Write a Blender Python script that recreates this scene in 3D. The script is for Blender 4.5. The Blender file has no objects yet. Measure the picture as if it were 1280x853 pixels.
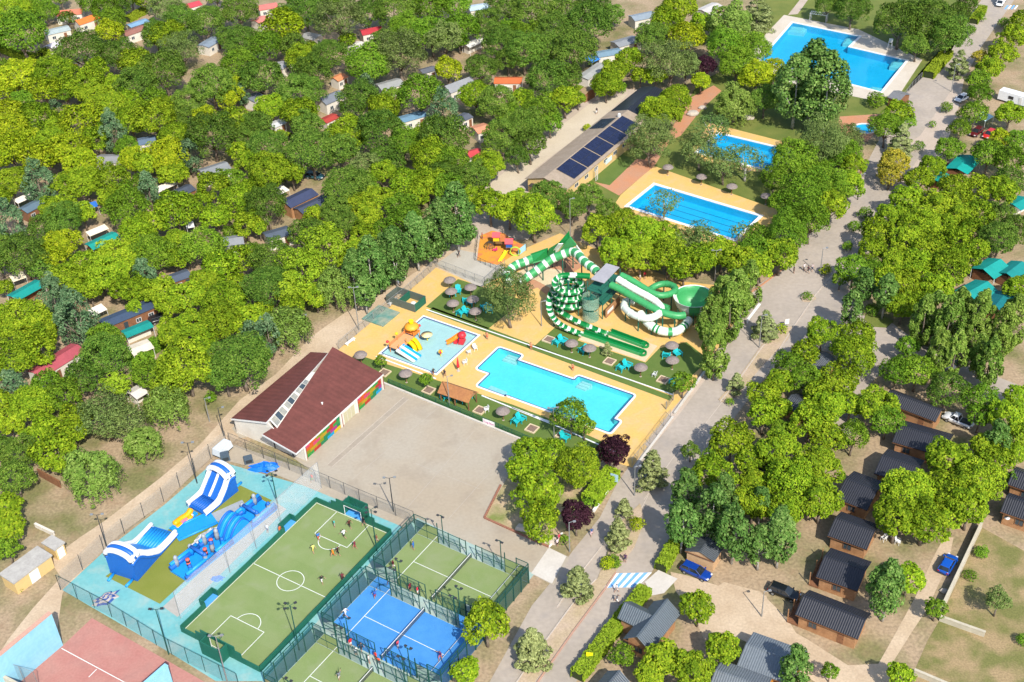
import bpy, math, random
import numpy as np
from mathutils import Vector, Matrix, noise
from mathutils.geometry import delaunay_2d_cdt
sc = bpy.context.scene
R = math.radians
# ---------------------------------------------------------------- camera (a drone 138 m above flat ground)
FPX, PITCH, ROLL, CAMH = 1614.3, R(35.81), R(-2.94), 137.75
FW = Vector((0, math.cos(PITCH), -math.sin(PITCH)))
_r = Vector((1, 0, 0)); _u = _r.cross(FW)
CR = math.cos(ROLL) * _r + math.sin(ROLL) * _u
CU = -math.sin(ROLL) * _r + math.cos(ROLL) * _u
CAM = Vector((0, 0, CAMH))
cd = bpy.data.cameras.new('camera'); cam = bpy.data.objects.new('camera', cd); sc.collection.objects.link(cam)
cd.sensor_width = 36; cd.lens = FPX / 1280 * 36; cd.clip_start = 1; cd.clip_end = 6000
m3 = Matrix((CR, CU, -FW)).transposed().to_4x4(); m3.translation = CAM; cam.matrix_world = m3
sc.camera = cam
# ---------------------------------------------------------------- sky, sun, exposure
SUN_EL, SHADOW_AZ = R(45), R(111)          # shadows fall towards SHADOW_AZ (from +x, anticlockwise)
w = bpy.data.worlds.new('World'); sc.world = w; w.use_nodes = True
nt = w.node_tree; nt.nodes.clear()
so = nt.nodes.new('ShaderNodeOutputWorld'); bg = nt.nodes.new('ShaderNodeBackground'); sk = nt.nodes.new('ShaderNodeTexSky')
sk.sky_type = 'NISHITA'; sk.sun_disc = False; sk.sun_elevation = SUN_EL; sk.sun_rotation = R(90) - (SHADOW_AZ + math.pi)
bg.inputs[1].default_value = 0.15
nt.links.new(sk.outputs[0], bg.inputs[0]); nt.links.new(bg.outputs[0], so.inputs[0])
sl = bpy.data.lights.new('sun', 'SUN'); sl.energy = 4.1; sl.angle = R(0.53); sl.color = (1, .94, .84)
sun = bpy.data.objects.new('sun', sl); sc.collection.objects.link(sun)
_d = Vector((math.cos(SHADOW_AZ) * math.cos(SUN_EL), math.sin(SHADOW_AZ) * math.cos(SUN_EL), -math.sin(SUN_EL)))
sun.rotation_euler = _d.to_track_quat('-Z', 'Y').to_euler()
sc.view_settings.view_transform = 'Standard'; sc.view_settings.look = 'None'
sc.view_settings.exposure = 0.75; sc.view_settings.gamma = 1
sc.render.engine = 'CYCLES'
sc.cycles.use_denoising = True; sc.cycles.use_adaptive_sampling = True; sc.cycles.adaptive_threshold = .02; sc.cycles.max_bounces = 6; sc.cycles.transparent_max_bounces = 16
sc.cycles.diffuse_bounces = 4; sc.cycles.glossy_bounces = 2; sc.cycles.transmission_bounces = 3
sc.cycles.caustics_reflective = False; sc.cycles.caustics_refractive = False

# ---------------------------------------------------------------- survey helpers: where the sight line through a point meets height z
def g(x, y, z=0.0):
    d = FW + CR * ((x - 640) / FPX) - CU * ((y - 426.5) / FPX)
    return CAM + d * ((z - CAMH) / d.z)
def pix(P):
    d = Vector(P) - CAM; zz = d.dot(FW)
    return 640 + FPX * d.dot(CR) / zz, 426.5 - FPX * d.dot(CU) / zz
def mpp(x, y, z=0.0):                       # metres per picture unit at that spot
    return (g(x, y, z) - CAM).dot(FW) / FPX
GA = R(-34.5)                                # the site's own grid
GU = Vector((math.cos(GA), math.sin(GA), 0)); GV = Vector((-math.sin(GA), math.cos(GA), 0))
def srgb(h):
    h = h.lstrip('#'); c = [int(h[i:i + 2], 16) / 255 for i in (0, 2, 4)]
    return tuple(x / 12.92 if x <= .04045 else ((x + .055) / 1.055) ** 2.4 for x in c)

# ---------------------------------------------------------------- materials
MATS = {}
def nodes(name):
    m = bpy.data.materials.new(name); m.use_nodes = True; n = m.node_tree
    b = n.nodes['Principled BSDF']; return m, n, b
def mat(name, c, c2=None, rough=.75, scale=.6, fine=8.0, famt=.12, bump=0.0, metal=0.0, spec=.3, obj=False, lo=.35, hi=.65, stain=None):
    """base colour c, broad patches of c2, fine brightness grain"""
    if name in MATS: return MATS[name]
    c = tuple(q * .83 for q in c); c2 = c2 and tuple(q * .83 for q in c2)
    m, n, b = nodes(name); L = n.links
    b.inputs['Roughness'].default_value = rough; b.inputs['Metallic'].default_value = metal
    b.inputs['Specular IOR Level'].default_value = spec
    if obj: co = n.nodes.new('ShaderNodeTexCoord').outputs['Object']
    else: co = n.nodes.new('ShaderNodeNewGeometry').outputs['Position']
    f = n.nodes.new('ShaderNodeTexNoise'); f.inputs['Scale'].default_value = fine; f.inputs['Detail'].default_value = 4; L.new(co, f.inputs['Vector'])
    mr = n.nodes.new('ShaderNodeMapRange'); mr.inputs[1].default_value = .3; mr.inputs[2].default_value = .7
    mr.inputs[3].default_value = 1 - famt; mr.inputs[4].default_value = 1 + famt; L.new(f.outputs['Fac'], mr.inputs[0])
    mx = n.nodes.new('ShaderNodeMix'); mx.data_type = 'RGBA'
    mx.inputs[6].default_value = (*c, 1); mx.inputs[7].default_value = (*(c2 or c), 1)
    if c2:
        a = n.nodes.new('ShaderNodeTexNoise'); a.inputs['Scale'].default_value = scale; a.inputs['Detail'].default_value = 5; L.new(co, a.inputs['Vector'])
        m2 = n.nodes.new('ShaderNodeMapRange'); m2.inputs[1].default_value = lo; m2.inputs[2].default_value = hi; L.new(a.outputs['Fac'], m2.inputs[0]); L.new(m2.outputs[0], mx.inputs[0])
    else: mx.inputs[0].default_value = 0
    vm = n.nodes.new('ShaderNodeVectorMath'); vm.operation = 'SCALE'; L.new(mx.outputs[2], vm.inputs[0]); L.new(mr.outputs[0], vm.inputs['Scale'])
    L.new(vm.outputs[0], b.inputs['Base Color'])
    if stain:                                  # worn or dirty patches with a shape of their own: colour, scale, amount
        sn = n.nodes.new('ShaderNodeTexNoise'); sn.inputs['Scale'].default_value = stain[1]; sn.inputs['Detail'].default_value = 8; sn.inputs['Roughness'].default_value = .62; sn.inputs['Distortion'].default_value = .6
        L.new(co, sn.inputs['Vector']); s2 = n.nodes.new('ShaderNodeMapRange'); s2.inputs[1].default_value = .52; s2.inputs[2].default_value = .68; s2.inputs[4].default_value = stain[2]; L.new(sn.outputs['Fac'], s2.inputs[0])
        mx2 = n.nodes.new('ShaderNodeMix'); mx2.data_type = 'RGBA'; mx2.inputs[7].default_value = (*(q * .83 for q in stain[0]), 1); L.new(s2.outputs[0], mx2.inputs[0]); L.new(vm.outputs[0], mx2.inputs[6]); L.new(mx2.outputs[2], b.inputs['Base Color'])
    if bump:
        bp = n.nodes.new('ShaderNodeBump'); bp.inputs['Strength'].default_value = bump; bp.inputs['Distance'].default_value = .05
        L.new(f.outputs['Fac'], bp.inputs['Height']); L.new(bp.outputs[0], b.inputs['Normal'])
    MATS[name] = m; return m
def ribbed(name, c, axis, pitch, depth=.25, c2=None, rough=.5):
    """sheet metal with ribs pressed along one local axis, as relief and soil in the grooves"""
    if name in MATS: return MATS[name]
    m = mat(name, c, c2, rough=rough, scale=.5, fine=2.5, famt=.10, obj=True); n = m.node_tree; L = n.links; b = n.nodes['Principled BSDF']
    co = n.nodes.new('ShaderNodeTexCoord'); wv = n.nodes.new('ShaderNodeTexWave'); wv.bands_direction = axis
    wv.inputs['Scale'].default_value = .314 / pitch; L.new(co.outputs['Object'], wv.inputs['Vector'])
    bp = n.nodes.new('ShaderNodeBump'); bp.inputs['Strength'].default_value = 1; bp.inputs['Distance'].default_value = depth * .2
    L.new(wv.outputs['Fac'], bp.inputs['Height']); L.new(bp.outputs[0], b.inputs['Normal'])
    return m
def seethrough(name, c, keep, rough=.5):
    """fine wire mesh or netting, too fine to draw thread by thread: keep = share of the light the threads stop"""
    if name in MATS: return MATS[name]
    m, n, b = nodes(name); b.inputs['Base Color'].default_value = (*c, 1); b.inputs['Roughness'].default_value = rough
    t = n.nodes.new('ShaderNodeBsdfTransparent'); x = n.nodes.new('ShaderNodeMixShader'); x.inputs[0].default_value = keep
    n.links.new(t.outputs[0], x.inputs[1]); n.links.new(b.outputs[0], x.inputs[2]); n.links.new(x.outputs[0], n.nodes['Material Output'].inputs[0])
    MATS[name] = m; return m
def glassy(name, c, tint, ior=1.33, rough=.03, wave=0.0, keep=.06):
    if name in MATS: return MATS[name]
    m, n, b = nodes(name); n.nodes.remove(b); L = n.links
    t = n.nodes.new('ShaderNodeBsdfTransparent'); t.inputs[0].default_value = (*tint, 1)
    gl = n.nodes.new('ShaderNodeBsdfGlossy'); gl.inputs['Roughness'].default_value = rough
    df = n.nodes.new('ShaderNodeBsdfDiffuse'); df.inputs[0].default_value = (*c, 1)
    fr = n.nodes.new('ShaderNodeFresnel'); fr.inputs[0].default_value = ior
    x0 = n.nodes.new('ShaderNodeMixShader'); x0.inputs[0].default_value = keep; L.new(t.outputs[0], x0.inputs[1]); L.new(df.outputs[0], x0.inputs[2])
    x = n.nodes.new('ShaderNodeMixShader'); L.new(fr.outputs[0], x.inputs[0]); L.new(x0.outputs[0], x.inputs[1]); L.new(gl.outputs[0], x.inputs[2])
    L.new(x.outputs[0], n.nodes['Material Output'].inputs[0])
    if wave:
        co = n.nodes.new('ShaderNodeNewGeometry'); f = n.nodes.new('ShaderNodeTexNoise'); f.inputs['Scale'].default_value = 1.6; f.inputs['Detail'].default_value = 3
        L.new(co.outputs['Position'], f.inputs['Vector'])
        bp = n.nodes.new('ShaderNodeBump'); bp.inputs['Strength'].default_value = wave; bp.inputs['Distance'].default_value = .06; L.new(f.outputs['Fac'], bp.inputs['Height'])
        L.new(bp.outputs[0], gl.inputs['Normal']); L.new(bp.outputs[0], fr.inputs['Normal'])
    MATS[name] = m; return m
def leafmat(name, dark, mid, light, transl=.3, var=.22):
    """leaves: every leaf has its own tone, every tree its own cast"""
    if name in MATS: return MATS[name]
    m, n, b = nodes(name); L = n.links
    at = n.nodes.new('ShaderNodeAttribute'); at.attribute_name = 'tone'
    rp = n.nodes.new('ShaderNodeValToRGB'); e = rp.color_ramp.elements; e[0].color = (*dark, 1); e[1].color = (*light, 1); e[0].position = .02; e[1].position = 1
    k = rp.color_ramp.elements.new(.5); k.color = (*mid, 1); L.new(at.outputs['Fac'], rp.inputs[0])
    oi = n.nodes.new('ShaderNodeObjectInfo'); hs = n.nodes.new('ShaderNodeHueSaturation')
    a = n.nodes.new('ShaderNodeMapRange'); a.inputs[3].default_value = 1.12 - var * .8; a.inputs[4].default_value = 1.12 + var * .8; L.new(oi.outputs['Random'], a.inputs[0]); L.new(a.outputs[0], hs.inputs['Value'])
    h = n.nodes.new('ShaderNodeMapRange'); h.inputs[3].default_value = .510; h.inputs[4].default_value = .494
    w2 = n.nodes.new('ShaderNodeMath'); w2.operation = 'FRACT'; w3 = n.nodes.new('ShaderNodeMath'); w3.operation = 'MULTIPLY'; w3.inputs[1].default_value = 7.31
    L.new(oi.outputs['Random'], w3.inputs[0]); L.new(w3.outputs[0], w2.inputs[0]); L.new(w2.outputs[0], h.inputs[0]); L.new(h.outputs[0], hs.inputs['Hue'])
    L.new(rp.outputs[0], hs.inputs['Color']); L.new(hs.outputs[0], b.inputs['Base Color'])
    b.inputs['Roughness'].default_value = .75; b.inputs['Specular IOR Level'].default_value = .08
    t = n.nodes.new('ShaderNodeBsdfTranslucent'); L.new(hs.outputs[0], t.inputs[0])
    x = n.nodes.new('ShaderNodeMixShader'); x.inputs[0].default_value = transl
    L.new(b.outputs[0], x.inputs[1]); L.new(t.outputs[0], x.inputs[2]); L.new(x.outputs[0], n.nodes['Material Output'].inputs[0])
    MATS[name] = m; return m
def plain(h, rough=.6, metal=0.0, spec=.35):
    return mat('paint_' + h.strip('#') + '_%d' % (rough * 10), srgb(h), rough=rough, metal=metal, spec=spec, obj=True, famt=.07, fine=3)

# ---------------------------------------------------------------- mesh builder
class MB:
    def __init__(s): s.v = []; s.f = []; s.m = []; s.M = None
    def at(s, loc=(0, 0, 0), rz=0.0): s.M = Matrix.Translation(loc) @ Matrix.Rotation(rz, 4, 'Z'); return s
    def av(s, p): s.v.append(tuple(s.M @ Vector(p)) if s.M else tuple(p)); return len(s.v) - 1
    def fa(s, idx, m=0): s.f.append(tuple(idx)); s.m.append(m)
    def poly(s, pts, m=0): s.fa([s.av(p) for p in pts], m); return s
    def box(s, x0, y0, z0, x1, y1, z1, m=0, taper=0.0):
        t = taper; a = [s.av(p) for p in ((x0, y0, z0), (x1, y0, z0), (x1, y1, z0), (x0, y1, z0), (x0 + t, y0 + t, z1), (x1 - t, y0 + t, z1), (x1 - t, y1 - t, z1), (x0 + t, y1 - t, z1))]
        for q in ((3, 2, 1, 0), (4, 5, 6, 7), (0, 1, 5, 4), (1, 2, 6, 5), (2, 3, 7, 6), (3, 0, 4, 7)): s.fa([a[i] for i in q], m)
        return s
    def hexa(s, lo, hi, m=0):                 # two rings of the same length
        n = len(lo); a = [s.av(p) for p in lo]; b = [s.av(p) for p in hi]
        s.fa(a[::-1], m); s.fa(b, m)
        for i in range(n): s.fa((a[i], a[(i + 1) % n], b[(i + 1) % n], b[i]), m)
        return s
    def prism(s, pts, z0, z1, m=0): return s.hexa([(p[0], p[1], z0) for p in pts], [(p[0], p[1], z1) for p in pts], m)
    def tube(s, path, r, n=8, m=None, caps=True, arc=None, closed=False):
        """sweep a ring (or an open arc, in turns) along a path; m = function of the segment number"""
        P = [Vector(p) for p in path]; k = len(P); rr = r if isinstance(r, (list, tuple)) else [r] * k; rings = []
        for i, p in enumerate(P):
            t = ((P[(i + 1) % k] - P[i - 1]) if closed else (P[min(i + 1, k - 1)] - P[max(i - 1, 0)])).normalized()
            up = Vector((0, 0, 1)) if abs(t.z) < .95 else Vector((1, 0, 0)); a = t.cross(up).normalized(); b = a.cross(t)
            if arc: an = [arc[0] * 2 * math.pi + (arc[1] - arc[0]) * 2 * math.pi * j / (n - 1) for j in range(n)]
            else: an = [2 * math.pi * j / n for j in range(n)]
            rings.append([s.av(p + (a * math.cos(x) + b * math.sin(x)) * rr[i]) for x in an])
        for i in range(k if closed else k - 1):
            A, B = rings[i], rings[(i + 1) % k]
            for j in range(n - 1 if arc else n): s.fa((A[j], A[(j + 1) % n], B[(j + 1) % n], B[j]), m(i) if m else 0)
        if caps and not arc and not closed: s.fa(rings[0][::-1], m(0) if m else 0); s.fa(rings[-1], m(k - 2) if m else 0)
        return s
    def lathe(s, prof, n=16, c=(0, 0, 0), m=None, sx=1.0, sy=1.0, cap=True):
        rings = [[s.av((c[0] + r * math.cos(2 * math.pi * j / n) * sx, c[1] + r * math.sin(2 * math.pi * j / n) * sy, c[2] + z)) for j in range(n)] for r, z in prof]
        for i in range(len(prof) - 1):
            for j in range(n): s.fa((rings[i][j], rings[i][(j + 1) % n], rings[i + 1][(j + 1) % n], rings[i + 1][j]), m(i, j) if m else 0)
        if prof[0][0] > 1e-4: s.fa(rings[0][::-1], m(0, 0) if m else 0)
        if cap and prof[-1][0] > 1e-4: s.fa(rings[-1], m(len(prof) - 2, 0) if m else 0)
        return s
    def mesh(s, name, mats, smooth=False):
        me = bpy.data.meshes.new(name); me.from_pydata(s.v, [], s.f)
        for x in (mats if isinstance(mats, (list, tuple)) else [mats]): me.materials.append(x)
        if any(s.m): me.polygons.foreach_set('material_index', s.m)
        if smooth: me.polygons.foreach_set('use_smooth', [True] * len(s.f))
        me.update(); return me
    def build(s, name, mats, parent=None, smooth=False): return link(name, s.mesh(name, mats, smooth), parent)
COL = sc.collection
def inside(x, y, poly):
    c = False; j = len(poly) - 1
    for i in range(len(poly)):
        xi, yi = poly[i][0], poly[i][1]; xj, yj = poly[j][0], poly[j][1]
        if (yi > y) != (yj > y) and x < (xj - xi) * (y - yi) / (yj - yi) + xi: c = not c
        j = i
    return c
def fill(outer, holes=()):
    """triangulate an outline with openings; returns points and triangles, facing up"""
    V2, E2 = [], []
    for lp in [outer, *holes]:
        n0 = len(V2); V2 += [Vector((q[0], q[1])) for q in lp]; E2 += [(n0 + i, n0 + (i + 1) % len(lp)) for i in range(len(lp))]
    vs, es, fs = delaunay_2d_cdt(V2, E2, [], 0, 1e-5)[:3]; T = []
    for f in fs:
        for k in range(1, len(f) - 1):
            a, b, c = vs[f[0]], vs[f[k]], vs[f[k + 1]]; m = (a + b + c) / 3
            if inside(m.x, m.y, outer) and not any(inside(m.x, m.y, h) for h in holes):
                t = (f[0], f[k], f[k + 1]); T.append(t if (b - a).cross(c - a) > 0 else t[::-1])
    return vs, T
def link(name, me, parent=None, loc=None, rz=None):
    o = bpy.data.objects.new(name, me); COL.objects.link(o)
    if parent: o.parent = parent
    if loc is not None: o.location = loc
    if rz is not None: o.rotation_euler[2] = rz
    return o
def tag(o, label, cat, group=None, kind=None):
    if label: o['label'] = label
    if cat: o['category'] = cat
    if group: o['group'] = group
    if kind: o['kind'] = kind
    return o
def thing(name, label, cat, loc=(0, 0, 0), rz=0.0, group=None):
    o = bpy.data.objects.new(name, None); COL.objects.link(o); o.empty_display_size = .3
    o.location = loc; o.rotation_euler[2] = rz; return tag(o, label, cat, group)
def dup(root, loc, rz=0.0, label=None, scale=None):
    r = root.copy(); COL.objects.link(r); r.location = loc; r.rotation_euler[2] = rz
    if label: r['label'] = label
    if scale: r.scale = scale
    for c in root.children:
        k = c.copy(); COL.objects.link(k); k.parent = r
        for d in c.children:
            q = d.copy(); COL.objects.link(q); q.parent = k
    return r
def sheet(name, pxs, m, z, holes=(), kind='structure', world=False, thick=0.0):
    """a flat piece of ground laid at height z (outline given as survey points)"""
    conv = (lambda p: Vector((p[0], p[1], z))) if world else (lambda p: (lambda q: Vector((q.x, q.y, z)))(g(p[0], p[1])))
    outer = [conv(p) for p in pxs]; vs, tri = fill(outer, holes)
    b = MB(); b.v = [(q.x, q.y, z) for q in vs]
    for t in tri: b.fa(t)
    if thick:
        n0 = len(b.v); n = len(outer); b.v += [(p.x, p.y, z) for p in outer] + [(p.x, p.y, z - thick) for p in outer]
        ccw = sum(outer[i].x * outer[(i + 1) % n].y - outer[(i + 1) % n].x * outer[i].y for i in range(n)) > 0
        for i in range(n):
            q = (n0 + i, n0 + n + i, n0 + n + (i + 1) % n, n0 + (i + 1) % n); b.fa(q if ccw else q[::-1])
    o = b.build(name, m); 
    if kind: o['kind'] = kind
    return o
def G2(pts): return [(lambda q: (q.x, q.y))(g(*p)) for p in pts]
def smooth_path(pts, n=6, closed=False):
    """Catmull-Rom through the points"""
    P = [Vector(p) for p in pts]; out = []; k = len(P)
    for i in range(k if closed else k - 1):
        a, b, c, d = (P[(i - 1) % k], P[i], P[(i + 1) % k], P[(i + 2) % k]) if closed else (P[max(i - 1, 0)], P[i], P[i + 1], P[min(i + 2, k - 1)])
        for j in range(n):
            t = j / n; out.append(.5 * ((2 * b) + (c - a) * t + (2 * a - 5 * b + 4 * c - d) * t * t + (3 * b - a - 3 * c + d) * t ** 3))
    if not closed: out.append(P[-1])
    return out
rnd = random.Random(7)
# ================================================================ SETTING
def to_uv(p, a): return p[0] * math.cos(a) + p[1] * math.sin(a), -p[0] * math.sin(a) + p[1] * math.cos(a)
def from_uv(q, a): return q[0] * math.cos(a) - q[1] * math.sin(a), q[0] * math.sin(a) + q[1] * math.cos(a)
def square_up(pts, a):
    """make an outline of alternating edges run true to the site grid"""
    q = [list(to_uv(p, a)) for p in pts]; n = len(q)
    for i in range(n):
        j = (i + 1) % n; k = 1 if abs(q[j][0] - q[i][0]) > abs(q[j][1] - q[i][1]) else 0
        m = (q[i][k] + q[j][k]) / 2; q[i][k] = q[j][k] = m
    return [from_uv(p, a) for p in q]
def ccw(pts):
    s = sum(pts[i][0] * pts[(i + 1) % len(pts)][1] - pts[(i + 1) % len(pts)][0] * pts[i][1] for i in range(len(pts)))
    return pts if s > 0 else pts[::-1]
def offset(pts, d):
    pts = ccw(pts); n = len(pts); out = []
    for i in range(n):
        a, b, c = (Vector(pts[k]) for k in (i - 1, i, (i + 1) % n))
        n1 = Vector(((b - a).y, -(b - a).x)).normalized(); n2 = Vector(((c - b).y, -(c - b).x)).normalized()
        m = n1 + n2; out.append(tuple(b + m * (d / max(.3, m.dot(n1)))))
    return out
def roundoff(pts, r=.35):
    pts = ccw(pts); n = len(pts); out = []
    for i in range(n):
        a, b, c = (Vector(pts[k]) for k in (i - 1, i, (i + 1) % n)); p = b + (a - b).normalized() * r; q = b + (c - b).normalized() * r
        for t in (0, .33, .67, 1): out.append(tuple(p * (1 - t) ** 2 + b * 2 * t * (1 - t) + q * t * t))
    return out
A_MAIN = R(-34.3)
MAINP = square_up(G2([(624, 436), (652, 444.4), (646, 450.8), (717.8, 475.9), (723.4, 470.6), (791.5, 495), (767.5, 523.5), (773.7, 528.4), (761, 542.8), (634.4, 492.2), (629.7, 495), (598.8, 482), (612, 467.8), (597.8, 460.3)]), A_MAIN)
KIDSP = square_up(G2([(529.6, 397), (596, 420.2), (544, 467.2), (478.8, 441.5)]), A_MAIN)
def quad3(p0, p1, p2):
    a, b, c = (Vector(q) for q in G2([p0, p1, p2])); u = (b - a).normalized(); v = Vector((u.y, -u.x)); d = (c - a).dot(v)
    return [tuple(a), tuple(b), tuple(b + v * d), tuple(a + v * d)]
LAPP = quad3((818.5, 231.5), (949, 270.5), (787, 258.5))
SMALLP = quad3((898, 167.3), (986, 188.4), (868, 190))
BIGP = G2([(991, 28.8), (1073.7, 46), (1060, 59), (1132.5, 76), (1101, 115), (950, 76)])
_c = g(1081, 161); ROUNDP = [(_c.x + 2.3 * math.cos(t * math.pi / 10), _c.y + 2.3 * math.sin(t * math.pi / 10)) for t in range(20)]
COPE = .5
POOLS = {}
HOLES = [ccw(roundoff(MAINP)), ccw(KIDSP), ccw(LAPP), ccw(SMALLP), ccw(BIGP), ccw(ROUNDP)]
HOLES_OUT = [offset(h, .06) for h in HOLES]

# materials of the ground
m_ground = mat('ground', (.37, .275, .175), (.175, .17, .065), rough=.95, scale=.11, fine=2.2, famt=.24, bump=.3, lo=.44, hi=.66, stain=((.30, .20, .12), .35, .5))
m_sand = mat('sand_road', (.56, .44, .31), (.47, .355, .235), rough=.95, scale=.16, fine=3, famt=.12, bump=.15, stain=((.40, .29, .19), .3, .5))
m_lawn = mat('lawn', (.115, .155, .028), (.17, .19, .04), rough=.9, scale=.25, fine=6, famt=.16, bump=.25)
m_dry = mat('dry_lawn', (.165, .165, .05), (.33, .24, .125), rough=.95, scale=.22, fine=4, famt=.2, bump=.3, lo=.42, hi=.6)
m_plaza = mat('plaza_concrete', (.40, .35, .275), (.385, .32, .235), rough=.85, scale=.09, fine=2.0, famt=.06, lo=.4, hi=.62, stain=((.32, .265, .20), .22, .6))
m_newconc = mat('new_concrete', (.60, .56, .50), (.54, .50, .44), rough=.85, scale=.4, fine=3, famt=.05)
m_asphalt = mat('asphalt', (.415, .355, .295), (.36, .31, .255), rough=.9, scale=.12, fine=1.4, famt=.08, lo=.4, hi=.65, stain=((.31, .275, .25), .25, .5))
m_pave = mat('tan_paving', (.50, .41, .335), (.44, .36, .285), rough=.9, scale=.2, fine=3, famt=.07)
m_deck = mat('ochre_deck', (.69, .43, .125), (.64, .42, .16), rough=.8, scale=.25, fine=2.5, famt=.06, stain=((.60, .44, .25), .5, .5))
m_redpave = mat('terracotta_paving', (.52, .235, .12), (.47, .25, .15), rough=.85, scale=.3, fine=4, famt=.08)
m_palepad = mat('pale_pad', (.66, .54, .36), (.60, .47, .30), rough=.8, scale=.3, fine=3, famt=.06)
m_turf = mat('artificial_turf', (.095, .155, .028), (.115, .17, .035), rough=.9, scale=.5, fine=12, famt=.14)
m_pitch = mat('pitch_turf', (.195, .265, .09), (.22, .28, .11), rough=.9, scale=.35, fine=9, famt=.09, stain=((.25, .29, .15), .18, .7))
m_inflturf = mat('bright_turf', (.185, .215, .032), (.215, .235, .045), rough=.9, scale=.3, fine=9, famt=.08)
m_aqua = mat('turquoise_paint', (.145, .41, .425), (.22, .455, .445), rough=.7, scale=.22, fine=2, famt=.06, lo=.42, hi=.7, stain=((.35, .45, .41), .28, .6))
m_redcourt = mat('red_court', (.435, .185, .155), (.46, .225, .185), rough=.8, scale=.3, fine=3, famt=.08, stain=((.36, .175, .15), .3, .6))
m_white = mat('white_paint', (.78, .78, .76), rough=.6, fine=3, famt=.05)
m_line = mat('line_paint', (.74, .76, .72), rough=.7, fine=4, famt=.05)
m_bluepaint = mat('zebra_blue', (.13, .36, .70), (.2, .42, .72), rough=.7, fine=5, famt=.08)
m_kerb = mat('kerb_stone', (.50, .43, .36), rough=.9, fine=3, famt=.1)
m_brickkerb = mat('brick_kerb', (.30, .135, .085), rough=.9, fine=5, famt=.2)
m_coping = mat('pool_coping', (.76, .77, .76), rough=.6, fine=3, famt=.04)

B = 1500
sheet('ground', [(-B, -600), (B, -600), (B, 2600), (-B, 2600)], m_ground, 0, HOLES_OUT, world=True)
Z1, Z2, Z3, Z4 = .02, .04, .06, .08
sheet('lawn', [(735, 228), (776, 192), (838, 163), (872, 105), (900, 90), (930, 50), (948, 0), (985, -30), (1170, -30), (1215, 20), (1190, 62), (1145, 105), (1090, 152), (1062, 190), (1010, 262), (960, 300), (905, 318), (815, 290), (760, 262)], m_lawn, Z1, HOLES_OUT)
sheet('dirt_road', [(590, 286), (560, 312), (520, 340), (470, 372), (430, 392), (388, 422), (345, 468), (300, 500), (250, 556), (200, 598), (130, 652), (100, 672), (62, 700), (76, 722), (40, 762), (10, 800), (-40, 880), (0, 900), (70, 800), (78, 742), (105, 712), (150, 668), (205, 628), (262, 574), (300, 546), (330, 512), (392, 456), (420, 442), (545, 336), (585, 352), (612, 310)], m_sand, Z1)
sheet('service_yard', [(572, 236), (600, 225), (650, 186), (700, 148), (735, 124), (770, 112), (805, 112), (765, 145), (680, 212), (660, 232), (690, 262), (660, 300), (600, 300), (566, 290)], m_pave, Z2 + .005)
sheet('concrete_yard', [(600, 240), (655, 196), (705, 155), (740, 128), (785, 118), (757, 145), (668, 212), (640, 250), (606, 258)], mat('yard_concrete', (.56, .48, .36), (.52, .44, .33), rough=.9, scale=.2, fine=3, famt=.06), Z3 + .005)
sheet('plaza', [(478, 476), (655, 550), (640, 600), (605, 648), (686, 685), (712, 697), (692, 732), (664, 718), (520, 650), (395, 592), (368, 574), (330, 545), (300, 548), (290, 536), (320, 505), (405, 440), (440, 452)], m_plaza, Z2)
sheet('concrete_path', [(686, 685), (708, 696), (690, 730), (664, 717)], m_newconc, Z3)
# road, car park and the little streets
sheet('road', [(560, 900), (612, 853), (665, 757), (688, 729), (715, 690), (750, 647), (772, 603), (806, 556), (838, 516), (886, 456), (925, 392), (945, 358), (986, 330), (1012, 290), (1062, 234), (1082, 207), (1112, 150), (1142, 100), (1182, 55), (1232, -5), (1275, -50), (1320, -50), (1268, 0), (1226, 60), (1205, 100), (1185, 150), (1160, 200), (1130, 232), (1105, 262), (1072, 330), (1062, 372), (1080, 395), (1112, 402), (1150, 430), (1205, 455), (1300, 492), (1300, 530), (1235, 500), (1180, 470), (1125, 440), (1088, 480), (1064, 545), (1040, 540), (1055, 480), (1040, 440), (985, 440), (950, 480), (920, 520), (880, 575), (862, 610), (845, 668), (802, 735), (720, 853), (690, 900)], m_asphalt, Z1)
sheet('pavement', [(1062, 234), (1150, 170), (1226, 60), (1205, 100), (1195, 150), (1172, 205), (1140, 240), (1112, 268), (1078, 335), (1060, 372), (1052, 350), (1090, 285), (1120, 240), (1160, 180)], m_pave, Z2)
sheet('verge', [(806, 556), (838, 516), (886, 456), (925, 392), (932, 396), (893, 460), (848, 520), (812, 562)], m_pave, Z3)
MEDIAN = [(612, 900), (645, 853), (690, 792), (722, 748), (747, 724), (758, 694), (765, 664), (800, 630), (806, 650), (793, 684), (781, 700), (770, 714), (755, 735), (714, 790), (668, 853), (640, 900)]
m_med = mat('median_soil', (.47, .36, .26), (.42, .33, .2), rough=.95, scale=.3, fine=4, famt=.15, bump=.2)
sheet('median_strip', MEDIAN, m_med, .13, thick=.14)
sheet('planting_island', [(898, 500), (925, 470), (952, 432), (975, 412), (992, 408), (985, 424), (955, 455), (925, 490), (908, 506)], m_med, .12, thick=.13)
sheet('traffic_island', [(1001, 372), (1008, 367), (1018, 369), (1020, 374), (1011, 378), (1003, 377)], m_med, .12, thick=.13)
sheet('street_lawn', [(1080, 400), (1083, 392), (1105, 396), (1117, 402), (1108, 410), (1092, 409)], m_lawn, .12, thick=.13)
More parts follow.
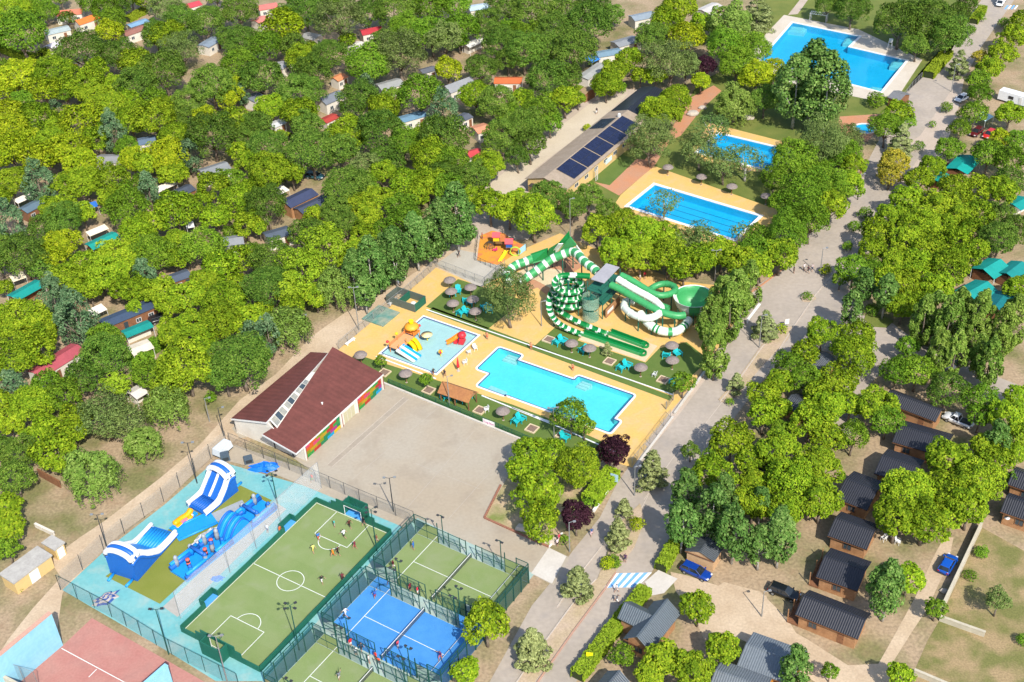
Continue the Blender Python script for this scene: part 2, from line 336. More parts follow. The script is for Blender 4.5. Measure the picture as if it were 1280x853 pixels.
# cabin quarter paths and yard
sheet('sand_path', [(838, 715), (860, 720), (905, 735), (958, 745), (965, 775), (1010, 800), (1060, 832), (1098, 830), (1115, 800), (1145, 745), (1165, 700), (1180, 672), (1192, 672), (1185, 705), (1160, 760), (1140, 790), (1118, 825), (1100, 900), (1040, 900), (1030, 860), (960, 815), (905, 790), (880, 800), (862, 760), (845, 740)], m_sand, Z1)
sheet('sandy_lot', [(880, 745), (905, 728), (950, 740), (985, 775), (1000, 800), (960, 812), (910, 790)], m_sand, Z2)
sheet('dry_yard', [(1228, 660), (1300, 700), (1300, 900), (1140, 900), (1138, 850), (1160, 800), (1175, 775)], m_dry, Z1)
sheet('driveway_apron', [(806, 728), (823, 713), (847, 724), (830, 742), (815, 745)], m_newconc, Z3)
# water park deck
DECK = [(420, 440), (545, 335), (585, 352), (606, 340), (640, 318), (700, 292), (760, 318), (850, 352), (905, 358), (935, 380), (886, 452), (836, 520), (790, 585), (768, 578), (640, 524), (480, 462)]
sheet('pool_deck', DECK, m_deck, Z2, [h for h in HOLES_OUT[:2]])
sheet('paved_corner', [(546, 330), (572, 312), (600, 318), (640, 340), (614, 352), (600, 360), (585, 352), (549, 334)], mat('grey_paving', (.46, .43, .37), (.42, .39, .33), rough=.9, scale=.3, fine=3, famt=.07), Z3)
sheet('slide_plinth', [(640, 352), (668, 330), (715, 312), (735, 330), (700, 350), (690, 375), (672, 360), (655, 366)], m_redpave, Z3)
sheet('slide_pad', [(640, 345), (664, 332), (700, 338), (715, 345), (690, 362), (668, 350), (660, 352)], m_palepad, Z4)
sheet('turf_terrace', [(572.5, 349.3), (532.5, 384), (610, 411.8), (655, 376)], m_turf, Z3)
sheet('turf_terrace', [(668, 432.8), (693.9, 409.6), (726.5, 420.3), (722, 426), (806.9, 453.7), (824, 436), (858, 428), (886, 450), (841, 493)], m_turf, Z3)
sheet('landing_pad', [(724, 425), (732, 417), (770, 414), (822, 433), (806, 452.5)], m_palepad, Z3 + .005)
sheet('turf_strip', [(535, 389.5), (541, 384.5), (841, 496), (837.5, 501.5)], m_turf, Z3)
sheet('turf_strip', [(456.7, 447), (640, 506), (700, 529), (752, 552), (782, 566), (768, 577), (700, 569), (640, 544), (478, 477.5), (440, 452)], m_turf, Z3)
def stripe(name, a, b, width, m, z, parent=None):
    p, q = g(*a), g(*b); d = (q - p); n = Vector((-d.y, d.x, 0)).normalized() * width / 2
    o = MB().poly([(p - n).xy.to_3d() + Vector((0, 0, z)), (q - n).xy.to_3d() + Vector((0, 0, z)), (q + n).xy.to_3d() + Vector((0, 0, z)), (p + n).xy.to_3d() + Vector((0, 0, z))]).build(name, m, parent)
    if not parent: o['kind'] = 'structure'
    return o
for a, b in (((533, 387.5), (841, 494)), ((470, 446), (545, 474)), ((602, 495), (700, 535)), ((700, 535), (770, 566)), ((640, 510), (690, 529))):
    stripe('kerb_line', a, b, .28, m_coping, Z4 + .02)
DR = mat('drain_channel', (.33, .28, .22), (.37, .32, .25), rough=.9, scale=.5, fine=3, famt=.08)
stripe('drain_channel', (412, 583), (508, 498), 1.1, DR, Z3)
for o_ in (-2.6, 2.6): stripe('drain_kerb', (412 + o_, 583 + o_ * .6), (508 + o_, 498 + o_ * .6), .1, m_kerb, Z3 + .006)
for a, b in (((372, 573), (395, 590)), ((520, 580), (600, 612)), ((440, 600), (560, 500)), ((560, 650), (640, 560)), ((505, 640), (592, 540))): stripe('slab_joint', a, b, .07, mat('joint_colour', (.42, .375, .32), rough=.9), Z3)  # slab joints as narrow strips in one even colour
# sports ground
sheet('sports_deck', [(78, 738), (130, 690), (205, 632), (270, 576), (395, 612), (505, 657), (330, 852), (270, 852), (215, 818)], m_aqua, Z3)
sheet('concrete_band', [(272, 574), (292, 556), (395, 592), (520, 650), (505, 660), (395, 614), (330, 588)], m_plaza, Z4)
sheet('inflatables_turf', [(132, 721), (200, 755.5), (340, 626), (291, 603)], m_inflturf, Z4)
sheet('net_walkway', [(204, 759), (346, 629), (358, 637), (222, 772)], mat('grey_walk', (.42, .40, .36), (.38, .36, .32), rough=.9, fine=3, famt=.06), Z4)
sheet('padel_apron', [(500, 664), (522, 648), (668, 718), (560, 850), (480, 930), (320, 900), (330, 842)], mat('apron_concrete', (.32, .44, .40), (.36, .42, .36), rough=.9, fine=3, famt=.06), Z2 + .01)
sheet('fronton_court', [(79, 807), (115, 773), (214, 829), (330, 895), (250, 980), (60, 930), (-20, 890), (45, 836)], m_redcourt, Z2)
for a, b in (((77, 811), (155, 853)), ((121, 837), (111, 847)), ((155, 853), (230, 893))): stripe('court_line', a, b, .12, m_line, Z3)
# garden beds by the plaza
sheet('garden_bed', [(606, 647), (685, 683), (702, 668), (735, 640), (770, 600), (690, 572), (655, 560), (630, 605)], mat('garden_soil', (.46, .34, .21), (.19, .22, .06), rough=.95, scale=.3, fine=4, famt=.15), Z3 + .01)
def kerb(name, pts, wid, h, m, world=False):
    P = [Vector(p) if world else g(*p) for p in pts]; root = thing(name, None, None); root['kind'] = 'structure'
    for a, b in zip(P, P[1:]):
        d = b - a; L = d.length; k = max(1, int(L / 6))
        mb = MB(); mb.box(0, -wid / 2, 0, L, wid / 2, h); o = mb.build('kerb_stone', m, root); o.location = a; o.rotation_euler[2] = math.atan2(d.y, d.x)
kerb('garden_kerb', [(626, 607), (605.5, 648), (686, 684.5)], .3, .25, m_brickkerb)
kerb('garden_kerb', [(686, 684.5), (703, 667)], .25, .2, m_coping)
kerb('road_kerb', [(640, 862), (687, 795), (720, 750), (745, 725)], .2, .17, m_kerb)
kerb('road_kerb', [(671, 855), (716, 791), (757, 736), (770, 716)], .22, .18, mat('red_kerb', (.45, .27, .2), rough=.9, fine=3, famt=.1))
kerb('road_kerb', [(900, 503), (926, 472), (953, 434), (976, 414)], .2, .15, m_kerb)
kerb('road_kerb', [(1012, 291), (1062, 235), (1082, 208)], .3, .2, m_redpave)
kerb('road_kerb', [(930, 372), (952, 357), (986, 331)], .3, .15, m_redpave)
kerb('road_kerb', [(960, 460), (990, 412), (1020, 368), (1048, 335), (1075, 290)], .2, .13, m_kerb)
kerb('road_kerb', [(696, 760), (720, 724), (752, 684)], .2, .12, m_kerb)
# zebra crossing, white and pale blue bars
TL, TR, BL, BR = (Vector(p) for p in ((769, 717), (815, 716), (755, 735), (796, 734.5)))
zc = thing('zebra_crossing', 'blue and white zebra crossing painted across the road', 'crossing', g(784, 726))
for k in range(9):
    t0, t1 = k / 9, (k + 1) / 9
    q = [TL.lerp(TR, t0), TL.lerp(TR, t1), BL.lerp(BR, t1), BL.lerp(BR, t0)]
    c0 = zc.location
    MB().poly([tuple((g(*p) - c0).xy.to_3d() + Vector((0, 0, .03))) for p in q[::-1]]).build('stripe', m_bluepaint if k % 2 else m_white, zc)
for a, b in (((934, 401), (950, 380)),): stripe('road_marking', a, b, .5, m_white, Z2)
for a, b in (((1205, 30), (1232, -6)), ((905, 500), (870, 545)), ((850, 560), (805, 625)), ((820, 600), (800, 640))): stripe('road_marking', a, b, .12, m_kerb, Z2)
for k in range(4): stripe('road_marking', (1256 + k * 4, 12), (1260 + k * 4, 7), .45, m_white if k % 2 else m_bluepaint, Z2)

# ---------------------------------------------------------------- pools
def pool(name, outline, depth, floor, label, water, cope=COPE, stripe_m=None, lanes=0, deckring=True):
    o = ccw(outline); n = len(o); c = Vector((sum(p[0] for p in o) / n, sum(p[1] for p in o) / n, 0))
    root = thing(name, label, 'swimming pool', c); loc = [(p[0] - c.x, p[1] - c.y) for p in o]
    b = MB(); a0 = [b.av((*p, .07)) for p in loc]; a1 = [b.av((*p, -depth)) for p in loc]
    for i in range(n): b.fa((a0[(i + 1) % n], a0[i], a1[i], a1[(i + 1) % n]))
    b.build('basin_wall', floor, root)
    vs, T = fill(loc); b = MB(); b.v = [(q.x, q.y, -depth) for q in vs]; b.f = T; b.m = [0] * len(T)
    b.build('basin_floor', floor, root)
    vs, T = fill(offset(loc, -.004)); b = MB(); b.v = [(q.x, q.y, -.10) for q in vs]; b.f = T; b.m = [0] * len(T)
    wo = b.build('water', water, root)
    def ring(nm, d0, d1, z, m):
        p0, p1 = offset(loc, d0), offset(loc, d1); b = MB()
        for i in range(n):
            j = (i + 1) % n; b.hexa([(*p0[i], -.02), (*p1[i], -.02), (*p1[j], -.02), (*p0[j], -.02)], [(*p0[i], z), (*p1[i], z), (*p1[j], z), (*p0[j], z)])
        return b.build(nm, m, root)
    if stripe_m: ring('tile_band', -.02, .14, .105, stripe_m)
    if cope: ring('coping', .14 if stripe_m else -.02, cope, .10, m_coping)
    return root, loc
w_cyan = glassy('pool_water', (.14, .62, .70), (.72, .98, .99), wave=.5)
w_blue = glassy('deep_pool_water', (.02, .38, .66), (.50, .92, .99), wave=.5)
w_pale = glassy('shallow_water', (.45, .68, .70), (.86, .98, .98), wave=.4)
f_cyan = mat('cyan_basin', (.17, .80, .90), (.20, .83, .91), rough=.5, scale=.4, fine=2, famt=.05)
f_blue = mat('blue_basin', (.04, .54, .86), (.05, .58, .88), rough=.5, scale=.3, fine=2, famt=.05)
f_pale = mat('pale_basin', (.56, .74, .76), (.60, .78, .79), rough=.5, scale=.4, fine=2, famt=.03)
m_lane = mat('lane_tiles', (.03, .22, .46), rough=.4); m_navy = mat('navy_tiles', (.05, .10, .26), rough=.4, fine=4, famt=.1)
mp, mloc = pool('swimming_pool', HOLES[0], 1.1, f_cyan, 'angular bright cyan pool with white coping on the ochre deck', w_cyan, stripe_m=m_navy)
def steps(root, a, b, inward, n=3):
    """corner steps under water"""
    p, q = g(*a), g(*b); c = root.location; u = (q - p).normalized(); L = (q - p).length; v = Vector((-u.y, u.x, 0)) * inward
    for k in range(n):
        s = MB(); s.M = Matrix.Translation(p - c) @ Matrix(((u.x, v.x, 0, 0), (u.y, v.y, 0, 0), (0, 0, 1, 0), (0, 0, 0, 1)))
        s.box(.2 + k * .25, .05, -1.1, L - .1 + .25 * k, .5 * (n - k), -.75 + .22 * k); s.build('pool_step', f_pale, root)
steps(mp, (632, 440), (650, 446), -1); steps(mp, (724, 473), (738, 478), -1); steps(mp, (606, 483), (628, 492), 1)
kp, kloc = pool('wading_pool', HOLES[1], .32, f_pale, 'square pale blue wading pool with dark tile band beside play slides', w_pale, stripe_m=m_navy)
lp, _l = pool('swimming_pool', HOLES[2], 1.7, f_blue, 'deep blue lap pool with dark lane lines behind the plane trees', w_blue, cope=.7)
a, b, c2, d2 = (Vector(p) for p in LAPP); cc = lp.location.xy
for k in range(1, 5):
    p, q = a.lerp(d2, k / 5) - cc, b.lerp(c2, k / 5) - cc; u = (q - p).normalized(); nrm = Vector((-u.y, u.x)) * .12; p = p + u * 1.5; q = q - u * 1.5
    MB().poly([(*(p - nrm), -1.69), (*(q - nrm), -1.69), (*(q + nrm), -1.69), (*(p + nrm), -1.69)]).build('lane_line', m_lane, lp)
sp, _l = pool('swimming_pool', HOLES[3], 1.5, f_blue, 'small blue rectangular pool half hidden by loose trees', w_blue, cope=.6)
a, b, c2, d2 = (Vector(p) for p in SMALLP); cc = sp.location.xy
for k in range(1, 4):
    p, q = a.lerp(d2, k / 4) - cc, b.lerp(c2, k / 4) - cc; u = (q - p).normalized(); nrm = Vector((-u.y, u.x)) * .1; p = p + u; q = q - u
    MB().poly([(*(p - nrm), -1.49), (*(q - nrm), -1.49), (*(q + nrm), -1.49), (*(p + nrm), -1.49)]).build('lane_line', m_lane, sp)
bp_, bloc = pool('swimming_pool', HOLES[4], 1.8, f_blue, 'large stepped bright blue pool on pale paving at the top', w_blue, cope=.6)
for c0 in (g(997, 34), g(1066, 49), g(1125, 78), g(1098, 110)):
    s = MB().at((c0.x - bp_.location.x, c0.y - bp_.location.y, 0), R(-27))
    for k in range(3): s.box(-2.2 + k * .3, -1.6 + k * .3, -1.8, 2.2 - k * .3, 1.6 - k * .3, -.9 + k * .25)
    s.build('corner_steps', f_pale, bp_)
pool('round_pool', HOLES[5], .6, f_blue, 'small round dark blue pool on terracotta paving', w_blue, cope=.4)
sheet('lap_deck', [(818, 208), (832, 213), (976, 264), (962, 290), (925, 318), (850, 296), (764, 262), (776, 244), (800, 223)], m_deck, Z2, HOLES_OUT[2:3])
sheet('small_deck', [(887.5, 154), (997, 182), (955, 216), (925, 212), (858, 196)], m_deck, Z2, HOLES_OUT[3:4])
sheet('pale_paving', [(980, 19), (1073, 37), (1153, 75), (1124, 119), (1082, 124), (1000, 107), (925, 85), (958, 42)], mat('pale_flags', (.58, .52, .43), (.54, .47, .38), rough=.85, scale=.3, fine=3, famt=.06), Z2, HOLES_OUT[4:5])
sheet('terracotta_terrace', [(1050, 146), (1098, 143), (1100, 158), (1084, 178), (1058, 172), (1046, 160)], m_redpave, Z2, HOLES_OUT[5:6])
sheet('terracotta_path', [(743, 228), (774, 245), (800, 223), (818, 208), (838, 176), (851, 170), (876, 138), (902, 114), (892, 107), (864, 122), (838, 163), (806, 200), (796, 199), (762, 232)], m_redpave, Z2 + .004)
sheet('turf_court', [(738, 224.5), (762, 232), (793, 202), (778, 193)], m_turf, Z3)
sheet('garden_path', [(985, 19), (1003, -4), (1012, -20), (1022, -20), (1010, 0), (997, 18)], m_pave, Z2)
# ================================================================ BUILDINGS
m_wood = mat('larch_boards', (.42, .225, .11), (.35, .18, .085), rough=.75, scale=1.2, fine=3, famt=.12, obj=True)
m_wooddark = mat('brown_boards', (.25, .115, .055), (.20, .09, .045), rough=.8, scale=1.2, fine=3, famt=.14, obj=True)
m_wall = mat('white_render', (.72, .68, .60), (.66, .61, .53), rough=.85, scale=.4, fine=3, famt=.05, obj=True)
m_yellowwall = mat('yellow_render', (.68, .48, .20), (.63, .45, .2), rough=.85, scale=.4, fine=3, famt=.05, obj=True)
m_glass = mat('window_glass', (.05, .07, .085), rough=.08, spec=.6, fine=2, famt=.1, obj=True)
m_frame = mat('window_frame', (.70, .69, .66), rough=.5, obj=True, famt=.03)
m_dark = mat('dark_metal', (.055, .06, .065), rough=.45, metal=.3, obj=True, famt=.1)
def metalroof(hexa, axis): return ribbed('roof_' + hexa.strip('#') + axis, srgb(hexa), axis, .32)
def frame3(nl, nr, far, z):
    a, b, c = g(*nl, z), g(*nr, z), g(*far, z); u = (b - a).normalized(); v = Vector((-u.y, u.x, 0)); D = (c - b).dot(v)
    return a, math.atan2(u.y, u.x), (b - a).length, D
def window(root, x, y, z, w, h, face, frame=m_frame):
    """face: which wall it sits in: 'n' near (-y), 'l' (-x), 'r' (+x)"""
    M = Matrix.Translation((x, y, z)) @ Matrix.Rotation({'n': 0, 'l': -math.pi / 2, 'r': math.pi / 2, 'f': math.pi}[face], 4, 'Z')
    b = MB(); b.M = M; b.box(-w / 2, -.05, 0, w / 2, 0, h); o = b.build('window', m_glass, root)
    f = MB(); f.M = M; t = .09
    f.box(-w / 2 - t, -.08, -t, w / 2 + t, -.052, 0).box(-w / 2 - t, -.08, h, w / 2 + t, -.052, h + t).box(-w / 2 - t, -.08, 0, -w / 2, -.052, h).box(w / 2, -.08, 0, w / 2 + t, -.052, h).box(-.03, -.075, 0, .03, -.051, h)
    f.build('window_frame', frame, o); return o
def house(name, label, nl, nr, far, eave=2.6, rise=1.3, ridge='x', wall=m_wood, roof='#2d2f37', over=.45, porch=None, cat='cabin', group=None, asym=.5, win=True, ground=0.0):
    o, rz, L, D = frame3(nl, nr, far, eave); root = thing(name, label, cat, (o.x, o.y, ground), rz, group)
    t = .1; xs0, xs1, ys0, ys1 = over, L - over, over, D - over
    b = MB().box(xs0, ys0, 0, xs1, ys1, eave - .05)
    if ridge == 'x':
        ry = D * asym; zz = eave + rise - .06
        for x0, x1 in ((xs0, xs0 + .12), (xs1 - .12, xs1)):
            b.hexa([(x0, ys0, eave - .05), (x1, ys0, eave - .05), (x1, ys1, eave - .05), (x0, ys1, eave - .05)][:4], [(x0, ry - .02, zz - .1), (x1, ry - .02, zz - .1), (x1, ry + .02, zz - .1), (x0, ry + .02, zz - .1)])
        sl = [[(0, 0, eave), (L, 0, eave), (L, ry, eave + rise), (0, ry, eave + rise)], [(L, D, eave), (0, D, eave), (0, ry, eave + rise), (L, ry, eave + rise)]]; ax = 'X'
        cap = [(-.02, ry - .18, eave + rise + .02), (L + .02, ry + .18, eave + rise + .13)]
    else:
        rx = L * asym; zz = eave + rise - .06
        for y0, y1 in ((ys0, ys0 + .12), (ys1 - .12, ys1)):
            b.hexa([(xs0, y0, eave - .05), (xs1, y0, eave - .05), (xs1, y1, eave - .05), (xs0, y1, eave - .05)], [(rx - .02, y0, zz - .1), (rx + .02, y0, zz - .1), (rx + .02, y1, zz - .1), (rx - .02, y1, zz - .1)])
        sl = [[(0, D, eave), (0, 0, eave), (rx, 0, eave + rise), (rx, D, eave + rise)], [(L, 0, eave), (L, D, eave), (rx, D, eave + rise), (rx, 0, eave + rise)]]; ax = 'Y'
        cap = [(rx - .18, -.02, eave + rise + .02), (rx + .18, D + .02, eave + rise + .13)]
    b.build('wall', wall, root)
    for q in sl: MB().hexa(q, [(p[0], p[1], p[2] + t) for p in q]).build('roof_slope', metalroof(roof, ax), root)
    rm = metalroof(roof, ax); MB().box(*cap[0], *cap[1], taper=.05).build('ridge_cap', rm, root)
    fb = MB().box(.02, .02, eave - .17, L - .02, .07, eave - .002); fb.build('fascia', m_frame if wall is m_wall else m_wooddark, root)
    if win:
        n = max(1, int(L / 3.2))
        for k in range(n):
            x = xs0 + (k + .5) * (xs1 - xs0) / n
            if k == n // 2 and n > 1:
                d = MB().box(x - .45, ys0 - .05, .1, x + .45, ys0, 2.1).build('door', m_wooddark if wall is not m_wall else m_glass, root); MB().box(x + .3, ys0 - .1, 1.05, x + .38, ys0 - .052, 1.12).build('handle', m_dark, d)
            else: window(root, x, ys0, .95, 1.1, 1.0, 'n', m_wooddark if wall is not m_wall else m_frame)
        window(root, xs0, D / 2, .95, 1.0, 1.0, 'l', m_wooddark if wall is not m_wall else m_frame)
    if porch:
        x1 = xs0 - .02; x0 = x1 - porch
        MB().box(x0, ys0, .02, x1, ys1, .3).build('porch_deck', m_wooddark, root)
        for y in (ys0 + .1, (ys0 + ys1) / 2, ys1 - .1): MB().box(x0, y - .06, .3, x0 + .12, y + .06, eave).build('porch_post', m_wood, root)
        r = MB()
        for y in np.arange(ys0 + .3, ys1 - .2, .35): r.box(x0 + .03, y, .32, x0 + .08, y + .06, 1.15)
        r.box(x0, ys0 + .17, 1.152, x0 + .12, ys1 - .17, 1.22).build('railing', m_wooddark, root)
    return root, L, D, eave
CABINS = [
 ('uppermost dark-roofed wooden cabin in the row beside the white pickup', (1104, 503), (1169.4, 528), (1179, 511), 2.6, 1.1, None),
 ('dark-roofed wooden cabin second from the top of the row', (1115, 553), (1180, 572), (1200, 546), 2.6, 1.2, None),
 ('dark-roofed cabin third in the row, casting its shadow on bare soil', (1092.5, 592.5), (1140, 608), (1158, 577), 2.6, 1.2, None),
 ('dark-roofed cabin fourth in the row under big plane trees', (1043.7, 623.4), (1084, 639), (1112, 606), 2.6, 1.2, None),
 ('dark-roofed cabin fifth in the row with white garden chairs behind', (1034, 670), (1083.6, 688), (1100.9, 657.5), 2.6, 1.2, None),
 ('shaded dark-roofed cabin sixth in the row above the black car', (1019.6, 721.5), (1072, 740), (1090, 703), 2.6, 1.2, 1.4),
 ('large dark-roofed log cabin at the lower end of the row', (993.7, 768.7), (1072.5, 800), (1088, 767.5), 2.6, 1.3, 1.6),
 ('dark-roofed cabin cut by the frame edge above another', (1259, 606), (1305, 622), (1312, 598), 2.6, 1.2, None),
 ('dark-roofed cabin at the frame edge with white satellite dish', (1250, 640), (1300, 657), (1308, 632), 2.6, 1.2, None)]
for i, (lab, a, b, c, e, r_, po) in enumerate(CABINS):
    root, L, D, e = house('wooden_cabin', lab, a, b, c, e, r_, porch=po, group='dark-roofed cabins by the dirt lane')
    if i == 8:
        MB().lathe([(.02, 0), (.3, .06), (.42, .2)], 12, (1.2, -.3, 2.0)).build('satellite_dish', m_frame, root, True)
house('small_cabin', 'small tan cabin with slate gable roof beside the blue estate car', (856, 689), (893, 703), (903, 684), 2.3, .9, ridge='y', wall=mat('tan_boards', (.56, .36, .2), rough=.8, fine=3, famt=.08, obj=True), roof='#4c5258', over=.25, win=False)
# slate house with a cross wing
root, L, D, e = house('slate_house', 'slate-roofed house with cross wing behind the roadside hedge', (779, 799), (813, 816), (851, 768), 2.7, 1.7, ridge='y', wall=m_wood, roof='#566068', cat='house', over=.5)
wy0, wy1 = D * .33, D * .78
rm = metalroof('#566068', 'X'); yy = (wy0 + wy1) / 2
for q in ([(-2.6, wy0, 2.7), (L * .5, wy0, 2.7), (L * .5, yy, 4.2), (-2.6, yy, 4.2)], [(L * .5, wy1, 2.7), (-2.6, wy1, 2.7), (-2.6, yy, 4.2), (L * .5, yy, 4.2)]):
    MB().hexa(q, [(p[0], p[1], p[2] + .1) for p in q]).build('wing_roof', rm, root)
MB().box(-2.2, wy0 + .4, 0, .4, wy1 - .4, 2.6).hexa([(-2.2, wy0 + .4, 2.6), (-2.0, wy0 + .4, 2.6), (-2.0, wy1 - .4, 2.6), (-2.2, wy1 - .4, 2.6)], [(-2.2, yy - .02, 4.05), (-2.0, yy - .02, 4.05), (-2.0, yy + .02, 4.05), (-2.2, yy + .02, 4.05)]).build('wing_wall', m_wood, root)
window(root, -2.2, yy, 1, 1.2, 1.1, 'l')
house('slate_house', 'orange-walled building with pale worn grey roof in tree shade', (921, 832.5), (990, 858), (1016, 817), 2.8, .9, ridge='x', wall=mat('orange_boards', (.62, .27, .04), rough=.7, fine=3, famt=.08, obj=True), roof='#6d757c', cat='house', over=.4)
house('slate_house', 'grey roof at the bottom edge below the orange-walled building', (885, 862), (950, 885), (972, 850), 2.8, .9, wall=m_wood, roof='#6b7278', cat='house')
house('slate_house', 'slate gable roof at the bottom edge behind the long hedge', (735, 868), (765, 885), (785, 853), 2.7, 1.4, ridge='y', wall=m_wood, roof='#565d64', cat='house')
house('small_cabin', 'dark-roofed cabin deep in shade between road trees and plane trees', (978, 508), (1002, 520), (1014, 500), 2.5, 1.0, roof='#42474e', win=False)
house('small_cabin', 'grey-roofed cabin under trees beside the street corner', (1010, 455), (1034, 468), (1048, 449), 2.5, 1.0, roof='#5b6067', win=False)
house('small_cabin', 'dark cabin roof glimpsed between plane trees right of the hedge', (938, 585), (955, 592), (963, 570), 2.5, 1.0, roof='#42474e', win=False)
house('kiosk', 'small brown kiosk with grey roof at the pale pool terrace', (1109, 122), (1124, 127), (1131, 116), 2.3, .8, wall=m_wooddark, roof='#77787a', over=.25, cat='kiosk', win=False)
house('garden_hut', 'little wooden hut beside the lane in the upper woods', (722, 116), (731, 119), (737, 109), 2.2, .5, wall=m_wooddark, roof='#a08a6a', over=.15, cat='hut', win=False)

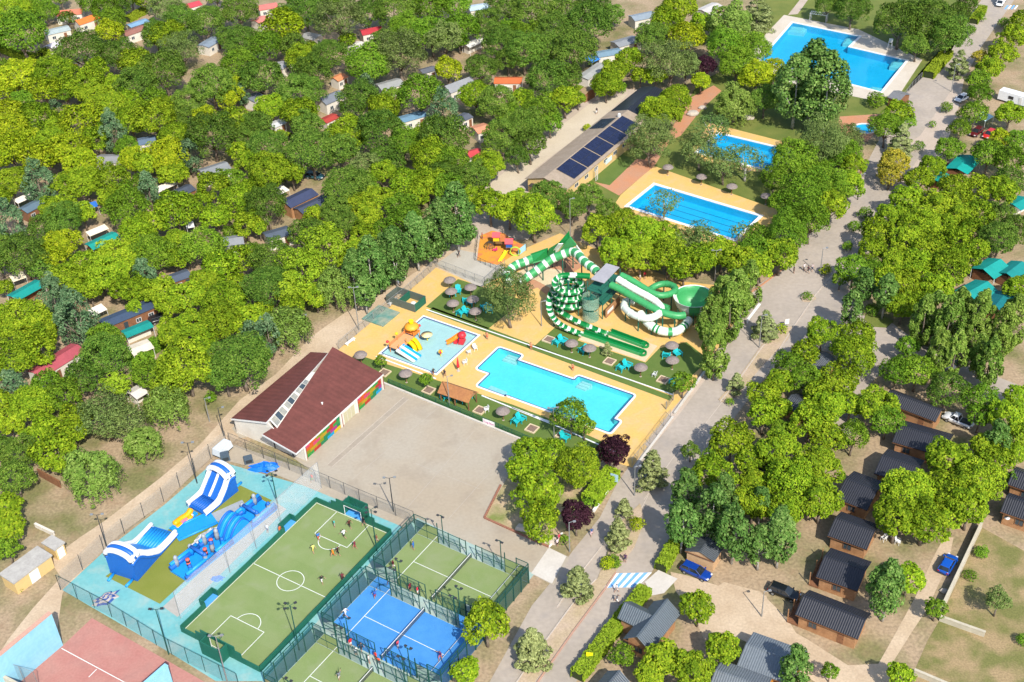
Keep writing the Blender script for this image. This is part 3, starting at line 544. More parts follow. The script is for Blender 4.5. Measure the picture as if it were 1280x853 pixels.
# mobile homes, tents and caravans in the trees: ridge ends, width, eave, rise
HOMEPX = []
HOMES = [
 ('mobile_home', 'long brown cabin with slate blue roof above the teal awning', (126, 404), (191, 377), 3.6, 2.6, .35, '#41526a', m_wooddark),
 ('tent_canopy', 'teal canopy in front of the long slate blue cabin', (154, 417), (188, 403), 3.0, 2.2, .3, '#1c8f86', m_wall),
 ('tent_canopy', 'teal canopy with brown arched porch among the trees', (110, 307), (145, 291), 3.6, 2.4, .45, '#1f978c', m_wooddark),
 ('tent_canopy', 'teal canopy near the left edge with a white sunshade beside it', (14, 371), (50, 351), 3.6, 2.4, .45, '#1d9289', m_wooddark),
 ('mobile_home', 'charcoal-roofed brown cabin with cream awning in the left woods', (201, 248), (239, 231), 3.8, 2.6, .6, '#4b525d', m_wooddark),
 ('mobile_home', 'grey gabled mobile home under trees above the charcoal cabin', (250, 214), (284, 203), 4.5, 2.6, .7, '#868a8d', m_wall),
 ('mobile_home', 'blue grey roofed cabin beside the left edge', (27, 262), (50, 250), 3.6, 2.5, .5, '#5f7482', m_wooddark),
 ('mobile_home', 'long faded red roofed mobile home on the left', (41, 466), (97, 431), 4.2, 2.6, .6, '#b05660', m_wall),
 ('tent_canopy', 'cream white tent roof left of the lime green acacias', (162, 438), (188, 428), 3.6, 2.2, .3, '#e4d9c4', m_wall),
 ('tent_canopy', 'small white and navy tent below the cream tent roof', (163, 493), (178, 484), 3.4, 2.2, .4, '#d9d3cb', m_wall),
 ('mobile_home', 'grey roofed home among trees left of centre', (279, 300), (304, 296), 4.2, 2.6, .6, '#8e9194', m_wall),
 ('mobile_home', 'small slate cabin with satellite dish between plane trees', (213, 347), (236, 339), 3.4, 2.4, .4, '#566172', m_wooddark),
 ('mobile_home', 'navy roofed wooden cabin with cream awning above lime trees', (355, 253), (390, 236), 4.4, 2.7, .7, '#3f4763', m_wood),
 ('mobile_home', 'navy roofed cabin beside its taller wooden neighbour', (372, 262), (411, 244), 3.6, 2.5, .5, '#454d60', m_wood),
 ('mobile_home', 'slate roofed home below the two wooden cabins', (331, 294), (362, 285), 4.0, 2.5, .5, '#56606d', m_wall),
 ('mobile_home', 'white gabled home with slate roof and red porch', (400, 124), (425, 113), 4.4, 2.7, 1.0, '#767c86', m_wall),
 ('mobile_home', 'red porch roof beside the white gabled home', (403, 151), (420, 143), 3.2, 2.3, .3, '#b0453c', m_wall),
 ('mobile_home', 'pale grey double roof in the upper woods', (472, 107), (501, 99), 4.6, 2.6, .6, '#9a9c9b', m_wall),
 ('mobile_home', 'white home with blue roof and orange awning edge', (500, 149), (531, 140), 3.6, 2.6, .3, '#6f94b0', m_wall),
 ('mobile_home', 'white chalet with grey gabled roof in the upper woods', (556, 108), (588, 96), 4.6, 2.7, 1.2, '#8f9194', m_wall),
 ('mobile_home', 'tiny white hut with slate roof among upper trees', (525, 88), (543, 83), 3.2, 2.5, .5, '#62666f', m_wall),
 ('mobile_home', 'white home with bright red roof at the top centre', (450, 38), (476, 33), 4.2, 2.6, .8, '#b43b44', m_wall),
 ('mobile_home', 'white annex with red trim below the bright red roof', (437, 60), (452, 52), 3.2, 2.4, .3, '#d5cfc8', m_wall),
 ('mobile_home', 'small orange roofed hut between dark trees', (417, 98), (430, 92), 3.4, 2.4, .5, '#d98a5c', m_wall),
 ('mobile_home', 'white home with orange tiled roof near the upper lane', (618, 98), (653, 98), 4.0, 2.5, .6, '#c96b3f', m_wall),
 ('mobile_home', 'white home with salmon roof above the dirt lane', (592, 161), (610, 156), 4.4, 2.5, .5, '#d09070', m_wall),
 ('tent_canopy', 'small red domed tent beside the dirt lane', (583, 191), (600, 186), 3.2, 1.9, .6, '#c2474c', m_wall),
 ('mobile_home', 'dark roofed little home left of the dirt lane', (572, 148), (586, 142), 3.6, 2.4, .4, '#5c6370', m_wall),
 ('mobile_home', 'white home with pale blue roof at the top edge', (585, 9), (611, 5), 4.4, 2.6, .5, '#b4c8d4', m_wall),
 ('tent_canopy', 'white awning in front of a hedge in the upper woods', (582, 57), (603, 48), 3.2, 2.3, .3, '#dedad4', m_wall),
 ('mobile_home', 'salmon roofed home in the top left corner', (70, 14), (103, 11), 4.4, 2.6, .8, '#d77b62', m_wall),
 ('mobile_home', 'white home with vivid orange roof in the top left corner', (94, 26), (121, 17), 4.0, 2.6, .9, '#e8793a', m_wall),
 ('mobile_home', 'white home with crimson roof at the very top', (231, 6), (249, 1), 4.0, 2.6, .7, '#c04a55', m_wall),
 ('mobile_home', 'brown roofed home in the top left woods', (153, 42), (181, 32), 4.0, 2.5, .4, '#9b6c60', m_wall),
 ('tent_canopy', 'white and blue caravan awning above the brown roof', (160, 32), (184, 24), 3.2, 2.3, .3, '#7fa5c4', m_wall),
 ('mobile_home', 'pale grey roof with pink porch in the top left corner', (56, 40), (86, 33), 4.4, 2.5, .4, '#aab7b6', m_wall),
 ('tent_canopy', 'white tent beside the pale grey roof at top left', (60, 58), (72, 52), 3.6, 2.2, .5, '#e0d8e2', m_wall),
 ('mobile_home', 'blue grey roof with orange porch in the upper left woods', (253, 57), (271, 46), 4.2, 2.5, .4, '#8593a2', m_wall),
 ('mobile_home', 'slate blue roof glimpsed between yellow green trees', (172, 176), (194, 172), 4.0, 2.5, .4, '#667a92', m_wall),
 ('mobile_home', 'grey roof with cream end glimpsed between yellow green trees', (121, 196), (150, 196), 4.4, 2.5, .6, '#8d8e90', m_wall),
 ('mobile_home', 'slate roof beside the bare grey tree', (310, 124), (324, 116), 4.0, 2.5, .5, '#707884', m_wall),
 ('mobile_home', 'white home with red door and steel blue roof', (745, 67), (776, 62), 4.0, 2.6, .4, '#7893a4', m_wall),
 ('mobile_home', 'grey roof behind the steel blue roofed home', (768, 54), (796, 46), 4.6, 2.5, .5, '#8d9196', m_wall),
 ('mobile_home', 'cream home with blue grey roof near the top centre', (789, 21), (818, 15), 4.4, 2.6, .6, '#8c99a4', m_wall),
 ('mobile_home', 'pale roof at the head of the upper lane', (877, 13), (897, 4), 4.0, 2.5, .4, '#c4bfba', m_wall),
 ('mobile_home', 'long grey roof beside the plane trees of the service yard', (728, 97), (754, 79), 3.6, 2.4, .3, '#a6a8a6', m_wall),
 ('mobile_home', 'white home with salmon roof at the top beside crimson trees', (322, 8), (346, 4), 4.2, 2.5, .6, '#d8776e', m_wall),
 ('mobile_home', 'pink roofed home stacked below the salmon roof', (318, 26), (332, 20), 4.2, 2.5, .5, '#de8478', m_wall),
 ('mobile_home', 'grey roof below the big yellow green linden', (380, 42), (398, 46), 4.0, 2.4, .4, '#9a9a98', m_wall),
 ('mobile_home', 'small grey roof between dark elms', (346, 78), (360, 82), 4.0, 2.4, .4, '#a0a0a2', m_wall),
 ('mobile_home', 'white shed under the trees beside the pale lane', (338, 157), (353, 150), 3.2, 2.4, .3, '#d0d2d4', m_wall),
 ('tent_canopy', 'teal gabled tent roof lower of two at the right', (1209, 366), (1235, 352), 5.4, 2.4, 1.0, '#189089', m_wooddark),
 ('tent_canopy', 'teal gabled tent roof upper of two at the right', (1229, 337), (1251, 324), 5.2, 2.4, 1.0, '#1a958c', m_wooddark),
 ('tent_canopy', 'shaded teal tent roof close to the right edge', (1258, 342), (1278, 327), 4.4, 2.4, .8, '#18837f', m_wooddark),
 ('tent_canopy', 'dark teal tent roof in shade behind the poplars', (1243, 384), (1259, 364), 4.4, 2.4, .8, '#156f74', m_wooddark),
 ('tent_canopy', 'bright teal tent roof in front of the maroon car', (1196, 211), (1213, 194), 5.0, 2.4, .7, '#159c92', m_wooddark),
 ('tent_canopy', 'teal awning strip below the bright teal tent', (1170, 226), (1184, 217), 3.4, 2.2, .3, '#16968e', m_wooddark),
 ('tent_canopy', 'teal roof with white side wall at the right edge', (1266, 256), (1284, 247), 4.2, 2.4, .5, '#18918b', m_wall),
 ('mobile_home', 'slate home hidden behind the poplars of the side street', (1182, 452), (1196, 458), 4.0, 2.4, .4, '#5a6068', m_wall),
]
for nm, lab, p1, p2, wid, eave, rise, col, wl in HOMES:
    HOMEPX += [(p1[0] + (p2[0] - p1[0]) * t_, p1[1] + (p2[1] - p1[1]) * t_ + 3) for t_ in (.12, .5, .88)]
    a, b = g(*p1, eave + rise), g(*p2, eave + rise); u = b - a; L = u.length; u = u / L; v = Vector((-u.y, u.x, 0)); o = a - v * wid / 2
    root = thing(nm, lab, 'tent' if nm == 'tent_canopy' else 'mobile home', (o.x, o.y, 0), math.atan2(u.y, u.x), None)
    i = .2
    if nm == 'tent_canopy':
        for x in (.1, L - .2):
            for y in (.1, wid - .2): MB().box(x, y, 0, x + .08, y + .08, eave).build('pole', m_frame, root)
        MB().box(.5, wid * .45, 0, L - .4, wid - .3, eave - .25).build('tent_body', wl, root)
    else:
        MB().box(i, i, 0, L - i, wid - i, eave).hexa([(i, i, eave), (i + .1, i, eave), (i + .1, wid - i, eave), (i, wid - i, eave)], [(i, wid / 2 - .02, eave + rise - .08), (i + .1, wid / 2 - .02, eave + rise - .08), (i + .1, wid / 2 + .02, eave + rise - .08), (i, wid / 2 + .02, eave + rise - .08)]).build('wall', wl, root)
        n = max(2, int(L / 2.4))
        for k in range(n):
            x = i + (k + .5) * (L - 2 * i) / n
            if k == 1: MB().box(x - .4, i - .05, .2, x + .4, i, 2.1).build('door', m_glass if wl is not m_wall else m_wooddark, root)
            else: window(root, x, i, 1.0, .9, .8, 'n')
        window(root, L - i, wid / 2, 1.0, .9, .8, 'r')
    rm = mat('sheet_' + col.strip('#'), srgb(col), tuple(x * .86 for x in srgb(col)), rough=.6, scale=.5, fine=2, famt=.07, obj=True)
    for q in ([(0, 0, eave), (L, 0, eave), (L, wid / 2, eave + rise), (0, wid / 2, eave + rise)], [(L, wid, eave), (0, wid, eave), (0, wid / 2, eave + rise), (L, wid / 2, eave + rise)]):
        MB().hexa(q, [(p[0], p[1], p[2] + .07) for p in q]).build('roof_slope', rm, root)
for lab, p1, p2, wid, col in (('cream awning beside the charcoal-roofed cabin', (198, 240), (222, 229), 1.9, '#e6dccc'), ('cream awning beside the long slate blue cabin', (117, 394), (134, 386), 2.2, '#e8dfd0'), ('cream awning above the teal canopy with brown arch', (112, 295), (136, 285), 1.8, '#e3d8c4'), ('cream sunshade beside the leftmost teal canopy', (16, 352), (33, 346), 2.2, '#e6d9bc'), ('cream awning at the wooden cabins above the lime trees', (349, 243), (362, 237), 2.6, '#e9e4da'), ('white sunshade by the blue grey roof at the left', (22, 254), (44, 244), 1.8, '#e4dcd0'), ('blue sunshade beside the steel blue roofed home', (740, 78), (751, 73), 3.0, '#2f86e0'), ('cobalt canopy between plane trees at the left', (106, 262), (123, 257), 2.0, '#2e6fc4'), ('striped pale blue awning behind the maroon car', (1232, 151), (1243, 145), 2.8, '#bfe0e6'), ('white parasol roof among trees at left', (233, 285), (243, 283), 2.0, '#e8e8e8')):
    a, b = g(*p1, 2.4), g(*p2, 2.4); u = b - a; L = u.length; HOMEPX.append(((p1[0] + p2[0]) / 2, (p1[1] + p2[1]) / 2))
    root = thing('awning', lab, 'awning', (a.x, a.y, 0), math.atan2(u.y, u.x))
    MB().hexa([(0, 0, 2.2), (L, 0, 2.2), (L, wid, 2.55), (0, wid, 2.55)], [(0, 0, 2.25), (L, 0, 2.25), (L, wid, 2.6), (0, wid, 2.6)]).build('cloth', plain(col, .8), root)
    for x, y in ((.1, .1), (L - .1, .1), (.1, wid - .1), (L - .1, wid - .1)): MB().box(x - .03, y - .03, 0, x + .03, y + .03, 2.2 + .3 * y / wid).build('pole', m_frame, root)

# ---------------------------------------------------------------- hall with brown roofs
A0 = g(382, 576); F0 = g(479.5, 486); dv = F0 - A0; HL = dv.length
hall = thing('sports_hall', 'white hall with maroon metal roofs and many-coloured front panels', 'hall', A0, math.atan2(dv.y, dv.x))
m_maroon = ribbed('maroon_roof', srgb('#704039'), 'X', 1.05, .16, c2=srgb('#653a33'), rough=.75)
zr = lambda t: 3.0 + .2 * t
zl = lambda t: 3.0 + .29 * (15.4 - t)
R1 = [(-2.0, -.15), (HL + .2, -.15), (HL + .2, 10.6), (.5, 5.6), (.45, 6.2), (-2.05, 6.6)]
R2 = [(-.35, 6.95), (HL - .8, 10.95), (HL - .8, 15.1), (-.35, 15.1)]
def slab(pts, fz, th, nm, m): return MB().hexa([(x, y, fz(y)) for x, y in pts], [(x, y, fz(y) + th) for x, y in pts]).build(nm, m, hall)
slab(R1, zr, .14, 'roof', m_maroon); slab(R2, zl, .14, 'roof', m_maroon)
def edge(pts, fz, i, j):
    a, b = Vector(pts[i]), Vector(pts[j]); n = (b - a).normalized(); o = Vector((n.y, -n.x)) * .06
    MB().hexa([(*a, fz(a.y) - .16), (*(a + o), fz(a.y) - .16), (*(b + o), fz(b.y) - .16), (*b, fz(b.y) - .16)], [(*a, fz(a.y) + .16), (*(a + o), fz(a.y) + .16), (*(b + o), fz(b.y) + .16), (*b, fz(b.y) + .16)]).build('eave_trim', m_frame, hall)
edge(R1, zr, 0, 1); edge(R2, zl, 0, 1); edge(R1, zr, 5, 0); edge(R2, zl, 3, 0)
wl = MB(); wl.hexa([(0, 0.02, 0), (HL, 0.02, 0), (HL, 10.3, 0), (0, 5.5, 0)], [(0, 0.02, zr(0) - .02), (HL, 0.02, zr(0) - .02), (HL, 10.3, zr(10.3) - .02), (0, 5.5, zr(5.5) - .02)])
wl.build('wall', m_wall, hall)
wl = MB(); wl.hexa([(.01, 7.2, 0), (HL - 1.1, 11.2, 0), (HL - 1.1, 14.8, 0), (.01, 14.8, 0)], [(.01, 7.2, zl(7.2) - .02), (HL - 1.1, 11.2, zl(11.2) - .02), (HL - 1.1, 14.8, zl(14.8) - .02), (.01, 14.8, zl(14.8) - .02)])
wl.build('wall', m_wall, hall)
MB().hexa([(.02, 5.52, 0), (.14, 5.52, 0), (.14, 7.18, 0), (.02, 7.18, 0)], [(.02, 5.52, zr(5.5) - .1), (.14, 5.52, zr(5.5) - .1), (.14, 7.18, zl(7.18) - .1), (.02, 7.18, zl(7.18) - .1)]).build('wall', m_wall, hall)
# raked glazing between the two roof edges
e_hi = lambda q: Vector((q, 6.95 + 4.0 * (q + .35) / (HL - .45), 0)); e_lo = lambda q: Vector((q, 5.6 + 5.0 * (q - .5) / (HL - .3), 0))
def rake(s0, s1, f0, f1, nm, m, th):
    q = []
    for s_, f in ((s0, f0), (s1, f0), (s1, f1), (s0, f1)):
        h_, l_ = e_hi(s_), e_lo(s_); h_.z = zl(h_.y) + .02; l_.z = zr(l_.y) + .02; q.append(l_.lerp(h_, f))
    MB().hexa([tuple(p) for p in q], [(p.x, p.y, p.z + th) for p in q]).build(nm, m, hall)
dusty = mat('dusty_glass', (.34, .33, .27), (.22, .23, .22), rough=.3, obj=True, famt=.2, scale=.8)
for k in range(12): rake(.55 + k * 1.2, 1.75 + k * 1.2, 0, 1, 'glazing_sill', m_wall, .04)
for s0, s1, k in ((.8, 4.6, 3), (5.0, 8.6, 3), (9.0, 12.6, 3)):
    for j in range(k): rake(s0 + (s1 - s0) * j / k + .05, s0 + (s1 - s0) * (j + 1) / k - .05, .12, .9, 'glazing_pane', dusty if j != 1 else m_glass, .07)
# coloured block front under the eave
cols = ['#2f8a40', '#a88a1c', '#c0561c', '#1690bc', '#983078', '#a83428', '#285fb4', '#78861c', '#c8a81a', '#bc3e66', '#1c764e', '#6a4230']
pm = [plain(c, .55) for c in cols]
for s0, s1 in ((.55, 9.4), (14.6, HL - .55)):
    n = int((s1 - s0) / 1.6); wd_ = (s1 - s0) / n
    for j in range(n + 1):
        for k in range(4):
            x0 = max(s0, s0 + wd_ * (j - .5 * (k % 2))); x1 = min(s1, s0 + wd_ * (j + 1 - .5 * (k % 2)))
            if x1 - x0 < .1: continue
            MB().box(x0 + .01, -.06 - .01 * ((j + k) % 3), .15 + k * .66, x1 - .01, -.002, .15 + (k + 1) * .66 - .02).build('panel', pm[(j * 5 + k * 7 + (j * k) % 3) % 12], hall)
for s in (.2, 9.75, 14.2, HL - .2):
    MB().box(s - .26, -.16, 0, s + .26, -.003, 2.9).build('pillar', m_wall, hall)
    MB().box(s + .1, -.2, 0, s + .24, -.162, 2.9).build('pillar_stripe', plain('#8e4a44'), hall)
for x in (10.6, 11.6, 12.6): 
    d = MB().box(x, -.05, .1, x + .85, -.003, 2.3).build('door', mat('cream_door', (.50, .46, .30), rough=.6, obj=True), hall)
MB().box(14.6 * .72, -.08, 2.4, 13.8, -.003, 2.8).build('lintel', m_wall, hall)
for y in (2.5, 6.3): MB().box(-.1, y, 0, -.002, y + .12, zr(y) - .1).build('downpipe', m_dark, hall)
MB().lathe([(.12, 0), (.12, .35), (.2, .36), (.02, .5)], 8, (9.5, 3.4, zr(3.4) + .1)).build('roof_vent', m_frame, hall)

# ---------------------------------------------------------------- long building with solar panels
o = g(656, 224, 3.2); pe = g(762, 140, 3.2); d = pe - o; SL = d.length; az = math.atan2(d.y, d.x); v = Vector((d.y, -d.x, 0)).normalized(); SW = (g(707, 239, 3.2) - o).dot(v)
sol = thing('changing_building', 'long low building with tan roof and solar panels', 'building', (o.x, o.y, 0), az)
m_tanroof = ribbed('tan_roof', srgb('#a1917f'), 'X', .9, .12, c2=srgb('#978774'), rough=.8)
rt = SW * .47; RZ = 4.7
MB().box(.4, -SW + .5, 0, SL, -.5, 3.15).hexa([(.4, -SW + .5, 3.15), (.55, -SW + .5, 3.15), (.55, -.5, 3.15), (.4, -.5, 3.15)], [(.4, -rt - .02, RZ - .1), (.55, -rt - .02, RZ - .1), (.55, -rt + .02, RZ - .1), (.4, -rt + .02, RZ - .1)]).build('wall', m_yellowwall, sol)
for q in ([(0, -SW, 3.2), (SL, -SW, 3.2), (SL, -rt, RZ), (0, -rt, RZ)], [(SL, 0, 3.2), (0, 0, 3.2), (0, -rt, RZ), (SL, -rt, RZ)]): MB().hexa(q, [(p[0], p[1], p[2] + .12) for p in q]).build('roof_slope', m_tanroof, sol)
m_pv = mat('solar_cells', (.012, .016, .045), (.016, .022, .06), rough=.22, spec=.5, scale=.8, fine=3, famt=.12, obj=True)
def array(x0, nx, side, y0, y1, nm):
    k = (RZ - 3.2) / (SW - rt) if side < 0 else (RZ - 3.2) / rt
    z = lambda y: (3.2 + (y + SW) * k if side < 0 else 3.2 - y * k) + .2
    fr = MB().hexa([(x0 - .05, y0, z(y0) - .05), (x0 + nx, y0, z(y0) - .05), (x0 + nx, y1, z(y1) - .05), (x0 - .05, y1, z(y1) - .05)], [(x0 - .05, y0, z(y0)), (x0 + nx, y0, z(y0)), (x0 + nx, y1, z(y1)), (x0 - .05, y1, z(y1))]).build('solar_array', m_dark, sol)
    n = 4; ny = 2
    for i in range(n):
        for j in range(ny):
            a = x0 + nx * i / n + .025; b = x0 + nx * (i + 1) / n - .025; c = y0 + (y1 - y0) * j / ny + .04; e = y0 + (y1 - y0) * (j + 1) / ny - .04
            MB().hexa([(a, c, z(c) + .002), (b, c, z(c) + .002), (b, e, z(e) + .002), (a, e, z(e) + .002)], [(a, c, z(c) + .03), (b, c, z(c) + .03), (b, e, z(e) + .03), (a, e, z(e) + .03)]).build('solar_panel', m_pv, fr)
for x in (4.6, 10.5, 16.4, 22.3, 28.2): array(x, 5.5, -1, -SW + .75, -rt - .3, 'a')
array(26.5, 5.6, 1, -rt + .5, -.6, 'b')
MB().box(SL - 4.4, -rt - .2, RZ + .05, SL - 3.8, -rt + .3, RZ + .9).build('chimney', m_frame, sol)
for x in np.arange(5, SL - 3, 4.2): window(sol, float(x), -SW + .5, 1.6, 1.4, .8, 'n')
MB().box(17.6, -SW + .42, .9, 20.4, -SW + .497, 2.0).build('notice_board', plain('#cfe0e4'), sol)
MB().box(.30, -2.6, 0, .398, -1.7, 2.1).build('door', m_dark, sol); MB().box(-.9, -2.9, 2.3, .398, -1.4, 2.42).build('door_canopy', m_dark, sol)
for x in (11.5, 12.2): MB().box(x, -SW - .6, 0, x + .12, -SW - .48, 3.1).build('porch_post', m_frame, sol)
BL = (g(801, 108, 3.2) - pe).length; BW = SW * .78
bar = thing('black_roofed_wing', 'black-roofed wing at the far end of the solar building', 'building', (pe.x, pe.y, 0), az)
m_blk = ribbed('black_roof', (.02, .024, .034), 'X', .5, .2, rough=.4)
MB().box(.1, -BW + .4, 0, BL - .4, -.4, 3.05).build('wall', m_yellowwall, bar)
for q in ([(.02, -BW, 3.1), (BL, -BW, 3.1), (BL - .8, -BW / 2, 4.3), (.02, -BW / 2, 4.3)], [(BL, 0, 3.1), (.02, 0, 3.1), (.02, -BW / 2, 4.3), (BL - .8, -BW / 2, 4.3)]): MB().hexa(q, [(p[0], p[1], p[2] + .1) for p in q]).build('roof_slope', m_blk, bar)

# ---------------------------------------------------------------- two flat-roofed huts by the dirt road
def flat_hut(label, nl, nr, far, h):
    o, rz, L, D = frame3(nl, nr, far, h); r = thing('utility_hut', label, 'hut', (o.x, o.y, 0), rz)
    MB().box(0, 0, 0, L, D, h - .25).build('wall', m_yellowwall, r)
    MB().box(-.18, -.18, h - .25, L + .18, D + .18, h).build('roof', mat('felt_roof', (.45, .43, .39), (.38, .36, .33), rough=.9, scale=.8, fine=3, famt=.1, obj=True), r)
    return r, L, D
r, L, D = flat_hut('long yellow utility hut with flat grey roof by the dirt road', (17, 728), (63, 694), (46.5, 683.5), 2.6)
MB().box(L * .38, -.06, .05, L * .62, -.003, 2.1).build('metal_door', m_white, r)
r, L, D = flat_hut('small yellow utility hut with flat grey roof and white door', (68, 686.5), (79, 678), (65.5, 669), 2.4)
MB().box(L * .15, -.06, .05, L * .85, -.003, 1.9).build('metal_door', m_white, r)
# timber pavilion beside the pool
o, rz, L, D = frame3((549, 488), (588, 501), (592, 491), 2.2)
pav = thing('pavilion', 'brown timber pavilion with pitched roof between pool and plaza', 'pavilion', (o.x, o.y, 0), rz)
m_rust = mat('timber_roof', (.38, .17, .06), (.33, .14, .055), rough=.75, scale=1, fine=3, famt=.12, obj=True)
for q in ([(0, -.6, 2.0), (L, -.6, 2.0), (L, D / 2, 3.3), (0, D / 2, 3.3)], [(L, D + .6, 2.0), (0, D + .6, 2.0), (0, D / 2, 3.3), (L, D / 2, 3.3)]): MB().hexa(q, [(p[0], p[1], p[2] + .1) for p in q]).build('roof_slope', m_rust, pav)
for x in (.3, L / 2, L - .4):
    for y in (-.2, D + .2): MB().box(x, y - .08, 0, x + .16, y + .08, 2.2).build('post', m_wooddark, pav)
for x in (.3, L - .4): MB().hexa([(x, -.5, 2.1), (x + .1, -.5, 2.1), (x + .1, D + .5, 2.1), (x, D + .5, 2.1)], [(x, D / 2 - .02, 3.25), (x + .1, D / 2 - .02, 3.25), (x + .1, D / 2 + .02, 3.25), (x, D / 2 + .02, 3.25)]).build('gable_board', m_wood, pav)
HOMEPX += [(1148, 512), (1158, 545), (1125, 582), (1068, 618), (1062, 668), (1048, 712), (1040, 765), (1016, 502), (1028, 455)] if False else []
HOMEPX += [(1219, 168), (1201, 126), (1262, 122), (1196, 528), (394, 223), (201, 402), (1117, 121), (1086, 160), (736, 113), (1236, 170), (105, 285), (870, 690), (772, 141), (786, 130), (800, 118), (815, 113), (826, 113), (782, 140), (800, 130)]
# ================================================================ TREES
lm = {
 'P': leafmat('leaf_plane', (.066, .125, .007), (.155, .245, .010), (.305, .375, .022), .22),
 'D': leafmat('leaf_elm', (.034, .076, .009), (.082, .155, .018), (.170, .245, .036), .22, .2),
 'M': leafmat('leaf_ash', (.042, .096, .007), (.102, .195, .012), (.200, .300, .026), .22, .2),
 'O': leafmat('leaf_locust', (.062, .098, .026), (.115, .165, .040), (.195, .250, .075), .22, .18),
 'G': leafmat('leaf_white_poplar', (.040, .085, .036), (.082, .155, .066), (.180, .250, .125), .22, .16),
 'E': leafmat('leaf_black_poplar', (.040, .092, .018), (.086, .172, .032), (.190, .280, .076), .22, .15),
 'L': leafmat('leaf_lombardy', (.062, .116, .016), (.132, .218, .028), (.260, .340, .074), .22, .15),
 'Y': leafmat('leaf_linden', (.095, .150, .006), (.208, .275, .008), (.375, .405, .020), .22, .15),
 'B': leafmat('leaf_lime_acacia', (.110, .190, .010), (.200, .300, .015), (.310, .395, .030), .22, .12),
 'W': leafmat('leaf_willow', (.080, .140, .020), (.150, .230, .036), (.240, .310, .072), .22, .12),
 'C': leafmat('leaf_cedar', (.130, .160, .055), (.235, .275, .100), (.370, .405, .170), .22, .14),
 'R': leafmat('leaf_purple_plum', (0.013, 0.004, 0.009), (0.033, 0.011, 0.020), (0.068, 0.026, 0.037), .22, .15),
 'A': leafmat('leaf_autumn', (.140, .150, .014), (.270, .240, .022), (.400, .300, .040), .22, .1),
}
m_bark = mat('bark', (.17, .13, .095), (.24, .20, .16), rough=.95, scale=2, fine=9, famt=.25, obj=True)
m_palebark = mat('pale_bark', (.50, .48, .43), (.33, .31, .28), rough=.9, scale=2.5, fine=9, famt=.2, obj=True)
# kind of crown: half height/radius, clump size, leaf size, leaves per m2, clear stem, shape
SPEC = {
 'P': dict(zr=.82, clump=.27, leaf=.27, dens=23, stem=1.9, shape='dome', name='plane_tree', word='bright green plane tree'),
 'D': dict(zr=.90, clump=.26, leaf=.21, dens=25, stem=1.6, shape='dome', name='elm_tree', word='dark green elm tree'),
 'M': dict(zr=.90, clump=.28, leaf=.23, dens=22, stem=1.6, shape='dome', name='ash_tree', word='mid green ash tree'),
 'O': dict(zr=.92, clump=.24, leaf=.23, dens=15, stem=1.9, shape='loose', name='locust_tree', word='olive green locust tree'),
 'G': dict(zr=1.3, clump=.27, leaf=.25, dens=16, stem=1.6, shape='egg', name='white_poplar', word='grey green white poplar'),
 'E': dict(zr=1.42, clump=.33, leaf=.32, dens=20, stem=2.6, shape='egg', name='black_poplar', word='blue green pale-trunked poplar'),
 'L': dict(zr=1.75, clump=.27, leaf=.25, dens=24, stem=1.2, shape='egg', name='lombardy_poplar', word='tall narrow poplar'),
 'Y': dict(zr=.85, clump=.30, leaf=.27, dens=20, stem=1.7, shape='dome', name='linden_tree', word='yellow green linden tree'),
 'B': dict(zr=1.05, clump=.26, leaf=.25, dens=16, stem=1.8, shape='loose', name='acacia_tree', word='lime green acacia tree'),
 'W': dict(zr=.95, clump=.26, leaf=.24, dens=15, stem=1.2, shape='weep', name='willow_tree', word='light green willow tree'),
 'C': dict(zr=1.12, clump=.2, leaf=.2, dens=30, stem=.5, shape='cone', name='cedar_tree', word='pale conical cedar tree'),
 'R': dict(zr=1.02, clump=.25, leaf=.22, dens=36, stem=1.3, shape='dome', name='plum_tree', word='dark purple plum tree'),
 'A': dict(zr=.9, clump=.27, leaf=.26, dens=16, stem=1.2, shape='dome', name='maple_tree', word='rust tinted maple tree'),
 'S': dict(zr=.85, clump=.34, leaf=.17, dens=34, stem=.1, shape='dome', name='shrub', word='rounded green shrub'),
}
SPEC['K'] = dict(SPEC['M'], dens=6.5, leaf=.22, shape='open', name='poplar_sapling', word='thin open-crowned tree')
lm['K'] = leafmat('leaf_open', (.050, .095, .024), (.100, .170, .040), (.175, .235, .075), .3, .15)
lm['S'] = lm['M']; SPEC['Z'] = dict(SPEC['S'], name='yellow_shrub', word='rounded golden yellow shrub'); lm['Z'] = lm['Y']
def leaf_mesh(name, P, N, S, tone, m, rs, asp=1.35, up=0.0):
    """one diamond-shaped leaf (or spray of leaves) for each point"""
    n = len(P); t = rs.normal(size=(n, 3)) + np.array([0, 0, up]); t -= (t * N).sum(1)[:, None] * N; t /= np.linalg.norm(t, axis=1)[:, None]; b = np.cross(N, t)
    S = S[:, None]; fold = N * S * .18
    V = np.stack([P - t * S * asp * .5, P + b * S * .42 + fold, P + t * S * asp * .5, P - b * S * .42 + fold], 1).reshape(-1, 3)
    me = bpy.data.meshes.new(name); me.vertices.add(4 * n); me.vertices.foreach_set('co', V.astype('f4').ravel())
    me.loops.add(4 * n); me.loops.foreach_set('vertex_index', np.arange(4 * n, dtype='i4'))
    me.polygons.add(n); me.polygons.foreach_set('loop_start', np.arange(0, 4 * n, 4, dtype='i4'))
    at = me.attributes.new('tone', 'FLOAT', 'FACE'); at.data.foreach_set('value', np.clip(tone, 0, 1).astype('f4'))
    me.materials.append(m); me.update(); return me
def unit(rs, n):
    d = rs.normal(size=(n, 3)); return d / np.linalg.norm(d, axis=1)[:, None]
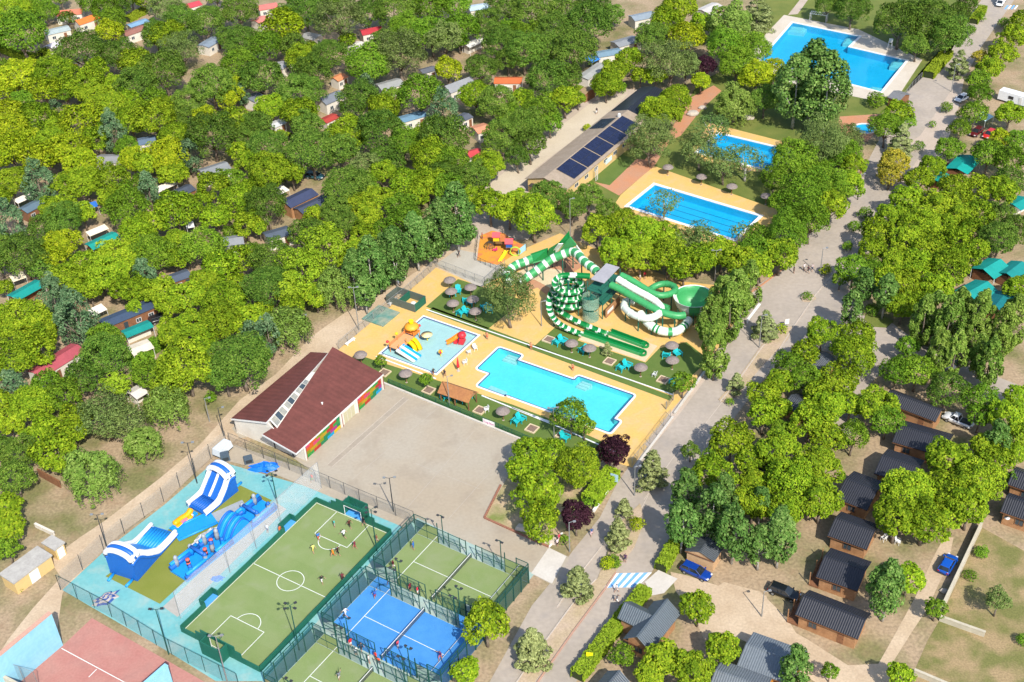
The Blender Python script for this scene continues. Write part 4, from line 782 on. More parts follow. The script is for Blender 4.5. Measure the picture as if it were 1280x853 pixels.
def crown(code, rad, seed):
    """crown of radius rad about the origin, built of leaf clumps set round limbs"""
    s = SPEC[code]; rs = np.random.RandomState(seed); zr = s['zr']; sh = s['shape']; rc = s['clump'] * rad
    if sh in ('dome', 'loose', 'open'): rc = max(rc, .5)
    area = 4 * math.pi * rad * rad * (.5 + .5 * zr)
    nc = int({'dome': 46, 'loose': 56, 'open': 34, 'egg': 62, 'plume': 54, 'weep': 52, 'cone': 70}[sh] * (1.25 if rad > 4 else 1) * (.75 if rad < 2 else 1))
    kk = np.arange(nc * 2) + .5; ph = np.arccos(1 - 2 * kk / (nc * 2)); th = kk * 2.39996 + rs.rand() * 6
    d = np.stack([np.cos(th) * np.sin(ph), np.sin(th) * np.sin(ph), np.cos(ph)], 1) + rs.normal(size=(nc * 2, 3)) * .09; d /= np.linalg.norm(d, axis=1)[:, None]; rs.shuffle(d)
    if sh in ('dome', 'loose', 'weep', 'open'):
        d = d[d[:, 2] > -.45]; d = d[:max(nc, int(len(d) * .9))]
        lob = 1 + .14 * np.sin(3 * np.arctan2(d[:, 1], d[:, 0]) + rs.rand() * 6) + .10 * np.sin(5 * d[:, 2] + 7 * d[:, 0] + rs.rand() * 6)
        f = rs.uniform(.64, .84, len(d)) * lob
        if sh in ('loose', 'open'): f = rs.uniform(.45, .92, len(d)) * lob
        C = d * f[:, None] * rad * np.array([1, 1, zr]); RC = rc * rs.uniform(.7, 1.25, len(d))
    elif sh == 'egg':
        d = d[:nc]; h = (d[:, 2] + 1) / 2; wdt = np.interp(h, [0, .12, .35, .65, 1], [.35, .8, 1, .8, .18])
        az = rs.rand(len(d)) * 6.283; f = rs.uniform(.45, .85, len(d)) * wdt
        C = np.stack([np.cos(az) * f * rad, np.sin(az) * f * rad, (h * 2 - 1) * .92 * zr * rad], 1); RC = rc * rs.uniform(.7, 1.2, len(d))
    elif sh == 'plume':
        k = 7; base = np.stack([np.cos(np.arange(k) * 2.4) * rad * .52 * np.sqrt(np.arange(k) / k), np.sin(np.arange(k) * 2.4) * rad * .52 * np.sqrt(np.arange(k) / k)], 1)
        i = rs.randint(0, k, nc); h = rs.rand(nc) ** .9; top = 1 - .35 * np.sqrt(i / k) * rs.uniform(.6, 1, k)[i]
        C = np.stack([base[i, 0] * (1.15 - .35 * h) + rs.normal(size=nc) * .08 * rad, base[i, 1] * (1.15 - .35 * h) + rs.normal(size=nc) * .08 * rad, (-1 + 2 * h * top) * .95 * zr * rad], 1); RC = rc * (1.15 - .7 * h) * rs.uniform(.8, 1.2, nc)
    else:
        lay = np.sort(rs.rand(nc)) ** .8; az = np.arange(nc) * 2.4 + rs.rand(nc); f = (1 - lay) ** .75 * .95 + .05
        out = rs.uniform(.45, 1, nc)
        C = np.stack([np.cos(az) * f * out * rad, np.sin(az) * f * out * rad, (-1 + 2 * lay) * zr * rad - out * f * .18 * rad], 1); RC = rc * (.55 + .8 * (1 - lay))
    nleaf = int(area * s['dens'] * (1.15 if sh != 'open' else 1)); nleaf = min(int(nleaf * 1.15), 14000)
    wgt = RC ** 2; i = rs.choice(len(C), nleaf, p=wgt / wgt.sum())
    dd = unit(rs, nleaf); outw = C / (np.linalg.norm(C, axis=1)[:, None] + 1e-6)
    dd = dd + outw[i] * .55 + np.array([0, 0, .35]); dd /= np.linalg.norm(dd, axis=1)[:, None]
    q = rs.uniform(.55, 1.05, nleaf) ** .7
    sq = {'cone': np.array([1.25, 1.25, .42]), 'plume': np.array([.72, .72, 1.7]), 'egg': np.array([.82, .82, 1.4]) if code == 'L' else np.array([.9, .9, 1.15])}.get(sh, np.array([1, 1, .8]))
    P = C[i] + dd * (RC[i] * q)[:, None] * sq
    N = dd * .85 + rs.normal(size=(nleaf, 3)) * .36 + np.array([.08, -.30, .42]); N /= np.linalg.norm(N, axis=1)[:, None]
    if sh == 'plume': N = dd * np.array([1, 1, .3]) + rs.normal(size=(nleaf, 3)) * .25 + np.array([.05, -.35, .2]); N /= np.linalg.norm(N, axis=1)[:, None]
    S = s['leaf'] * rs.uniform(.75, 1.5, nleaf)
    tone = .12 + .76 * rs.rand(nleaf) + (rs.rand(len(C))[i] - .5) * .3
    if sh in ('weep',):                        # hanging strands
        n2 = int(nleaf * .7); j = rs.randint(0, len(C), n2); edge = .7 + .5 * rs.rand(n2)
        hang = rs.rand(n2) * rad * .75; Q = C[j] * np.array([1, 1, 1]) + outw[j] * np.array([1, 1, .2]) * (RC[j] * edge)[:, None]; az = (rs.rand(n2) * 40).astype(int)
        Q[:, 0] += np.sin(az) * .25; Q[:, 1] += np.cos(az * 1.7) * .25; Q[:, 2] -= hang
        Q = Q[Q[:, 2] > -zr * rad * 1.02]; n2 = len(Q)
        Nn = Q * np.array([1, 1, .2]) / rad + rs.normal(size=(n2, 3)) * .3; Nn /= np.linalg.norm(Nn, axis=1)[:, None]
        P = np.concatenate([P, Q]); N = np.concatenate([N, Nn]); S = np.concatenate([S, s['leaf'] * rs.uniform(.6, 1.1, n2)]); tone = np.concatenate([tone, .35 + .5 * rs.rand(n2)])
    keep = P[:, 2] > -zr * rad * 1.08; P, N, S, tone = P[keep], N[keep], S[keep], tone[keep]
    return P, N, S, tone, C
def make_tree_kit(code, rad, seed):
    P, N, S, tone, C = crown(code, rad, seed); rs = np.random.RandomState(seed + 5); s = SPEC[code]
    zc = s['stem'] + s['zr'] * rad
    P = P + np.array([0, 0, zc]); cm = leaf_mesh('crown', P, N, S, tone, lm[code], rs, 1.35 if code not in 'WCL' else 2.0, 1.2 if code == 'L' else 0.0)
    b = MB(); r0 = .06 + .045 * rad if code not in 'SZ' else .05; top = zc + (.1 if s['shape'] in ('dome', 'loose', 'open', 'weep') else s['zr'] * .3) * rad
    lean = rs.normal(size=2) * .05 * rad
    path = [(0, 0, -.1), (lean[0] * .3, lean[1] * .3, s['stem'] * .6), (lean[0] * .6, lean[1] * .6, s['stem'] + .1), (lean[0], lean[1], (s['stem'] + top) / 2), (lean[0] * .5, lean[1] * .5, top)]
    b.tube(path, [r0 * 1.35, r0, r0 * .9, r0 * .6, r0 * .25], 7)
    far = C[np.argsort(-np.linalg.norm(C[:, :2], axis=1))][:12:2] + np.array([0, 0, zc])
    for e in far:
        z0 = s['stem'] + rs.uniform(0, .3) * rad; b.tube([(lean[0] * .6, lean[1] * .6, z0), (e[0] * .5, e[1] * .5, (z0 + e[2]) / 2 + .1 * rad), tuple(e)], [r0 * .5, r0 * .33, r0 * .12], 5)
    tm = b.mesh('trunk', m_palebark if code in 'EKP' and code != 'P' else m_bark, True)
    return cm, tm, rad, zc
SIZES = {'P': (2.2, 3.2, 4.2, 5.2), 'D': (2.2, 3.3, 4.6), 'M': (1.8, 3.0, 4.2), 'O': (2.6, 4.2, 6), 'G': (1.8, 2.7, 3.6), 'E': (2.2, 3.0, 3.8), 'L': (1.7, 2.3, 3.0), 'Y': (2.2, 3.5), 'B': (2.5, 4), 'W': (2.6, 3.8), 'C': (1.6, 2.6, 3.6), 'R': (2.8,), 'A': (1.5, 3.0), 'S': (.6, 1.1), 'Z': (.6, 1.1), 'K': (2.2, 3.4)}
KITS = {}
def kit(code, rad):
    sizes = SIZES[code]; q = min(sizes, key=lambda t: abs(math.log(t / rad))); v = rnd.randrange(3 if code in 'PDM' else 2)
    if (code, q, v) not in KITS: KITS[code, q, v] = make_tree_kit(code, q, hash((ord(code), int(q * 10), v)) % 100000)
    return KITS[code, q, v]
TREES = []
GROW = {'C': 1.05, 'S': 1.0, 'Z': 1.0, 'L': 1.32, 'K': 1.05, 'E': 1.12}
def tree(code, x, y, rpx, sy=1.0):
    """x, y = where the middle of the crown is seen, rpx = its half width there"""
    for _ in range(2):
        for hx, hy in HOMEPX:
            dx, dy = x - hx, (y - hy); dd = math.hypot(dx, dy); lim = rpx * .95 + 3
            if dd < lim and code not in 'SZR':
                k = min(lim - dd, 7) / max(dd, 1); x += dx * k; y += dy * k
                if dd < lim * .6: rpx *= .9
    s = SPEC[code]; zc = 4.0; rpx = rpx * GROW.get(code, 1.06)
    for _ in range(3):
        rm = rpx * mpp(x, y, zc); zc = s['stem'] * min(1, .4 + rm / 4) + s['zr'] * rm
    p = g(x, y, zc); k = kit(code, rm); f = rm / k[2]
    root = bpy.data.objects.new(s['name'], None); COL.objects.link(root); root.empty_display_size = .5
    root.location = (p.x, p.y, 0); root.rotation_euler[2] = rnd.uniform(0, 6.28)
    root.scale = (f, f * rnd.uniform(.92, 1.08), zc / k[3] * sy * rnd.uniform(.92, 1.1)); root['category'] = 'tree' if code not in 'SZ' else 'shrub'
    c = link('crown', k[0], root); t = link('trunk', k[1], root)
    off = rpx * .9 if code not in 'SZ' else 0; TREES.append((root, code, x, y + off, rm, off, rpx)); return root
TILES = {
 (0, 0, 4): "P 60 60 90;M 120 170 125;M 225 50 60;D 330 90 50;M 20 330 45;D 400 240 115;Y 545 155 70;D 600 260 90;M 450 20 60;M 520 40 60;D 610 35 45;M 560 95 75;O 830 30 90;D 740 170 80;P 840 180 88;O 905 240 95;P 680 310 80;D 820 365 112;D 690 425 92;P 580 420 62;D 1020 90 92;D 910 110 80;D 1130 190 62;D 1210 60 90;D 1215 220 90;M 1195 320 88;D 1060 430 112;D 940 520 92;Y 1145 480 62;G 1215 470 40;Y 80 390 98;Y 30 460 60;P 270 360 98;P 420 410 100;Y 230 460 78;P 460 470 72;Y 45 560 82;M 110 500 58;P 190 590 90;G 280 560 55;Y 400 610 100;P 560 540 80;P 640 510 60;G 560 660 72;P 660 610 80;P 760 620 108;M 770 495 58;P 860 540 60;Y 60 640 88;Y 125 705 80;Y 55 770 88;P 250 720 80;Y 350 760 98;P 480 700 68;M 650 730 58;Y 200 800 90;Y 450 810 96;D 25 800 45;Y 640 800 70;Y 770 740 88;P 880 690 80;Y 850 810 78;G 945 780 62;P 740 820 70;D 1060 670 125;Y 1025 595 60;P 1170 600 70;D 1245 620 55;P 1190 760 52;P 1245 815 60;D 900 600 40;M 330 470 50",
 (320, 0, 4): "D 100 45 60;Y 140 140 98;M 50 230 80;D 190 230 70;O 420 90 125;D 250 60 90;M 345 20 80;D 560 60 90;D 690 50 108;M 870 40 100;M 985 25 80;D 1230 35 88;D 1150 110 80;M 1040 110 98;M 760 150 90;O 720 260 135;M 880 170 98;O 945 205 90;Y 960 350 68;D 350 250 90;P 270 235 50;P 220 300 70;M 560 330 108;P 470 230 48;D 60 380 108;D 280 370 98;D 220 460 108;D 500 490 105;G 570 440 60;P 60 520 80;P 220 570 88;D 285 620 88;P 640 560 78;P 450 650 98;D 620 670 118;M 740 710 80;M 810 450 118;M 680 490 58;G 940 550 88;D 960 680 125;P 840 680 60;D 1130 340 80;P 1100 475 78;D 1210 490 98;M 1270 570 60;D 1220 690 90;D 1200 220 88;M 1270 150 60;D 30 620 70;D 60 750 98;D 280 770 125;D 420 760 80;P 130 830 60;O 540 830 80;P 880 790 105;M 1000 800 90;P 1140 810 80;D 1260 300 62;D 620 190 70;M 1050 230 45",
 (640, 0, 4): "D 100 60 108;M 60 170 80;D 270 60 80;D 400 30 90;D 220 150 98;D 385 120 120;D 60 260 98;D 190 240 90;D 310 270 108;D 180 410 105;D 290 385 70;D 700 190 78;P 830 50 88;P 755 110 80;Y 870 190 88;O 790 300 125;P 950 130 60;W 1090 110 105;C 1225 40 85;R 960 330 52;M 1060 240 88;M 1200 240 88;M 1120 310 88;Y 1225 380 78;W 1110 515 88;P 440 400 78;P 520 350 68;P 590 300 60;P 820 500 78;P 755 560 88;P 690 535 80;O 690 690 120;P 50 510 70;P 265 500 72;M 140 560 88;D 60 640 98;M 190 610 60;D 90 725 80;D 30 785 60;P 640 385 45;P 720 385 50;Y 945 400 48;K 1000 640 100;O 940 740 85;K 1170 790 100;O 1060 820 78;D 1262 500 72;M 330 490 40;D 500 70 60;O 870 330 70",
 (960, 0, 4): "D 420 45 82;D 300 20 70;D 660 110 120;D 800 100 140;D 745 220 68;D 900 170 108;E 140 440 105;E 225 390 112;E 295 450 118;Y 30 350 55;C 960 310 60;A 1060 280 38;M 1050 400 58;M 1060 470 56;P 1110 340 60;P 1170 270 68;P 1230 180 66;P 1270 100 60;M 1030 560 66;M 960 640 52;M 910 740 66;P 1210 570 68;Y 1140 690 52;M 1260 700 68;M 1100 780 78;M 1200 810 78;P 650 560 68;M 560 640 78;C 670 700 70;A 630 810 74;P 820 840 62;O 270 720 120;O 400 690 78;M 120 800 105;P 430 820 60;D 960 60 60;M 700 610 40;D 1000 20 50",
 (0, 213, 4): "P 50 70 90;G 190 60 80;G 70 230 105;D 110 420 118;P 320 70 70;P 420 60 90;P 560 50 80;M 700 70 60;P 290 180 80;D 330 260 98;P 560 140 70;M 640 190 105;G 740 90 58;Y 300 370 88;P 430 240 58;P 760 270 80;P 690 320 88;P 880 200 105;P 1000 150 60;P 1060 90 80;P 1080 230 70;M 1150 40 70;P 1190 150 88;P 1250 90 60;P 1230 270 66;M 1040 370 105;P 880 370 80;M 760 410 105;P 560 420 108;P 340 540 98;P 430 480 80;P 540 530 98;P 620 600 68;G 720 520 68;G 270 640 98;G 380 745 105;P 820 590 78;P 850 680 68;P 930 640 88;P 1100 490 88;P 1200 440 88;M 1255 420 58;P 100 720 125;P 200 790 88;P 25 580 42;M 530 840 78;P 850 800 78;P 960 790 88;P 1120 650 105;P 1100 770 98;P 1220 740 88;G 1255 830 68;P 860 30 70;P 30 790 60;M 1150 320 40;P 1180 560 56;P 660 700 40",
 (320, 213, 4): "P 90 50 108;D 70 180 98;P 15 290 40;P 260 200 58;D 440 90 125;M 550 60 60;P 500 170 68;D 400 210 78;P 600 150 80;P 760 60 88;M 720 170 80;P 860 70 88;M 950 95 78;D 940 25 88;D 1100 20 78;P 560 240 68;M 750 250 105;E 1000 220 95;E 920 260 85;E 860 330 72;E 800 350 72;E 690 420 80;E 640 420 70;E 570 480 84;E 490 520 70;E 540 600 50;D 260 310 88;B 340 390 118;B 230 510 108;D 90 440 108;D 60 580 118;B 170 590 80;W 390 590 88;W 150 770 105;P 35 690 50;G 60 820 80;P 330 290 48;P 1170 180 84;P 1265 200 78;P 1090 120 60",
 (640, 213, 4): "P 110 240 108;P 30 170 72;D 180 120 88;D 300 190 66;D 380 130 66;D 480 220 66;P 430 290 82;P 560 290 88;P 650 330 98;P 520 400 84;P 640 430 88;P 750 330 84;P 780 430 95;O 850 340 70;P 860 480 88;O 955 350 66;P 930 440 84;P 1050 410 88;P 1130 470 86;M 1210 400 84;P 1235 490 66;K 760 160 84;K 940 290 60;K 1150 310 60;L 1190 560 58;L 1125 605 62;L 1055 640 62;L 1000 735 62;L 1085 715 66;C 1265 770 62;M 1240 330 66",
 (960, 213, 4): "M 180 130 112;M 330 80 92;M 90 320 95;P 60 420 88;M 210 260 92;P 310 180 80;P 400 80 78;M 130 240 78;M 30 50 60;A 610 20 62;P 760 60 66;P 700 150 76;P 620 230 78;P 540 320 78;P 520 400 66;M 430 490 78;E 480 570 56;E 590 610 58;P 900 90 86;P 850 180 86;P 760 280 92;P 870 280 84;P 700 360 84;P 800 390 86;P 640 480 76;P 740 480 86;P 690 570 76;P 900 490 94;P 980 440 76;P 850 600 84;P 1060 90 84;P 1160 110 78;P 1050 220 84;P 1020 310 66;D 1160 230 76;D 1150 350 86;D 1240 300 78;L 780 740 60;L 850 700 54;L 910 770 64;L 960 720 56;L 1060 750 62;L 1030 820 50;P 1240 600 76;L 1230 740 66;L 1180 800 58;E 420 690 58;P 270 810 76;P 450 830 86;D 1200 50 78;M 360 540 40",
 (0, 426, 3.9875): "P 60 90 115;P 200 60 95;G 60 230 80;D 520 80 120;D 420 180 95;M 220 200 85;M 310 270 95;P 150 320 105;P 40 410 78;B 580 220 66;O 520 360 120;O 620 380 110;P 230 430 68;P 280 560 105;W 450 660 118;W 710 500 86;D 90 560 88;D 70 680 88;P 30 820 78;B 850 230 100;W 830 320 98;P 930 140 135;D 1200 100 150;D 1120 170 95;M 720 110 58",
 (0, 640, 4): "P 30 70 82;M 40 190 58",
 (640, 426, 3.9875): "M 290 380 84;M 360 430 50;P 90 560 84;P 210 570 84;P 330 620 112;P 50 640 76;P 130 760 112;R 510 560 78;C 700 640 84;C 560 830 46;M 850 210 56;C 1120 205 48;L 1010 60 60;P 1090 500 98;P 1000 660 105;E 870 740 72;P 1210 700 76;P 1250 370 76;E 1060 770 66;P 1200 810 84;D 890 545 42;E 1240 800 56",
 (960, 426, 3.9875): "P 60 210 66;P 190 60 66;M 190 190 76;P 50 330 66;P 430 80 104;P 340 200 94;M 700 30 56;M 640 160 76;M 740 150 86;D 900 230 100;M 1060 300 84;L 930 80 52;L 850 60 52;L 1110 110 56;L 1060 60 50;E 1150 470 66;P 1200 400 96;P 1250 290 66;P 540 320 96;M 590 400 72;M 420 480 76;P 120 700 130;P 250 620 112;P 210 400 98;P 60 560 108;P 900 600 112;P 1040 700 125;P 900 750 112;P 700 760 118;P 1000 830 105;P 260 800 98;P 1245 560 50;M 60 440 50",
 (640, 640, 4): "C 330 340 88;C 100 660 105;C 530 110 72;E 850 40 88;E 1110 90 92;E 1240 150 70;P 930 480 78;M 550 710 58;P 760 730 92;P 690 810 70;P 900 790 105;P 1060 680 78;P 140 60 92;R 320 30 74",
 (320, 640, 4): "P 1150 560 112;P 1045 790 66",
 (960, 640, 4): "E 60 120 84;E 600 380 92;P 700 330 78;P 640 40 108;P 780 50 112;P 900 20 70;M 840 480 52;O 1150 440 62;E 140 780 74;P 660 820 62;M 310 800 40",
}
for (ox, oy, sc_), txt in TILES.items():
    for it in txt.split(';'):
        c, a, b, r = it.split(); tree(c, ox + float(a) / sc_, oy + float(b) / sc_, float(r) / sc_)
for c, x, y, r in (('O', 636, 372, 34), ('M', 1225, 520, 16), ('P', 1272, 545, 20), ('M', 1268, 600, 10)): tree(c, x, y, r)
# shrubs and young trees planted in squares round the pool
for c, x, y, r in (('Z', 734, 160, 5), ('S', 1183, 135, 7), ('S', 1165, 156, 4), ('S', 1059, 308, 6), ('Z', 1032, 338, 7), ('S', 1068, 283, 7), ('S', 1082, 268, 8), ('S', 1009, 370, 5), ('S', 1149, 183, 6), ('Z', 761, 115, 8), ('S', 774, 109, 8), ('Z', 977, 411, 5), ('S', 1095, 125, 11), ('Z', 759, 704, 9), ('S', 768, 703, 8), ('Z', 796, 656, 9), ('S', 1227, 690, 8), ('S', 1213, 719, 6), ('S', 263, 497, 7), ('S', 24, 735, 4), ('S', 705, 675, 5), ('S', 912, 503, 4), ('S', 1214, 38, 6), ('S', 1225, 22, 6), ('S', 1255, 30, 7), ('S', 1090, 388, 8), ('M', 476, 452, 7), ('M', 533, 474, 8), ('C', 759, 436, 7), ('S', 1280, 800, 8), ('S', 1110, 712, 6), ('S', 745, 617, 10), ('S', 752, 608, 9), ('S', 738, 627, 9), ('S', 1140, 268, 6)): tree(c, x, y, r)
# the woods close up: trees wherever the canopy would otherwise gape
BARE = [(15, 70), (130, 98), (150, 104), (268, 40), (365, 184), (388, 222), (592, 75), (582, 78), (125, 265), (270, 340), (80, 530), (45, 590), (165, 470), (640, 110), (60, 60), (232, 172), (130, 285), (18, 345), (120, 388), (575, 232), (545, 20), (1095, 570), (1082, 515), (1072, 470), (1090, 590), (1100, 440), (1210, 555), (1180, 530), (1195, 525), (1075, 545), (880, 690)]
WOODS = [([(-5, -5), (640, -5), (640, 60), (610, 170), (560, 232), (470, 318), (380, 380), (330, 420), (240, 455), (150, 520), (60, 570), (-5, 590)], 'PYDM'), ([(1065, 330), (1120, 245), (1180, 215), (1285, 225), (1285, 318), (1215, 312), (1195, 370), (1140, 392), (1090, 372)], 'PPM'), ([(905, 545), (960, 478), (1040, 408), (1062, 440), (1088, 468), (1062, 540), (1048, 590), (1015, 640), (1000, 690), (955, 690), (905, 660), (858, 650), (868, 600)], 'PME'), ([(1215, 470), (1285, 500), (1285, 580), (1235, 575), (1215, 540)], 'PM'), ([(1130, 590), (1240, 560), (1245, 640), (1210, 655), (1110, 660)], 'P'), ([(1005, 250), (1060, 205), (1070, 180), (1035, 170), (985, 215), (960, 300), (975, 325)], 'MP')]
for poly, kinds in WOODS:
    xs, ys = [p[0] for p in poly], [p[1] for p in poly]; yy = min(ys)
    while yy < max(ys):
        step = 11 + 5 * max(yy, 0) / 500; xx = min(xs)
        while xx < max(xs):
            x, y = xx + rnd.uniform(-4, 4), yy + rnd.uniform(-3, 3)
            if inside(x, y, poly) and all(math.hypot(x - a, (y - b) * (1.25 if y < b else .8)) > 25 for a, b in HOMEPX) and all(math.hypot(x - a, y - b) > 15 for a, b in BARE):
                near = sorted(((math.hypot(x - t[2], (y - (t[3] - t[5])) * 1.1) / t[6], t[1]) for t in TREES if t[1] not in 'SZ'))[:2]
                if near and near[0][0] > (1.2 if 'E' in kinds or min(xs) > 1100 else .96): tree(near[0][1] if near[0][1] in kinds else kinds[0], x, y, step * rnd.uniform(1.0, 1.3))
            xx += step
        yy += step * .8
# hedges: clipped boxes of leaves
def hedge(label, pts, wid, h, m, seed, group=None):
    P = [g(*p) for p in pts]; c = P[0].copy(); rs = np.random.RandomState(seed); root = thing('hedge', label, 'hedge', c, 0, group)
    core = MB(); A = []
    for a, b in zip(P, P[1:]):
        d = b - a; L = d.length; u = d / L; v = Vector((-u.y, u.x, 0)); M = Matrix.Translation(a - c) @ Matrix(((u.x, v.x, 0, 0), (u.y, v.y, 0, 0), (0, 0, 1, 0), (0, 0, 0, 1)))
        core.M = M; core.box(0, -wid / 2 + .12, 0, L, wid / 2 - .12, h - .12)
        n = int((L * wid + 2 * L * h) * 80); f = rs.rand(n); top = rs.rand(n) < wid / (wid + 2 * h)
        x = rs.rand(n) * (L + .3) - .15; wob = .12 * np.sin(x * 1.7 + seed) + .08 * np.sin(x * 4.1)
        y = np.where(top, (rs.rand(n) - .5) * wid, np.sign(rs.rand(n) - .5) * wid / 2 + wob * .5); z = np.where(top, h + wob * .6, rs.rand(n) * h) + rs.normal(size=n) * .06; y = y + rs.normal(size=n) * .06
        Nn = np.stack([rs.normal(size=n) * .4, np.where(top, 0, np.sign(y)) + rs.normal(size=n) * .4, np.where(top, 1, .35) + rs.normal(size=n) * .3], 1); Nn /= np.linalg.norm(Nn, axis=1)[:, None]
        Mn = np.array(M); Q = np.stack([x, y, z], 1) @ Mn[:3, :3].T + Mn[:3, 3]; A.append((Q, Nn @ Mn[:3, :3].T, rs.uniform(.16, .32, n), .25 + .6 * rs.rand(n)))
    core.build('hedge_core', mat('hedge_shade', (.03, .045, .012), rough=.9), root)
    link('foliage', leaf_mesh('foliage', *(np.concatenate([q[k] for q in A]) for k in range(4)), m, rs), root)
lm_hedge = leafmat('leaf_hedge', (.110, .170, .010), (.190, .270, .016), (.290, .350, .032), .2, .05)
hedge('long clipped bright green hedge along the road below the crossing', [(722, 850), (760, 800), (782, 772), (806, 742)], 1.9, 1.5, lm_hedge, 1)
hedge('short clipped green hedge along the road above the crossing', [(826, 714), (838, 694), (850, 674)], 1.8, 1.5, lm_hedge, 2)
hedge('clipped hedge beside the pale pool terrace and road', [(1160, 98), (1172, 84), (1184, 71)], 2.6, 1.8, lm_hedge, 3)
hedge('small clipped hedge near the parked camper van', [(1216, 30), (1228, 14)], 2.2, 1.5, lm_hedge, 4)
hedge('low hedge along the pale lane at the top left corner', [(0, 62), (22, 72), (48, 76)], 2.2, 1.6, lm_hedge, 5)
hedge('low hedge beside the white mobile home in the top left woods', [(52, 72), (75, 60)], 2.2, 1.6, lm_hedge, 6)
hedge('low hedge between caravans under the top left trees', [(160, 28), (182, 16)], 2.2, 1.6, lm_hedge, 7)
hedge('green hedge beside the entrance path and purple plum tree', [(737, 633), (750, 615), (766, 597)], 2.4, 2.0, lm['B'], 8)
hedge('hedge above the pale lane between mobile homes', [(338, 168), (362, 176)], 2, 1.5, lm_hedge, 9)
hedge('leafy hedge beside the white-roofed tent', [(160, 458), (180, 448), (200, 432)], 2.6, 1.8, lm['M'], 10)
hedge('yellow green hedge along the concrete service yard', [(700, 130), (715, 122), (726, 116)], 2.4, 1.8, lm_hedge, 11)
# ================================================================ SPORTS GROUND
m_green = mat('court_green', (.012, .115, .075), (.015, .13, .085), rough=.55, fine=3, famt=.08, obj=True)
m_post = mat('green_steel', (.012, .075, .06), rough=.5, fine=3, famt=.1, obj=True)
m_galv = mat('galvanised_steel', (.36, .37, .37), rough=.45, metal=.5, fine=3, famt=.08, obj=True)
m_mesh = seethrough('green_wire_mesh', (.02, .11, .09), .26)
m_greymesh = seethrough('grey_wire_mesh', (.22, .23, .22), .20)
m_netting = seethrough('white_netting', (.74, .78, .80), .22, .9)
m_blacknet = seethrough('black_netting', (.06, .07, .07), .62, .9)
m_pane = glassy('court_glass', (.30, .62, .56), (.84, .96, .93), ior=1.3, rough=.02, keep=.07)
FA = -.584; fa = Vector((math.cos(FA), math.sin(FA), 0)); fb = Vector((-math.sin(FA), math.cos(FA), 0)); FWd, FLn = 14.49, 30.22
fc = Vector((-31.894, 150.352, 0)) + fa * FWd / 2 - fb * FLn / 2
fp = thing('football_court', 'small green football court with white lines and dark green boards', 'sports court', (fc.x, fc.y, 0), FA)
W2, L2 = FWd / 2, FLn / 2
m_pitch2 = mat('pitch_turf_roll', (.185, .255, .083), (.21, .27, .10), rough=.9, scale=.35, fine=9, famt=.09, stain=((.25, .29, .15), .18, .7))
for k in range(8): MB().box(-W2, -L2 + FLn * k / 8, .0, W2, -L2 + FLn * (k + 1) / 8, .09).build('turf_roll', m_pitch if k % 2 else m_pitch2, fp)
def ln(b, x0, y0, x1, y1, wd=.1, z=.095):
    a, c = Vector((x0, y0)), Vector((x1, y1)); u = (c - a).normalized(); n = Vector((-u.y, u.x)) * wd / 2
    b.poly([(*(a - n), z), (*(c - n), z), (*(c + n), z), (*(a + n), z)])
def arcline(b, cx, cy, r, a0, a1, n=24, wd=.1, z=.095):
    for k in range(n):
        t0 = a0 + (a1 - a0) * k / n; t1 = a0 + (a1 - a0) * (k + 1) / n
        b.poly([(cx + (r - wd / 2) * math.cos(t0), cy + (r - wd / 2) * math.sin(t0), z), (cx + (r + wd / 2) * math.cos(t0), cy + (r + wd / 2) * math.sin(t0), z), (cx + (r + wd / 2) * math.cos(t1), cy + (r + wd / 2) * math.sin(t1), z), (cx + (r - wd / 2) * math.cos(t1), cy + (r - wd / 2) * math.sin(t1), z)])
b = MB(); ln(b, -W2, 0, W2, 0); b.build('halfway_line', m_line, fp)
b = MB(); arcline(b, 0, 0, 2.0, 0, 2 * math.pi, 32); b.build('centre_circle', m_line, fp)
for s in (-1, 1):
    b = MB(); ln(b, -3.1, s * (L2 - .1), -3.1, s * (L2 - 5.6)); ln(b, 3.1, s * (L2 - .1), 3.1, s * (L2 - 5.6)); ln(b, -3.1, s * (L2 - 5.6), 3.1, s * (L2 - 5.6)); b.build('penalty_box', m_line, fp)
    b = MB(); arcline(b, 0, s * (L2 - 5.6), 1.9, math.pi if s > 0 else 0, 2 * math.pi if s > 0 else math.pi); b.build('penalty_arc', m_line, fp)
b = MB()
for x in (-W2 + .12, W2 - .12): ln(b, x, -L2, x, L2, .08)
for y in (-L2 + .12, L2 - .12): ln(b, -W2, y, W2, y, .08)
b.build('touch_line', m_line, fp)
t = .14; H1 = 1.1
def board(x0, y0, x1, y1, h, z0=0): MB().box(x0, y0, z0, x1, y1, h).build('board', m_green, fp)
for x in (-W2 - t, W2):
    n = 12
    for k in range(n):
        y0 = -L2 + FLn * k / n; y1 = -L2 + FLn * (k + 1) / n
        side_gap = x < 0 and k in (2, 9)
        if side_gap:                          # recess with a small blue goal
            board(x - 1.0, y0 - .1, x - .9, y1 + .1, H1 + .2); board(x - .9, y0 - .1, x, y0, H1 + .2); board(x - .9, y1, x, y1 + .1, H1 + .2)
            MB().box(x - .9, y0, .0, x + t, y1, .1).build('recess_floor', plain('#4a9ae0', .7), fp)
        else: board(x, y0 + .01, x + t, y1 - .01, H1 + (.0 if k % 2 else .03))
